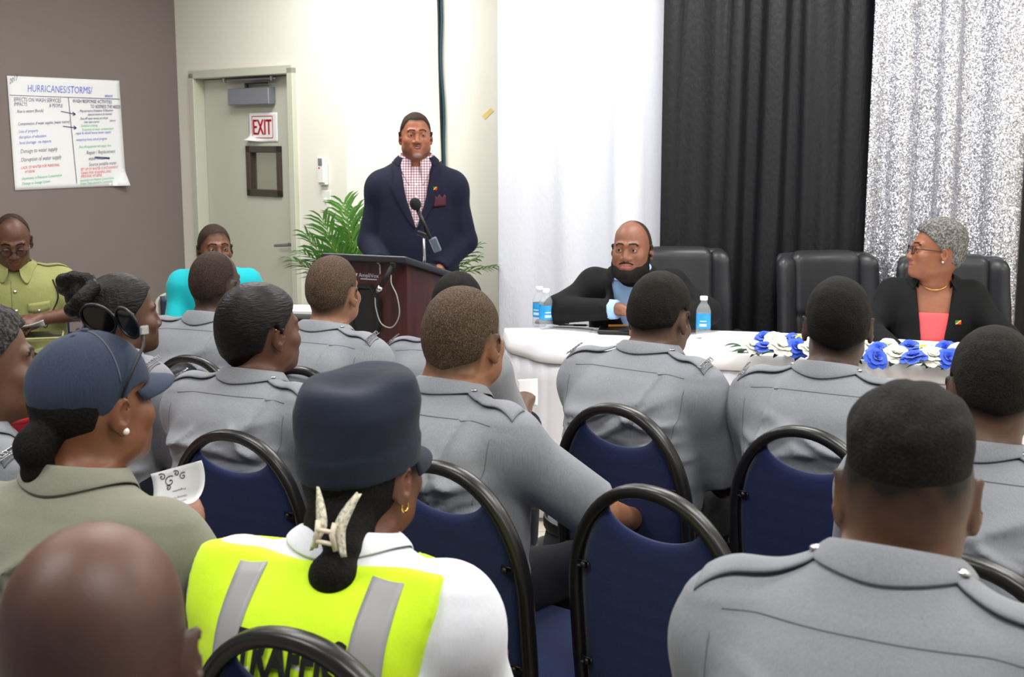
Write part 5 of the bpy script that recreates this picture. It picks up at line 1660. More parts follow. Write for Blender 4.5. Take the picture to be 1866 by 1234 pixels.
# grille: a tall octagon with a raised rim
gz, gw, gh, gc = 0.845, 0.075, 0.13, 0.042
oct_ = [(-gw, -gh + gc * 1.6), (-gw + gc, -gh), (gw - gc, -gh), (gw, -gh + gc * 1.6), (gw, gh - gc * 1.6), (gw - gc, gh), (-gw + gc, gh), (-gw, gh - gc * 1.6)]
gx = -0.02
V = [(gx + x, y0_, gz + z) for x, z in oct_] + [(gx + x * .93, y0_ - 0.022, gz + z * .95) for x, z in oct_] + [(gx + x * .80, y0_ - 0.024, gz + z * .86) for x, z in oct_] + [(gx + x * .78, y0_ - 0.016, gz + z * .85) for x, z in oct_]
Fc = []
for k_ in range(3):
    for i in range(8): Fc.append((k_ * 8 + i, k_ * 8 + (i + 1) % 8, (k_ + 1) * 8 + (i + 1) % 8, (k_ + 1) * 8 + i))
Fc.append(tuple(range(24, 32)))
mk('speaker_grille', V, Fc, M['grille'], lec, False)
V, Fc = text_geo('AmpliVox', 0.026, 'CENTER')
mb = MB().add(np.stack([V[:, 0] + gx + 0.012, np.full(len(V), y0_ - 0.0012), V[:, 1] + 1.012], 1), Fc)
mb.box((gx + 0.012, y0_ - 0.001, 0.996), (0.086, 0.0012, 0.004))
mb.add([(gx - .062, y0_ - .0012, 1.006), (gx - .052, y0_ - .0012, 1.006), (gx - .045, y0_ - .0012, 1.020), (gx - .055, y0_ - .0012, 1.020)], [(0, 1, 2, 3)])
mb.build('nameplate', M['logo'], lec)
for x in (-0.115, 0.055):
    MB().tube([(x - 0.03, y0_ - 0.012, 1.076), (x, y0_ - 0.012, 1.070), (x + 0.003, y0_ - 0.012, 1.062), (x + 0.004, y0_ - 0.012, 1.022)], 0.0035, 8).build('hook', M['silver'], lec, True)
# hand microphone clipped under the edge of the lectern, with its cable
Lm = lambda x, y, z: np.array([lo_[0], lo_[1], 0]) + rotz(lec_ang) @ np.array([x, y, z])
mx = 0.135
mic = empty('hand_microphone', Lm(mx, -hd, 0), lec_ang, 'dark hand microphone hanging by its grey cable from a clip under the lectern edge', 'microphone')
a_, b_ = np.array([0.012, 0.005, 1.066]), np.array([-0.046, -0.012, 0.962])
dv = unit(b_ - a_)
MB().box((0.014, 0.012, 1.070), (0.032, 0.028, 0.032), None, 0.006).build('clip', M['black_plastic'], mic)
MB().tube([a_, a_ * .5 + b_ * .5, b_], [0.0115, 0.0125, 0.013], 12).build('body', M['cable_black'], mic, True)
MB().tube([b_ - dv * 0.016, b_ + dv * 0.008], 0.0140, 12).build('ring', M['silver'], mic, True)
MB().tube([b_ + dv * 0.008, b_ + dv * 0.022, b_ + dv * 0.040], [0.012, 0.010, 0.005], 10).build('plug', M['black_plastic'], mic, True)
e_ = b_ + dv * 0.04
MB().tube(catmull([e_, e_ + np.array([0.004, 0, -0.05]), e_ + np.array([0.03, 0, -0.115]), e_ + np.array([0.085, 0, -0.128]), e_ + np.array([0.122, 0, -0.07]), e_ + np.array([0.112, 0.0, 0.01]), e_ + np.array([0.082, 0.006, 0.062]), e_ + np.array([0.072, 0.02, 0.10])], 8), 0.0030, 6).build('cable', M['cable_grey'], mic, True)
# desk microphone standing on the lectern
hm = P(757, 372, 5.60); jn = P(790, 450, 5.62); bs = np.array([*Lm(0.145, 0.04, 0)[:2], 0]); bs[2] = topz(0.04)
dm = empty('desk_microphone', bs, 0, 'desk microphone with a round black foam head, standing on the lectern', 'microphone')
hm, jn = hm - bs, jn - bs
ax_ = unit(jn - hm)
Rm = np.stack([unit(np.cross(ax_, (0, 1, 0))), unit(np.cross(ax_, np.cross(ax_, (0, 1, 0)))), ax_], 1)
MB().sphere(hm, (0.026, 0.026, 0.030), 12, Rm).build('foam_head', M['foam'], dm, True)
MB().tube([hm + ax_ * 0.025, jn - ax_ * 0.03], 0.0095, 12).build('body', M['black_plastic'], dm, True)
MB().box(jn - ax_ * 0.006 + np.array([0.010, 0, 0.004]), (0.036, 0.030, 0.068), Rm, 0.004).build('switch_box', M['mic_grey'], dm)
st = hm * 0.30 + jn * 0.70
MB().box(st + np.array([-0.028, 0, 0.0]), (0.045, 0.026, 0.022), roty(0.35), 0.004).build('clamp', M['black_plastic'], dm)
MB().tube([(0, 0, 0.0), (0.004, 0, 0.03), st + np.array([-0.02, 0, -0.005])], [0.0075, 0.0065, 0.006], 10).build('stem', M['silver'], dm, True)
MB().lathe([(0.0001, 0.014), (0.03, 0.012), (0.060, 0.007), (0.062, 0.002), (0.06, 0.0)], (0, 0, 0.002), 20, rotz(lec_ang) @ rotx(-math.atan2(drop, dl))).build('base', M['black_plastic'], dm, True)
pp = empty('notes', Lm(-0.02, 0.05, topz(0.05)), lec_ang, 'open brown folder of notes lying on the lectern top', 'notes')
MB().box((0.02, 0.0, 0.008), (0.26, 0.20, 0.010), rotx(-math.atan2(drop, dl))).build('folder', mat('tan_folder', C(176, 120, 76), rough=0.7), pp)
MB().box((0.02, 0.002, 0.0145), (0.235, 0.185, 0.004), rotx(-math.atan2(drop, dl))).build('pages', M['paper'], pp)

# areca palm behind the lectern
def palm_mat(name, c1, c2):
    m = mat(name, c1, rough=0.45, var=0.35, varscale=6, spec=0.4); return m
M['leaf'] = palm_mat('palm_leaf', C(108, 160, 78), None); M['stem'] = mat('palm_stem', C(150, 168, 84), rough=0.5)
M['pot'] = mat('brown_pot', C(84, 60, 48), rough=0.6, bump=(30, 0.2, 0.004)); M['soil'] = mat('soil', C(52, 40, 32), rough=0.95, bump=(60, 0.8, 0.01))
pb = P(690, 470, 6.50); pb[2] = 0
palm = empty('potted_palm', pb, 0, 'green potted palm with arching feathery fronds behind the lectern and speaker', 'plant')
MB().lathe([(0.0001, 0), (0.12, 0), (0.15, 0.26), (0.165, 0.28), (0.155, 0.30), (0.14, 0.27), (0.0001, 0.265)], (0, 0, 0), 24).build('pot', M['pot'], palm, True)
def frond(tip_px, Y, bow, width, seed, n=24, base_h=0.26, sag=0.0):
    """one frond from the crown to a tip given in the photo; leaflets both sides"""
    r_ = np.random.default_rng(seed)
    tip = P(*tip_px, Y) - pb
    b0 = np.array([r_.normal() * 0.02, r_.normal() * 0.02, base_h])
    mid = b0 * 0.45 + tip * 0.55; mid[2] += bow
    q1 = np.array([b0[0] * .8 + tip[0] * .2, b0[1] * .8 + tip[1] * .2, b0[2] * .4 + mid[2] * .6])
    c = catmull([b0, q1, mid, tip], 12)
    st = MB().tube(c, np.linspace(0.008, 0.002, len(c)), 6).build('frond_stem', M['stem'], palm, True)
    L = np.concatenate([[0], np.cumsum(np.linalg.norm(np.diff(c, axis=0), axis=1))]); L /= L[-1]
    mb = MB()
    for t in np.linspace(0.36, 0.995, n):
        p0 = np.array([np.interp(t, L, c[:, k_]) for k_ in range(3)])
        tg = unit(np.array([np.interp(min(t + .03, 1), L, c[:, k_]) - np.interp(t - .03, L, c[:, k_]) for k_ in range(3)]))
        sdv = unit(np.cross(tg, (0, 0.25, 1)))
        for sg in (-1, 1):
            ln = width * (0.35 + 0.9 * math.sin(math.pi * min(1, (t - 0.30) / 0.72)) ** 0.7) * r_.uniform(0.85, 1.1)
            d1 = unit(tg * 0.85 + sg * sdv * 0.75 + np.array([0, 0, 0.18]) + r_.normal(size=3) * 0.06)
            d2 = unit(d1 + np.array([0, 0, -0.35 - sag]))
            d3 = unit(d2 + np.array([0, 0, -0.35 - sag]))
            a0 = p0; a1 = a0 + d1 * ln * 0.35; a2 = a1 + d2 * ln * 0.35; a3 = a2 + d3 * ln * 0.3
            nr = unit(np.cross(d1, tg)); w_ = np.cross(d1, nr)
            w_ = unit(w_) * 0.0085
            k_ = nr * 0.0018
            V = [a0 - w_ * .4, a0 + k_, a0 + w_ * .4, a1 - w_, a1 + k_, a1 + w_, a2 - w_ * .8, a2 + k_, a2 + w_ * .8, a3]
            mb.add(V, [(0, 1, 4, 3), (1, 2, 5, 4), (3, 4, 7, 6), (4, 5, 8, 7), (6, 7, 9), (7, 8, 9)])
    mb.build('leaflets', M['leaf'], st, True)
for i, (tp, Y, bow, wd_) in enumerate((((626, 372), 6.30, 0.06, 0.20), ((588, 400), 6.25, 0.13, 0.20), ((556, 462), 6.15, 0.22, 0.19), ((540, 476), 6.20, 0.20, 0.20), ((600, 440), 6.1, 0.16, 0.18),
          ((648, 386), 6.35, 0.06, 0.18), ((640, 420), 6.3, 0.07, 0.17), ((680, 400), 6.45, 0.05, 0.16), ((842, 432), 6.42, 0.12, 0.15), ((868, 450), 6.42, 0.16, 0.15), ((900, 486), 6.40, 0.24, 0.14), ((870, 470), 6.45, 0.2, 0.14), ((580, 500), 6.2, 0.2, 0.18),
          ((612, 470), 6.18, 0.14, 0.18), ((560, 430), 6.28, 0.15, 0.19))):
    frond(tp, Y + 0.13, bow, wd_, i + 40)
MB().lathe([(0.0001, 0.272), (0.138, 0.268)], (0, 0, 0), 20).build('soil', M['soil'], palm)

# ------------------------------------------------------------------ on the head table
TZ = 0.762
M['bottle'] = mat('clear_bottle_plastic', (0.90, 0.95, 0.98, 1), rough=0.08, trans=0.6, ior=1.05, alpha=0.42, spec=0.8)
M['label_blue'] = mat('blue_bottle_label', C(46, 150, 214), rough=0.4, var=0.25, varscale=30)
M['label_pale'] = mat('pale_bottle_label', C(190, 224, 244), rough=0.4)
M['cap_white'] = mat('white_bottle_cap', C(240, 240, 244), rough=0.4)
def bottle_at(px, py, label, rot=0.0, first=[None]):
    q = PZ(px, py, TZ)
    if first[0] is None:
        r = bpy.data.objects.new('water_bottle', None); COL.objects.link(r)
        prof = [(0.0001, 0.004), (0.027, 0.0), (0.031, 0.006), (0.031, 0.045), (0.0295, 0.05), (0.0305, 0.056), (0.0305, 0.125), (0.0310, 0.132), (0.030, 0.145), (0.022, 0.168), (0.0145, 0.180), (0.0135, 0.192), (0.0155, 0.194), (0.0135, 0.196)]
        MB().lathe(prof, (0, 0, 0), 24).build('bottle_body', M['bottle'], r, True)
        lb = MB().lathe([(0.0309, 0.052), (0.0311, 0.054), (0.0311, 0.126), (0.0309, 0.128)], (0, 0, 0), 28)
        lb.F = lb.F[:-2]
        l_ = lb.build('bottle_label', M['label_blue'], r, True)
        V, Fc = text_geo('WATER', 0.011) if False else (np.zeros((0, 3)), [])
        mb = MB()
        for k_, (z, h_, a0, a1) in enumerate(((0.064, 0.014, -0.5, 0.5), (0.088, 0.006, -0.45, 0.45))):
            aa = np.linspace(a0, a1, 9) - math.pi / 2
            G = np.array([[(0.0315 * math.cos(a), 0.0315 * math.sin(a), z), (0.0315 * math.cos(a), 0.0315 * math.sin(a), z + h_)] for a in aa]); mb.grid(G)
        mb.build('label_print', M['label_pale'], l_, True)
        MB().lathe([(0.0155, 0.194), (0.0162, 0.196), (0.0162, 0.212), (0.0150, 0.214), (0.0001, 0.214)], (0, 0, 0), 24).build('bottle_cap', M['cap_white'], r, True)
        first[0] = r
    else:
        r = copy_tree(first[0])
    r.location = (q[0], q[1], TZ - 0.001); r.rotation_euler = (0, 0, rot); r.scale = (1.02, 1.02, 0.86)
    tag(r, label, 'bottle', 'water bottles on the head table')
bottle_at(995, 599, 'blue-labelled water bottle at the left end of the head table, nearer of the pair', 0.3)
bottle_at(983, 594, 'water bottle half hidden behind another bottle at the left end of the table', -0.6)
bottle_at(1281, 616, 'clear water bottle with a blue label standing right of the bearded man', -0.2)
o = MB().box((0, 0, 0.008), (0.16, 0.075, 0.014), None, 0.005).build('phone', M['black_plastic'])
q = PZ(1000, 593, TZ); o.location = (q[0] + 0.02, q[1] + 0.07, TZ - 0.001); o.rotation_euler = (0, 0, -0.1); tag(o, 'black phone lying on the white cloth behind the left water bottles', 'phone')
q = PZ(1047, 595, TZ); pen = empty('pen', (q[0], q[1], TZ + 0.006), -0.12, 'silver pen lying on white paper beside the bearded man', 'pen')
MB().tube([(-0.075, 0, 0), (0.05, 0, 0), (0.066, 0, 0)], [0.0045, 0.0045, 0.0012], 8).build('barrel', M['steel'], pen, True)
MB().tube([(-0.005, 0, 0), (0.055, 0, 0)], 0.0052, 8).build('grip', M['black_plastic'], pen, True)
MB().box((-0.05, 0.0, 0.006), (0.04, 0.002, 0.001)).build('clip', M['silver'], pen)
def sheet(name, px, py, w_, d_, rz, label, n=1, z=TZ, m='paper'):
    q = PZ(px, py, z)
    o = MB().box((0, 0, 0.0012 * n / 2), (w_, d_, 0.0012 * n)).build(name, M[m])
    o.location = (q[0], q[1], z); o.rotation_euler = (0, 0, rz); tag(o, label, 'paper'); return o
sheet('paper_sheet', 1035, 602, 0.21, 0.20, -0.2, 'white sheet of paper under the silver pen on the head table', 1, TZ - 0.001)
sheet('paper_sheet', 1330, 622, 0.24, 0.12, -0.28, 'stack of white paper lying right of the water bottle near the flowers', 6, TZ - 0.001)
q = PZ(1140, 606, TZ)
nb_ = empty('notebook', (q[0], q[1], TZ), -0.15, 'black notebook with a pen, lying before the bearded man', 'notebook')
MB().box((0, 0, 0.010), (0.24, 0.15, 0.018), None, 0.004).build('cover', M['belt'], nb_)
MB().box((0, 0.002, 0.009), (0.236, 0.15, 0.010)).build('pages', M['paper'], nb_)
o = MB().tube([(-0.045, 0, 0), (0.03, 0.0, 0), (0.045, 0, 0)], [0.006, 0.006, 0.002], 8).build('marker_pen', mat('orange_plastic', C(226, 150, 60), rough=0.4))
o.location = (q[0] - 0.03, q[1] + 0.03, TZ + 0.0255); tag(o, 'short orange pen lying on the black notebook', 'pen')

# flower garland along the front edge
M['rose_blue'] = mat('blue_silk_petals', C(40, 84, 214), rough=0.6, var=0.15, varscale=40, sheen=0.3)
M['rose_white'] = mat('white_silk_petals', C(240, 240, 226), rough=0.6, sheen=0.3)
M['silk_leaf'] = mat('dark_green_silk_leaf', C(44, 76, 50), rough=0.55, var=0.3, varscale=30)
M['sprig'] = mat('yellow_green_sprig', C(190, 204, 62), rough=0.6)
ga = PZ(1400, 640, TZ)
garl = empty('flower_garland', (ga[0], ga[1], TZ), 0, 'garland of blue and white silk roses with green leaves along the table edge', 'flowers')
gl = np.array([ga[0], ga[1], TZ])
def rose(c, r, m, seed, up=(0, 0, 1)):
    r_ = np.random.default_rng(seed); mb = MB()
    ax = unit(np.array(up) + r_.normal(size=3) * 0.25); u0 = unit(np.cross(ax, (1, 0.2, 0))); v0 = np.cross(ax, u0)
    for ring, (n_, tilt, ln, wd_) in enumerate(((3, 0.15, 0.50, 0.45), (4, 0.45, 0.72, 0.60), (5, 0.85, 0.95, 0.75), (6, 1.25, 1.1, 0.8))):
        for i in range(n_):
            a = 2 * math.pi * (i + 0.5 * ring) / n_ + r_.uniform(-0.2, 0.2)
            rd = u0 * math.cos(a) + v0 * math.sin(a); tg = np.cross(ax, rd)
            G = np.zeros((5, 5, 3))
            for p_, s_ in enumerate(np.linspace(0, 1, 5)):
                th = tilt * (0.3 + 0.9 * s_)
                cen = rd * (0.10 + math.sin(th) * s_ * ln) * r + ax * (math.cos(th) * s_ * ln - 0.35 + 0.10 * (3 - ring) / 3) * r
                if s_ > 0.8: cen = cen + rd * 0.10 * r - ax * 0.05 * r * ring / 3
                for q_, w_ in enumerate(np.linspace(-1, 1, 5)):
                    ww = wd_ * math.sin(math.pi * (0.15 + 0.70 * s_)) * r
                    cup = (1 - abs(w_)) * 0.0 + (w_ * w_) * 0.22 * r * (0.6 if ring < 2 else 0.25)
                    G[p_, q_] = cen + tg * w_ * ww - rd * cup * (1 if ring < 3 else -0.3) + ax * cup * 0.3 + r_.normal(size=3) * 0.018 * r
            mb.grid(G)
    o = mb.build('rose', M[m], garl, True)
    o.modifiers.new('petal', 'SUBSURF').render_levels = 1
    for v in o.data.vertices: v.co += Vector(c)
    return o
def leafat(c, d, ln, w_, m='silk_leaf', name='leaf'):
    d = unit(d); s_ = unit(np.cross(d, (0, 0, 1))); up = np.cross(s_, d)
    G = np.zeros((7, 3, 3))
    for i, t in enumerate(np.linspace(0, 1, 7)):
        ww = w_ * math.sin(math.pi * (0.04 + 0.94 * t)) ** 0.8
        for j, v in enumerate((-1, 0, 1)): G[i, j] = np.array(c) + d * ln * t + s_ * v * ww + up * (abs(v) * ww * 0.35 - 0.02 * t * t)
    MB().grid(G).build(name, M[m], garl, True)
blo = [(1392, 617, 'rose_blue', .036), (1412, 622, 'rose_white', .038), (1430, 619, 'rose_white', .036), (1449, 622, 'rose_blue', .034), (1372, 633, 'rose_white', .036), (1394, 634, 'rose_blue', .038), (1424, 634, 'rose_white', .042), (1452, 636, 'rose_blue', .038), (1475, 640, 'rose_white', .036),
       (1500, 628, 'rose_blue', .036), (1510, 642, 'rose_white', .038), (1535, 634, 'rose_blue', .036), (1560, 640, 'rose_white', .036), (1582, 634, 'rose_white', .036), (1600, 640, 'rose_blue', .038), (1598, 655, 'rose_blue', .038), (1618, 630, 'rose_white', .034), (1634, 646, 'rose_white', .044), (1658, 634, 'rose_blue', .038), (1664, 652, 'rose_blue', .042),
       (1690, 634, 'rose_white', .034), (1700, 650, 'rose_white', .044), (1722, 638, 'rose_blue', .038), (1736, 652, 'rose_blue', .040), (1752, 644, 'rose_white', .040), (1775, 656, 'rose_blue', .038), (1800, 656, 'rose_white', .040), (1830, 664, 'rose_blue', .038), (1728, 656, 'rose_blue', .036)]
for i, (px, py, m_, r_) in enumerate(blo):
    q = PZ(px, py, TZ + r_ * 1.05)
    rose(q - gl + np.array([0, 0, 0.008]), r_ * 0.98, m_, 100 + i, (0, -0.55, 1))
rg = np.random.default_rng(5)
for i in range(64):
    px = 1352 + (1845 - 1352) * (i + rg.uniform(0, 1)) / 64
    py = np.interp(px, [1340, 1472, 1610, 1740, 1850], [642, 648, 660, 668, 682]) - rg.uniform(1, 9)
    q = PZ(px, py, TZ + 0.012)
    leafat(q - gl, (rg.normal() * 1.0, -0.5 + rg.normal() * 0.5, rg.uniform(-0.05, 0.3)), rg.uniform(.045, .07), rg.uniform(.013, .020))
for px, py, dx in ((1366, 640, -1), (1350, 630, -1), (1360, 633, -1)): leafat(PZ(px, py, TZ + .02) - gl, (dx, -0.1, 0.25), .07, .016)
for px, py in ((1455, 608), (1610, 622), (1680, 626), (1698, 630), (1715, 636), (1740, 632)):
    q = PZ(px, py + 6, TZ + 0.06) - gl
    for k_ in range(5): leafat(q, (math.cos(k_ * 1.3), math.sin(k_ * 1.3) - .3, 0.8), .024, .006, 'sprig', 'sprig')
# ------------------------------------------------------------------ people
D = math.radians
def HC(px, py, Y, hs=1.0, up=0.118):
    """centre of a head whose highest point shows at photo pixel px, py"""
    t = P(px, py, Y); t[2] -= up * hs
    return t
def jacket(p, m, vz, vw, wdt=1.0, ra=0.066, rb=0.060, cuff=0.046, back=0.10, low=None, seed=0, lap=0.062, x0=0.0, lapel=True, off=0.020):
    """open jacket over a shirt: V opening down to height vz, half-width vw at the collar, with lapels"""
    f = Field(); p.add_trunk(f, off)
    ar = 0.6 + 0.4 * wdt
    for sd in (-1, 1):
        s0 = p.S[sd] + np.array([sd * 0.012, 0, -0.02]); e, w = p.E[sd], p.Wr[sd]
        d = unit(w - e); end = w - d * 0.045
        f.rc(s0, e, ra * ar, rb * ar, 0.03)
        f.add(lambda P_, e=e, w=w, d=d, end=end: np.maximum(rc(P_, e, w, rb * ar, cuff), (P_ - end) @ d), np.minimum(e, w) - 0.1, np.maximum(e, w) + 0.1, 0.02)
    top = p.nb + p.nax * 0.012
    f.add(lambda P_: (P_ - top) @ p.nax, (-0.3, -0.4, p.nb[2] - 0.15), (0.3, 0.8, p.nb[2] + 0.3), 0.006, 'i')
    zl = low if low is not None else p.zs[2] - 0.05
    big = np.array([3.0, 3, 3]); f.add(lambda P_: zl - P_[:, 2], -big, big, 0.01, 'i')
    zt_ = p.nb[2]
    def wedge(P_):
        z = P_[:, 2]
        w_ = np.interp(z, [vz - 0.4, vz, vz + (zt_ - vz) * 0.5, zt_ + 0.05], [x0, x0, vw * 0.62, vw * 1.05])
        w_ = np.where(z < vz, x0 - (vz - z) * (0.0 if x0 > 0 else 1.0), w_)
        return np.maximum(np.abs(P_[:, 0]) - w_, -(P_[:, 1] - p.cyf(z) + 0.0))
    f.add(wedge, (-0.2, -0.3, vz - 0.42), (0.2, 0.9, zt_ + 0.25), 0.004, 's')
    wv, w2 = wob(seed + 51, 6, 7, 18), wob(seed + 52, 8, 22, 60)
    f.post.append(lambda P_, d: d - np.where(np.abs(d) < 0.05, 0.003 * wv(P_) + 0.0014 * w2(P_), 0))
    V, Q = surface(f, *f.bounds(0.03), 0.0075)
    j = mk('jacket', V, Q, m, p.root)
    p.fj = f
    if lapel:
        for sd in (-1, 1):
            zm = zt_ - 0.02
            zi = np.linspace(vz + 0.01, zm, 14)
            inn = np.interp(zi, [vz, vz + (zt_ - vz) * 0.5, zt_ + 0.05], [x0, vw * 0.62, vw * 1.05]) + 0.003
            tt = np.linspace(0, 1, 14)
            wl_ = lap * np.where(tt < 0.68, (tt / 0.68) ** 0.7, np.where(tt < 0.74, 0.62, 0.62 + 0.1 * (tt - 0.74)))
            XZ = np.zeros((14, 5, 2))
            for k_ in range(5):
                XZ[:, k_, 0] = sd * (inn + wl_ * k_ / 4); XZ[:, k_, 1] = zi + 0.02 * (k_ / 4) * tt
            drape(p, f, XZ if sd < 0 else XZ[:, ::-1], 0.005, False, 'lapel', m, j, 0.003)
    fold_collar(p, m, rise=0.030, drop=0.050, r0=0.078, gap=48, spread=0.034, name='jacket_collar', field=f, tips=0.0)
    return j
def glasses(p, frame, lens, r=0.021, z=-0.002, y=0.106, w=0.033, thick=0.0022, hgt=0.8, name='spectacles', group=None):
    o_ = MB(); le = []
    for sx in (-1, 1):
        c = [p.H((sx * w + r * 1.15 * math.cos(a), y - 0.006 * abs(math.cos(a)), z + r * hgt * math.sin(a))) for a in np.linspace(0, 2 * math.pi, 25)[:-1]]
        o_.tube(np.array(c), thick, 6, closed=True)
        le.append([p.H((sx * w + r * 1.1 * math.cos(a), y - 0.004, z + r * hgt * .95 * math.sin(a))) for a in np.linspace(0, 2 * math.pi, 19)[:-1]])
        o_.tube(np.array([p.H((sx * (w + r * 1.1), y - 0.004, z + r * .4)), p.H((sx * 0.076, 0.075, z + 0.008)), p.H((sx * 0.081, 0.0, z + 0.006)), p.H((sx * 0.080, -0.022, z - 0.010))]), thick, 6)
    o_.tube(np.array([p.H((-w + r * .95, y, z + .004)), p.H((0, y + .004, z + 0.007)), p.H((w - r * .95, y, z + .004))]), thick, 6)
    g = o_.build(name, frame, p.root, True)
    for l in le:
        MB().add(l + [np.array(v) - p.Rh[:, 1] * 0.0015 for v in l], [tuple(range(18)), tuple(range(18, 36))[::-1]] + [((i + 1) % 18, i, 18 + i, 18 + (i + 1) % 18) for i in range(18)]).build('lens', lens, g)
    return g
def stud(p, sx, m, r=0.006, name='earring', dz=-0.040, dy=-0.010, hoop=False):
    c = p.H((sx * (0.0835 * 1.0), dy, dz))
    if hoop:
        MB().tube([c + p.Rh @ np.array([0, 0.009 * math.cos(a), 0.009 * math.sin(a) - 0.006]) for a in np.linspace(0, 2 * math.pi, 17)[:-1]], 0.0022, 6, closed=True).build(name, m, p.root, True)
    else:
        MB().sphere(c + p.Rh @ np.array([sx * 0.004, 0.002, 0]), r, 8).build(name, m, p.root, True)
G_ = 'officers in grey uniform shirts seated in the audience'
INS = 'R.S.C.N.P.F'
def officer(label, head, by, hy, ins=(True, True), ep=(True, True), **kw):
    p = figure(label, head, by, hy, group=None, **kw)
    yoke_seams(p)
    for k_, sd in enumerate((-1, 1)):
        if ep[k_]: epaulette(p, sd, M['grey_cloth'], INS if ins[k_] else None)
    belt(p)
    return p
def belt(p, m='belt'):
    """belt at the waist"""
    z = p.zs[2] - 0.005
    pts = []
    for a in np.linspace(0, 2 * math.pi, 49)[:-1]:
        aa = np.interp(z, p.zf, p.Af) + 0.020; bb = np.interp(z, p.zf, p.Bf) + 0.020
        c, s = math.cos(a), math.sin(a); n = 2.3
        rr = (abs(c / aa) ** n + abs(s / bb) ** n) ** (-1 / n)
        pts.append((rr * c, rr * s + float(p.cyf(z)) + np.interp(z, p.zf, p.Yf), z))
    pts = np.array(pts)
    MB().tube(pts, 0.004, 8, ry=0.018, closed=True, up=(0, 0, 1)).build('belt', M[m], p.root, True)
def short(m, t=0.005, line=LINE_MAN, fade=0.02, fadecol=(34, 27, 23), **kw):
    return dict(t=t, m=m, line=line, fade=fade, fadecol=fadecol, **kw)
def pleat(x, h=0.010, l=0.14):
    return (x, 0.012, x - 0.02, 0.012 - l * 1.3, 0.008, h * 0.8, 0.0)

# --- the audience, from the far left to the near right
A = officer('person with a shaved head in grey uniform shirt, before the person in teal', HC(392, 458, 4.45), D(-22), D(-22), skin=(76, 57, 49), ho=dict(ear=1.0), seed=1, ins=(True, False), ep=(True, True),
            hair=short('hair_thin', 0.0025, LINE_BALD, 0.05, (44, 34, 30)), folds=[pleat(0.10), (-0.15, -0.14, 0.05, -0.10, 0.014, 0.007, 0.01)], lean=0.08)
Bp = officer('person in grey uniform with long black braids wound into a large bun', HC(222, 503, 3.70), D(-24), D(-52), skin=(84, 56, 42), seed=2, ins=(True, True), wdt=0.88, neck=0.125,
             hair=dict(m='hair_braid', t=0.012, line=LINE_WOMAN, f0=60, f1=160, wave=0.0022, pad=0.17, k=0.012, extra=[
                 lambda f, H, Rh, hs: [f.rc(H((0.055 * math.cos(a), -0.135 + 0.030 * math.sin(2 * a), 0.070 + 0.050 * math.sin(a))), H((0.055 * math.cos(a + .55), -0.135 + 0.030 * math.sin(2 * a + 1.1), 0.070 + 0.050 * math.sin(a + .55))), 0.022, 0.022, 0.006) for a in np.arange(0, 6.2, 0.55)],
                 lambda f, H, Rh, hs: f.el(H((0, -0.125, 0.065)), (0.05, 0.045, 0.05), None, 0.01)]), lean=0.08)
stud(Bp, 1, M['silver'], 0.003)
Cc = officer('person with slicked back black hair and grey uniform, left of centre in the second row', HC(478, 522, 3.28), D(-26), D(-42), skin=(92, 60, 44), seed=3, ins=(True, False), wdt=0.98, girth=1.1,
             hair=dict(m='hair_slick', t=lambda q: 0.013 + 0.012 * np.clip(-q[:, 1] / 0.1, 0, 1), line=LINE_WOMAN, f0=60, f1=180, wave=0.0008, pad=0.16, k=0.02,
                       extra=[lambda f, H, Rh, hs: f.el(H((0, -0.088, -0.015)), (0.052, 0.040, 0.075), None, 0.03)]),
             folds=[(-0.16, -0.12, 0.10, -0.14, 0.016, 0.010, 0.015), (-0.15, -0.20, 0.08, -0.18, 0.016, 0.009, 0.012), pleat(0.12, 0.009, 0.07)], lean=0.10)
stud(Cc, 1, M['gold'], 0.0025, dz=0.012, dy=-0.028)
Dd = officer('person with cropped brown hair and grey uniform directly in front of the lectern', HC(607, 466, 4.10), D(-28), D(-20), skin=(138, 98, 76), seed=4, wdt=1.08, girth=1.15, ins=(False, True),
             hair=short('hair_brown', 0.004, LINE_MAN, 0.03, (66, 50, 40)), folds=[pleat(0.10, 0.009), (-0.14, -0.16, 0.08, -0.10, 0.016, 0.008, 0.01)], lean=0.10)
Ee = officer('person in grey uniform whose dark flat-topped hair shows above the head of another', HC(834, 500, 4.35), D(-26), D(-6), skin=(92, 66, 52), seed=5, wdt=0.96,
             hair=short('hair_black', 0.014, LINE_MAN, 0.02), ins=(True, False), lean=0.10, arms=dict(RwW=P(956, 742, 4.46)))
Ff = officer('broad person with cropped brown hair and grey uniform, right of the navy cap', HC(845, 522, 2.86, 1.04), D(-34), D(-26), hs=1.04, skin=(142, 98, 72), seed=6, neck=0.122, wdt=1.06, girth=1.25, ins=(False, False), ep=(True, True), neckr=1.28,
             ho=dict(wide=1.04, jaw=1.12, nape=[(-0.066, -0.070, 0.98), (-0.094, -0.072, 1.08)]),
             hair=short('hair_brown', 0.004, LINE_MAN, 0.035, (84, 64, 50)), folds=[pleat(0.115, 0.010, 0.17), (-0.17, -0.20, 0.16, -0.13, 0.016, 0.009, 0.012), (0.20, -0.18, 0.06, -0.26, 0.016, 0.009, -0.01)], lean=0.12,
             arms=dict(ReW=P(1092, 935, 2.72), RwW=P(1150, 945, 2.98)), hands=True, handfine=(1,), thigh=0.02)
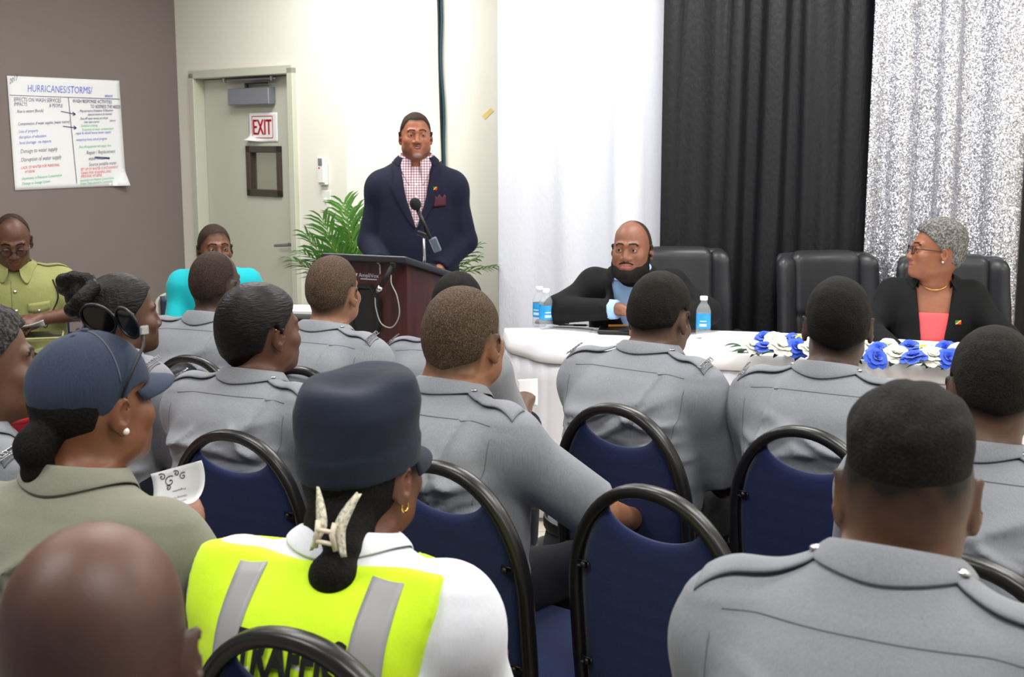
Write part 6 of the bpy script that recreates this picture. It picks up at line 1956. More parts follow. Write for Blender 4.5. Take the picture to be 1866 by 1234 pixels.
Gg = officer('person looking down with short black hair, grey uniform, in front of the bearded man', HC(1206, 499, 3.42), D(-38), D(-34), hpitch=D(-16), skin=(88, 64, 52), seed=7, arms=dict(ex=0.035), neck=0.105, wdt=1.0, girth=1.15, ins=(True, True), neckr=1.05,
             hair=short('hair_dark', 0.007, LINE_MAN, 0.02, (36, 28, 24)), folds=[(-0.17, -0.20, 0.12, -0.075, 0.020, 0.012, -0.03), pleat(0.105, 0.011, 0.07), (-0.13, -0.26, 0.19, -0.22, 0.016, 0.009, 0.01), (-0.15, -0.13, -0.02, -0.10, 0.02, 0.006, 0.0)], lean=0.16)
Hh = officer('person with round cropped black hair and both ears showing, in front of the flower garland', HC(1530, 506, 3.16), D(-33), D(-13), skin=(74, 54, 48), seed=8, arms=dict(ex=0.035), wdt=0.98, girth=1.05, ins=(True, False),
             hair=short('hair_black', 0.006, LINE_MAN, 0.025, (26, 22, 20)), folds=[(-0.16, -0.19, 0.10, -0.13, 0.02, 0.009, 0.015), pleat(-0.10, 0.008, 0.10), (-0.13, -0.25, 0.14, -0.21, 0.018, 0.009, 0.01)], lean=0.10, neckr=1.05)
Ii = officer('person cut by the right picture edge, short black hair, grey uniform', HC(1815, 598, 2.42), D(-36), D(-12), skin=(84, 60, 48), seed=9, wdt=1.06, girth=1.1,
             hair=short('hair_dark', 0.006, LINE_MAN, 0.02, (30, 24, 22)), lean=0.14, hpitch=D(-10))
Jj = officer('large person in the right foreground with a faded haircut and grey uniform back', HC(1662, 716, 1.47), D(-31), D(-17), skin=(98, 68, 51), seed=10, wdt=1.0, girth=1.15, ins=(False, False), neckr=1.10,
             ho=dict(ear=1.05, wide=0.96), neck=0.100, hres=0.0036, shirtres=0.0065,
             hair=short('hair_black', lambda q: 0.006 + 0.013 * np.clip((q[:, 2] - 0.02) / 0.06, 0, 1), LINE_HIGH, 0.060, (22, 17, 15), res=0.0036, wave=0.0020, soft=0.08, fpow=1.0, f0=120, f1=330),
             folds=[(-0.15, -0.12, -0.02, -0.08, 0.020, 0.006, 0.01), (0.16, -0.10, 0.02, -0.16, 0.02, 0.006, 0.0), (-0.10, -0.19, 0.14, -0.16, 0.03, 0.006, 0.01)], lean=0.13)
Ll = officer('person at the left edge with short grey curly hair, pearl stud and grey uniform', HC(-38, 558, 2.45), D(-30), D(-56), skin=(96, 66, 50), seed=11, wdt=0.98, girth=1.1,
             hair=dict(m='hair_salt', t=0.016, line=LINE_WOMAN, f0=70, f1=220, wave=0.004, pad=0.16), lean=0.08)
stud(Ll, 1, M['pearl'], 0.0075)

# --- woman in the slate cap and olive polo
Kk = figure('person in a slate blue cap with raised sunglasses, olive polo shirt, low black bun', HC(166, 606, 2.06), D(-18), D(-34), skin=(120, 76, 54), seed=12, wdt=0.98, shirt='olive_knit', lean=0.09, hands=True,
            hair=dict(m='hair_black', t=0.004, line=LINE_MAN, f0=90, f1=260, wave=0.001, pad=0.16, k=0.008, soft=0.03,
                      extra=[lambda f, H, Rh, hs: (f.el(H((0, -0.122, -0.062)), (0.030, 0.030, 0.030), None, 0.008), f.el(H((0.0, -0.116, -0.098)), (0.030, 0.028, 0.028), None, 0.008), f.rc(H((0, -0.085, -0.03)), H((0, -0.12, -0.05)), 0.03, 0.03, 0.02))]),
            arms=dict(Le=(-0.26, 0.10, 0.78), Re=(0.225, 0.20, 0.80), RwW=P(345, 965, 2.28), Rh=dict(d=(-0.5, 0.5, 0.35), n=(0.4, -0.3, 0.8), curl=0.8)))
stud(Kk, 1, M['pearl'], 0.0062)
def cap_dome(p, m, name='cap'):
    f = Field()
    wv = wob(3, 6, 12, 40)
    def dome(P_):
        q = ((P_ - p.hc) @ p.Rh) / p.hs
        d = el(q, (0, -0.012, 0.030), (0.0865, 0.1085, 0.092)) * p.hs
        lowz = 0.030 - 0.088 * np.clip((-q[:, 1] + 0.02) / 0.12, 0, 1)          # lower at the back
        gapb = np.clip(1 - (q[:, 0] / 0.036) ** 2, 0, 1) ** 0.5 * 0.022 * (q[:, 1] < -0.05)
        lowz = lowz + gapb
        ridge = 0.0012 * np.exp(-(q[:, 0] / 0.003) ** 2) * (q[:, 2] > 0.03)
        return np.maximum(d - ridge - 0.0006 * wv(P_), (lowz - q[:, 2]) * p.hs)
    e = 0.15 * p.hs
    f.add(dome, p.hc - e, p.hc + e, 0.01)
    V, Q = surface(f, p.hc - e, p.hc + e, 0.005)
    c = mk(name, V, Q, m, p.root)
    G = np.zeros((25, 7, 3))
    for i, a in enumerate(np.linspace(-1.15, 1.15, 25)):
        for j, t in enumerate(np.linspace(0, 1, 7)):
            x = 0.083 * math.sin(a) * (1 - 0.04 * t); y = -0.012 + 0.104 * math.cos(a) + 0.070 * t * max(0, math.cos(a * 1.30)) ** 0.55
            z = 0.035 - 0.012 * t - 0.35 * x * x / 0.083 * (0.6 + 0.4 * t)
            G[i, j] = p.H((x, y, z))
    v = MB().grid(G, 0.004).build('visor', m, c, True)
    # panel seams and button
    for pts in ([(0.088 * math.cos(t), -0.012, 0.030 + 0.093 * math.sin(t)) for t in np.linspace(0.15, math.pi - .15, 24)], [(0.0878 * math.sin(s_) * 0.99, -0.012 + 0.1098 * math.cos(s_) * math.cos(0.75), 0.030 + 0.1052 * math.sin(0.75) * 1.0) for s_ in []]):
        if len(pts): MB().tube([p.H(q) for q in pts], 0.0010, 5).build('cap_seam', M['seam'], c, True)
    MB().sphere(p.H((0, -0.012, 0.123)), (0.008, 0.008, 0.004), 8).build('cap_button', m, c, True)
    return c
kc = cap_dome(Kk, M['blue_cap'])
# sunglasses pushed up on the cap
sg_ = MB()
for sx in (-1, 1):
    sg_.tube(np.array([Kk.H((sx * 0.072, 0.048, 0.122)), Kk.H((sx * 0.088, 0.036, 0.098)), Kk.H((sx * 0.0925, 0.0, 0.050)), Kk.H((sx * 0.090, -0.014, 0.018))]), [0.0035, 0.0032, 0.0026, 0.0022], 8)
sg_.tube(np.array([Kk.H((sx * 0.076, 0.045, 0.122)) for sx in np.linspace(-1, 1, 9)]) + np.array([Kk.Rh @ np.array([0, 0.010 * (1 - abs(t) ** 2), 0.014 * (1 - abs(t))]) for t in np.linspace(-1, 1, 9)]), 0.0024, 8)
sung = sg_.build('sunglasses', M['black_plastic'], Kk.root, True)
for sx in (-1, 1):
    G = np.zeros((9, 9, 3))
    for i, u in enumerate(np.linspace(-1, 1, 9)):
        for j, v in enumerate(np.linspace(-1, 1, 9)):
            uu = u * math.sqrt(1 - v * v / 2); vv = v * math.sqrt(1 - u * u / 2)
            G[i, j] = Kk.H((sx * 0.038 + uu * 0.036, 0.046 - 0.010 * vv - 0.016 * abs(sx * 0.038 + uu * 0.033) / 0.07 + 0.008, 0.132 + vv * 0.027))
    MB().grid(G, 0.003).build('lens', M['lens_dark'], sung, True)
    MB().tube([G[i, 0] for i in range(9)] + [G[8, j] for j in range(1, 9)] + [G[i, 8] for i in range(7, -1, -1)] + [G[0, j] for j in range(7, 0, -1)], 0.0026, 6, closed=True).build('rim', M['black_plastic'], sung, True)
    MB().box(Kk.H((sx * 0.077, 0.048, 0.122)), (0.006, 0.018, 0.016), Kk.Rh, 0.002).build('hinge', M['silver'], sung)
MB().tube([Kk.nb + np.array([0.070 * math.sin(a), -0.070 * math.cos(a) + 0.004, 0.030 + 0.02 * math.cos(a)]) for a in np.linspace(0, 2 * math.pi, 40)[:-1]], 0.0020, 6, closed=True).build('necklace', M['gold'], Kk.root, True)
for sd in (-1, 1):
    back_line(Kk, Kk.fs, [(sd * (Kk.sw + 0.006), Kk.zsh + 0.02), (sd * (Kk.sw + 0.004), Kk.zsh - 0.05), (sd * (Kk.sw - 0.010), Kk.zsh - 0.12)], 0.0011, 'sleeve_seam', mat('olive_seam', C(102, 102, 88)), Kk.shirt)

# --- woman in the fluorescent vest and navy kepi
Mm = figure('person in a fluorescent yellow traffic vest, white shirt and navy peaked cap', HC(660, 722, 1.90, 1.0), D(-20), D(-28), hs=1.0, skin=(104, 68, 50), seed=13, neck=0.118, wdt=1.0, girth=1.1, shirt='white_cloth_shirt', lean=0.08, arms=dict(ex=0.04), slr=(0.060, 0.058),
            hair=dict(m='hair_black', t=lambda q: 0.003 + 0.013 * np.clip((-0.05 - q[:, 2]) / 0.05, 0, 1), line=[(0, 0.074), (55, 0.05), (75, 0.02), (86, -0.03), (100, -0.05), (180, -0.10)], f0=60, f1=200, wave=0.0012, pad=0.17, k=0.015,
                      extra=[lambda f, H, Rh, hs: (f.rc(H((0.01, -0.080, -0.055)), H((0.048, -0.125, -0.085)), 0.042, 0.028, 0.03), f.el(H((0.048, -0.150, -0.120)), (0.038, 0.036, 0.036), None, 0.01), f.el(H((0.045, -0.148, -0.150)), (0.026, 0.026, 0.026), None, 0.01), f.el(H((0.01, -0.082, -0.072)), (0.056, 0.034, 0.040), None, 0.03))]))
stud(Mm, 1, M['gold'], hoop=True)
def kepi(p):
    f = Field(); wv = wob(9, 8, 18, 70)
    def crown(P_):
        q = ((P_ - p.hc) @ p.Rh) / p.hs
        z = q[:, 2] - 0.30 * (q[:, 1] + 0.012) * 0.35        # front stands higher
        a = np.interp(z, [-0.06, 0.0, 0.05, 0.11, 0.15, 0.172], [0.0830, 0.0885, 0.0910, 0.0900, 0.080, 0.05])
        b = a * 1.20
        d = (np.sqrt((q[:, 0] / a) ** 2 + ((q[:, 1] + 0.012) / b) ** 2) - 1) * a
        top_ = 0.150 - 0.010 * np.exp(-((q[:, 0]) ** 2 + (q[:, 1] + 0.03) ** 2) / 0.0015)
        d = smax(d, z - top_, 0.022); d = np.maximum(d, 0.010 - 0.004 * np.clip(-q[:, 1] / 0.1, 0, 1) - z)
        w_ = np.clip((z - 0.05) / 0.06, 0, 1)
        band = 0.002 * (np.abs(z - 0.030) < 0.020)
        return (d - band) * p.hs - 0.0085 * w_ * wv(P_)
    e = 0.20 * p.hs
    f.add(crown, p.hc - e, p.hc + e, 0.01)
    V, Q = surface(f, p.hc - e, p.hc + e, 0.005)
    c = mk('cap', V, Q, M['navy_cap'], p.root)
    G = np.zeros((25, 6, 3))
    for i, a in enumerate(np.linspace(-1.2, 1.2, 25)):
        for j, t in enumerate(np.linspace(0, 1, 6)):
            x = 0.088 * math.sin(a); y = -0.012 + 0.106 * math.cos(a) + 0.062 * t * max(0, math.cos(a * 1.25)) ** 0.6
            G[i, j] = p.H((x, y, 0.016 - 0.022 * t - 2.4 * x * x * (0.5 + 0.5 * t) + 0.012))
    MB().grid(G, 0.004).build('visor', M['navy_cap'], c, True)
kepi(Mm)
# butterfly claw clip holding the tail
M['claw'] = hair_mat('speckled_claw_clip', C(232, 226, 200), C(84, 92, 120), scale=190, rough=0.35, dist=0.0003)
M['claw_cream'] = mat('cream_plastic', C(226, 214, 192), rough=0.35)
cl_ = None
for sx in (-1, 1):
    G = np.zeros((13, 5, 3))
    for i, t in enumerate(np.linspace(0, 1, 13)):
        w_ = 0.013 * math.sin(math.pi * (0.06 + 0.90 * t)) ** 0.8 + 0.001
        for j, v in enumerate(np.linspace(-1, 1, 5)):
            x = 0.048 + sx * (0.013 + 0.022 * abs(t - 0.42) ** 1.4 * 2.0 + 0.004) + sx * v * w_ * 0.7
            G[i, j] = Mm.H((x, -0.164 - 0.004 * math.sin(math.pi * t) + abs(v) * 0.004 + 0.030 * (t - .1), -0.082 + 0.088 * t))
    o = MB().grid(G, 0.003).build('claw_clip' if cl_ is None else 'wing', M['claw'], Mm.root if cl_ is None else cl_, True)
    cl_ = cl_ or o
mb = MB()
for sx in (-1, 1):
    mb.tube([Mm.H((0.048 + sx * 0.018, -0.168, -0.074)), Mm.H((0.048 + sx * 0.013, -0.170, -0.050)), Mm.H((0.048 + sx * 0.015, -0.164, -0.034))], 0.0042, 8)
for dz in (-0.064, -0.046):
    mb.tube([Mm.H((0.034, -0.170, dz)), Mm.H((0.062, -0.170, dz))], 0.0036, 8)
mb.build('hinge', M['claw_cream'], cl_, True)
# the vest over the shirt
def vest(p):
    f = Field(); p.add_trunk(f, 0.032)
    top = p.nb + p.nax * 0.000
    f.add(lambda P_: (P_ - top) @ p.nax, (-0.3, -0.4, p.nb[2] - 0.15), (0.3, 0.8, p.nb[2] + 0.3), 0.006, 'i')
    f.add(lambda P_: el(P_, (0, p.nb[1] + 0.02, p.nb[2]), (0.098, 0.105, 0.075)), (-0.12, -0.2, p.nb[2] - 0.12), (0.12, 0.5, p.nb[2] + 0.12), 0.004, 's')
    big = np.array([3.0, 3, 3])
    f.add(lambda P_: np.abs(P_[:, 0]) - np.where(P_[:, 0] < 0, 0.03, 0.0) - np.interp(P_[:, 2], [p.zsh - 0.30, p.zsh - 0.16, p.zsh - 0.06, p.zsh + 0.03], [0.30, 0.184, 0.178, 0.196]), -big, big, 0.006, 'i')
    f.add(lambda P_: 0.52 - P_[:, 2], -big, big, 0.006, 'i')
    wv, w2 = wob(71, 6, 8, 20), wob(72, 7, 25, 60)
    f.post.append(lambda P_, d: d - np.where(np.abs(d) < 0.05, 0.004 * wv(P_) + 0.0015 * w2(P_), 0))
    V, Q = surface(f, *f.bounds(0.03), 0.0075)
    v = mk('vest', V, Q, M['vest'], p.root); p.fv = f
    for sd in (-1, 1):
        zt_ = p.zsh + 0.045; zb_ = p.zsh - 0.34
        for (xa, xb, m_, nm, of) in ((0.088, 0.137, 'reflective', 'reflective_strip', 0.0022),):
            rows = 20
            XZ = np.zeros((rows, 6, 2))
            for i, t in enumerate(np.linspace(0, 1, rows)):
                for j, s_ in enumerate(np.linspace(0, 1, 6)):
                    XZ[i, j] = (sd * (xa + (xb - xa) * s_), zt_ + (zb_ - zt_) * t)
            # rays towards a line inside the chest: over the shoulder, then down the back
            G = np.zeros((rows + 8, 6, 3)); Dd_ = np.zeros_like(G)
            for i in range(rows + 8):
                for j, s_ in enumerate(np.linspace(0, 1, 6)):
                    x = sd * (xa + (xb - xa) * s_)
                    if i < 10:
                        a = D(72 - 8 * i); dz = p.zsh - 0.10; drop_ = 0
                    else:
                        a = 0.0; dz = p.zsh - 0.10 - (i - 9) * 0.016; drop_ = (i - 9) * 0.016
                    x = x - drop_ * 0.30
                    dv = np.array([0, -math.cos(a), math.sin(a)])
                    G[i, j] = np.array([x, float(p.cyf(dz)), dz]) + dv * 0.5; Dd_[i, j] = -dv
            H_, ok = hit(f, G.reshape(-1, 3), Dd_.reshape(-1, 3), 0.5, 90)
            G2 = (H_ - Dd_.reshape(-1, 3) * 0.0022).reshape(G.shape)
            MB().grid(G2 if sd > 0 else G2[:, ::-1], 0.004, -Dd_ if sd > 0 else -Dd_[:, ::-1]).build(nm, M[m_], v, True)
    for (s, z) in (('TRAFFIC', p.zsh - 0.032), ('WARDEN', p.zsh - 0.105)):
        V, Fc = text_geo(s, 0.075, bold=0.0035)
        V[:, 0] *= 0.175 / np.ptp(V[:, 0]) * (1.0 if s == 'TRAFFIC' else 1.0)
        O = np.stack([V[:, 0], np.full(len(V), -0.4), V[:, 1] + z], 1)
        H_, ok = hit(f, O, np.array([0, 1.0, 0]), 0.7, 90)
        MB().add(H_ + np.array([0, -0.0045, 0]), Fc).build('lettering', M['black_matte'], v, False)
    return v
vest(Mm)

# --- bald man nearest the camera, lower left
Nn = figure('person nearest the lower left corner, only a shiny balding head in view', HC(168, 952, 1.09), D(-12), D(4), skin=(90, 58, 46), seed=14, wdt=1.0, ho=dict(wide=1.06), shirt='grey_cloth', lean=0.08, hres=0.0036,
            stubble=[(lambda q: np.clip((0.100 - q[:, 2] - 0.5 * q[:, 1]) / 0.09, 0, 1) * np.clip((q[:, 2] + 0.07) / 0.02, 0, 1) * np.clip((0.04 - q[:, 1]) / 0.03, 0, 1), (52, 35, 30), 0.85)])

# --- facing the audience
sp = figure('person standing at the lectern in a navy blazer and checked shirt', HC(757, 205, 6.12, 0.93), D(183), D(189), stand=True, skin=(150, 92, 66), seed=15, hs=0.93, wdt=0.96, girth=1.05, shirt='plaid', sleeve='none', lean=0.02, sdrop=0.038, eyes=True, hres=0.0034, neckr=1.12,
            ho=dict(mouth=0.0035, jaw=1.12, wide=1.0, lid=0.0038, gaze=(-0.1, 1, -0.05)), lipc=(160, 92, 84), hands=False,
            hair=[short('hair_thin', 0.004, [(0, 0.078), (30, 0.078), (44, 0.060), (56, 0.036), (68, 0.028), (78, 0.020), (82, -0.02), (90, -0.006), (98, 0.022), (112, 0.010), (122, -0.036), (180, -0.058)], 0.012, (52, 40, 36))],
            stubble=[(lambda q: np.clip(1.3 - np.maximum(np.abs(q[:, 0]) / 0.026, np.abs(q[:, 2] + 0.0535) / 0.006) ** 4, 0, 1) * (q[:, 1] > 0.07), (70, 44, 36), 0.7),
                     (lambda q: np.clip(1.4 - ((q[:, 0] / 0.024) ** 2 + ((q[:, 2] + 0.104) / 0.013) ** 2), 0, 1) * (q[:, 1] > 0.04), (176, 160, 150), 0.85),
                     (lambda q: np.clip((-0.055 - q[:, 2]) / 0.02, 0, 1) * np.clip((np.abs(q[:, 0]) - 0.02) / 0.02, 0, 1) * (q[:, 1] > -0.0), (96, 62, 48), 0.6)],
            arms=dict(Le=(-0.240, 0.02, 1.110), Lw=(-0.09, 0.19, 0.965), Re=(0.235, 0.02, 1.110), Rw=(0.17, 0.21, 1.00), Lh=dict(d=(0.3, 1, -0.15), n=(0, 0.2, 1), curl=0.3), Rh=dict(d=(-0.3, 1, -0.15), n=(0, 0.2, 1), curl=0.3)))
MB().box(sp.H((0, 0.093, -0.0635)), (0.026, 0.004, 0.006), sp.Rh, 0.001).build('teeth', M['teeth'], sp.root)
jacket(sp, M['navy_suit'], sp.nb[2] - 0.335, 0.080, 0.96, seed=15, low=0.80, lap=0.075)
pin(sp, sp.fj, -0.092, sp.nb[2] - 0.130, 0.011)
XZ = quadgrid((-0.145, sp.nb[2] - 0.215), (-0.085, sp.nb[2] - 0.220), (-0.094, sp.nb[2] - 0.165), (-0.146, sp.nb[2] - 0.168), 7, 6)
XZ[..., 1] += 0.010 * np.sin(np.arange(7) * 2.1)[:, None] * (np.arange(6) / 5)[None]
drape(sp, sp.fj, XZ, 0.007, False, 'pocket_square', M['maroon'], sp.root, 0.004)
for z in (0.11, 0.17, 0.23, 0.29):
    H_, ok = hit(sp.fs, [(0.0, 0.45, sp.nb[2] - z)], np.array([0, -1.0, 0]), 0.6, 90)
    MB().lathe([(0.0001, 0.003), (0.0055, 0.002), (0.0055, 0)], H_[0], 12, rotx(-math.pi / 2)).build('button', M['white_plastic'], sp.root)
back_line(sp, sp.fs, [(0.012, sp.nb[2] - 0.06), (0.012, sp.nb[2] - 0.33)], 0.0012, 'placket', mat('placket_line', C(150, 120, 130)), sp.shirt, False, 20)

hb_ = HC(1152, 403, 5.52, 1.04)
bm_ = figure('bearded person in a black blazer and light blue shirt leaning on the table', hb_, D(172), D(160), skin=(122, 79, 60), hs=1.04, seed=16, wdt=0.98, girth=1.2, shirt='blue_shirt', sleeve='none', lean=0.30, eyes=True, neck=0.112, fwd=0.075, hres=0.0036, neckr=1.15, sdrop=-0.012,
             ho=dict(jaw=1.15, wide=1.02, lid=0.0040, gaze=(0.15, 1, 0.02)), lipc=(150, 92, 80), hands=True, seat=0.47,
             hair=[short('hair_thin', 0.002, [(0, 0.135), (60, 0.12), (72, 0.075), (80, 0.030), (84, -0.03), (90, -0.006), (98, 0.024), (112, 0.010), (122, -0.03), (180, -0.055)], 0.02, (50, 36, 30)),
                   dict(name='beard', m='beard', t=lambda q: 0.004 + 0.018 * np.clip((-0.07 - q[:, 2]) / 0.05, 0, 1), f0=120, f1=300, wave=0.0016, soft=0.010,
                        mask=lambda q: np.where(q[:, 1] < -0.012, -0.02, np.maximum(np.interp(np.degrees(np.abs(np.arctan2(q[:, 0], q[:, 1] + 0.012))), [0, 14, 24, 40, 54, 68, 78, 86, 92], [-0.084, -0.084, -0.070, -0.066, -0.050, -0.030, 0.0, 0.022, -0.2]) - q[:, 2],
                                                                                     np.minimum(0.005 - np.abs(q[:, 2] + 0.0535 + 0.35 * np.maximum(np.abs(q[:, 0]) - 0.012, 0)), 0.034 - np.abs(q[:, 0])) - 0.05 * (q[:, 1] <= 0.05))))],
             arms=dict(Le=(-0.335, 0.34, 0.845), Lw=(-0.13, 0.545, 0.822), Re=(0.335, 0.34, 0.845), Rw=(0.04, 0.50, 0.872), Lh=dict(d=(1, -0.05, -0.06), n=(0.0, 0.25, 1), curl=0.75, thumb=0.5), Rh=dict(d=(-0.95, 0.32, -0.20), n=(0, 0.35, 0.9), curl=0.42)))
jacket(bm_, M['black_suit'], bm_.nb[2] - 0.33, 0.100, 0.98, seed=16, ra=0.070, rb=0.066, lap=0.06, low=0.60)
pin(bm_, bm_.fj, -0.125, bm_.nb[2] - 0.10, 0.011)
for sd in (-1, 1):     # pale cuffs below the jacket sleeves, and a wrist watch
    e, w = bm_.E[sd], bm_.Wr[sd]; d = unit(w - e)
    MB().tube([w - d * 0.085, w - d * 0.05, w - d * 0.018], [0.046, 0.045, 0.043], 18).build('cuff', M['blue_shirt'], bm_.root, True)
e, w = bm_.E[-1], bm_.Wr[-1]; d = unit(w - e)
wt = MB().tube([w - d * 0.012, w + d * 0.004], 0.0335, 20).build('watch', M['gold'], bm_.root, True)
MB().lathe([(0.0001, 0.008), (0.016, 0.007), (0.017, 0.0)], w + np.array([0, 0.012, 0.030]), 18, rotx(-0.3)).build('dial', M['black_plastic'], wt, True)

wm = figure('person with short grey hair and spectacles, in a black cardigan over a coral top', HC(1709, 404, 5.28, 1.04), D(166), D(86), hpitch=D(4), skin=(146, 92, 66), hs=1.04, seed=17, wdt=0.88, girth=1.0, shirt='coral', sleeve='none', lean=0.05, eyes=True, collar=None, vneck=(0.125, 0.085), hres=0.0036,
            ho=dict(ear=0.95, gaze=(-0.1, 1, 0.02), jaw=0.95, lid=0.0040), lipc=(150, 84, 80),
            hair=dict(m='hair_grey', t=lambda q: 0.010 + 0.012 * np.clip((q[:, 2] - 0.02) / 0.08, 0, 1), line=LINE_WOMAN, f0=70, f1=240, wave=0.0032, pad=0.16),
            arms=dict(Le=(-0.30, 0.14, 0.78), Lw=(-0.16, 0.36, 0.72), Re=(0.27, 0.14, 0.80), Rw=(0.12, 0.34, 0.70)), legs=True)
jacket(wm, M['black_suit'], 0.55, 0.080, 0.88, seed=17, x0=0.050, lapel=False, low=0.56, ra=0.062, rb=0.055)
pin(wm, wm.fj, -0.10, wm.nb[2] - 0.16, 0.012)
glasses(wm, M['frame_dark'], M['lens_clear'], 0.020, -0.004)
stud(wm, -1, M['pearl'], 0.004); stud(wm, 1, M['pearl'], 0.004)
MB().tube([wm.nb + np.array([0.066 * math.sin(a), 0.012 + 0.072 * -math.cos(a) * 1.0, 0.018 + 0.045 * math.cos(a)]) for a in np.linspace(0, 2 * math.pi, 40)[:-1]], 0.0022, 6, closed=True).build('necklace', M['gold'], wm.root, True)

tm = figure('person in a teal shirt seated before the grey door', HC(390, 409, 6.15), D(196), D(206), skin=(104, 66, 48), seed=18, sdrop=0.016, neck=0.108, wdt=0.90, girth=1.05, slr=(0.058, 0.054), shirt='teal_cloth', sleeve='long', lean=0.12, eyes=True, hair=short('hair_thin', 0.003, LINE_MAN, 0.02, (40, 28, 24)), ho=dict(gaze=(-0.1, 1, -0.05)), hres=0.004)
go = figure('person in a khaki green police uniform and spectacles, reading at the far left', HC(20, 392, 5.75), D(198), D(203), hpitch=D(-24), skin=(90, 58, 44), seed=19, wdt=1.08, girth=1.15, shirt='khaki_cloth', lean=0.10, eyes=True, hands=True, hres=0.004, trouser='khaki_cloth',
            hair=short('hair_thin', 0.003, LINE_BALD, 0.03, (46, 34, 30)), ho=dict(gaze=(0, 1, -0.5), lid=0.0022),
            arms=dict(Le=(-0.29, 0.16, 0.80), Lw=(-0.10, 0.36, 0.80), Re=(0.29, 0.16, 0.80), Rw=(0.11, 0.36, 0.80), Lh=dict(d=(0.55, 0.8, -0.1), n=(-0.5, 0.3, 0.8), curl=0.7), Rh=dict(d=(-0.55, 0.8, -0.1), n=(0.5, 0.3, 0.8), curl=0.7)))
for sd in (-1, 1): epaulette(go, sd, M['khaki_cloth'])
glasses(go, M['black_plastic'], M['lens_clear'], 0.020, -0.010)
for z in (0.10, 0.19, 0.28, 0.36):
    H_, ok = hit(go.fs, [(0.0, float(go.cyf(go.nb[2] - z)) + 0.45, go.nb[2] - z)], np.array([0, -1.0, 0]), 0.6, 90)
    MB().lathe([(0.0001, 0.006), (0.008, 0.004), (0.009, 0)], H_[0], 12, rotx(-math.pi / 2)).build('button', M['silver'], go.root, True)
back_line(go, go.fs, [(0.016, go.nb[2] - 0.05), (0.016, go.nb[2] - 0.40)], 0.0014, 'placket', mat('khaki_seam', C(94, 96, 56)), go.shirt, False, 20)
for sd in (-1, 1):
    zz_ = go.nb[2] - 0.17
    XZ = quadgrid((sd * 0.055, zz_), (sd * 0.145, zz_ + 0.01), (sd * 0.150, zz_ - 0.14), (sd * 0.055, zz_ - 0.15), 8, 8)
    pk, _ = drape(go, go.fs, XZ if sd < 0 else XZ[::-1], 0.0035, False, 'pocket', M['khaki_cloth'], go.shirt, 0.002)
    XZ = np.array([[(sd * (0.053 + 0.095 * u), zz_ + 0.012 + 0.008 * u - v * (0.038 + 0.012 * (1 - abs(2 * u - 1)))) for v in np.linspace(0, 1, 4)] for u in np.linspace(0, 1, 9)])
    drape(go, go.fs, XZ if sd < 0 else XZ[::-1], 0.008, False, 'pocket_flap', M['khaki_cloth'], go.shirt, 0.003)
    H_, ok = hit(go.fs, [(sd * 0.10, float(go.cyf(zz_ - .02)) + 0.45, zz_ - 0.022)], np.array([0, -1.0, 0]), 0.6, 90)
    MB().lathe([(0.0001, 0.006), (0.007, 0.004), (0.008, 0)], H_[0] + np.array([0, 0.008, 0]), 12, rotx(-math.pi / 2)).build('button', M['silver'], go.root, True)
back_line(go, go.fs, [(-0.165, go.zsh + 0.02), (-0.185, go.zsh - 0.06), (-0.150, go.zsh - 0.14), (-0.12, go.zsh - 0.20), (-0.075, go.zsh - 0.13)], 0.0045, 'lanyard', M['black_matte'], go.root, False)

# ------------------------------------------------------------------ chairs under and among them
def chair_apex(px, py, yaw, label, sc=1.04):
    q = PZ(px, py, 0.915 * sc)
    o = q[:2] - (rotz(yaw) @ np.array([0, -0.265 * sc, 0]))[:2]
    return place_chair(o, yaw, label, sc)
chair_apex(1186, 894, D(-44), 'empty navy chair with a black arched frame in the middle foreground')
chair_apex(1124, 742, D(-44), 'navy chair under the officer who looks down before the bearded man')
chair_apex(1468, 784, D(-46), 'navy chair under the officer in front of the flower garland')
chair_apex(800, 848, D(-38), 'navy chair under the broad officer, right of the traffic vest')
chair_apex(420, 790, D(-28), 'navy chair under the woman with slicked back hair, left of the navy cap', 1.0)
chair_apex(532, 1160, D(-30), 'navy chair behind the traffic vest at the bottom edge')
chair_apex(345, 651, D(-26), 'navy chair under the shaven headed officer before the person in teal', 0.97)
chair_apex(545, 672, D(-30), 'navy chair under the officer in front of the lectern', 0.98)
chair_apex(1765, 1022, D(-46), 'navy chair at the right edge under the officer cut by the frame')
for pp_, lb in ((Bp, 'navy chair under the woman with the braided bun'), (Kk, 'navy chair under the woman in the slate cap'), (Ll, 'navy chair under the officer at the left edge'),
                (Ee, 'navy chair under the flat-topped officer behind the cropped brown head')):
    o = pp_.origin + rotz(pp_.yaw) @ np.array([0, -0.055, 0])
    place_chair(o, pp_.yaw, lb, 0.93 if pp_ is Ee else 1.0)
place_exec(1262, 5.84, D(186), 'black leather chair behind the bearded man')
place_exec(1552, 5.62, D(190), 'empty black leather chair between the bearded man and the woman')
place_exec(1768, 5.42, D(176), 'black leather chair behind the woman with grey hair')

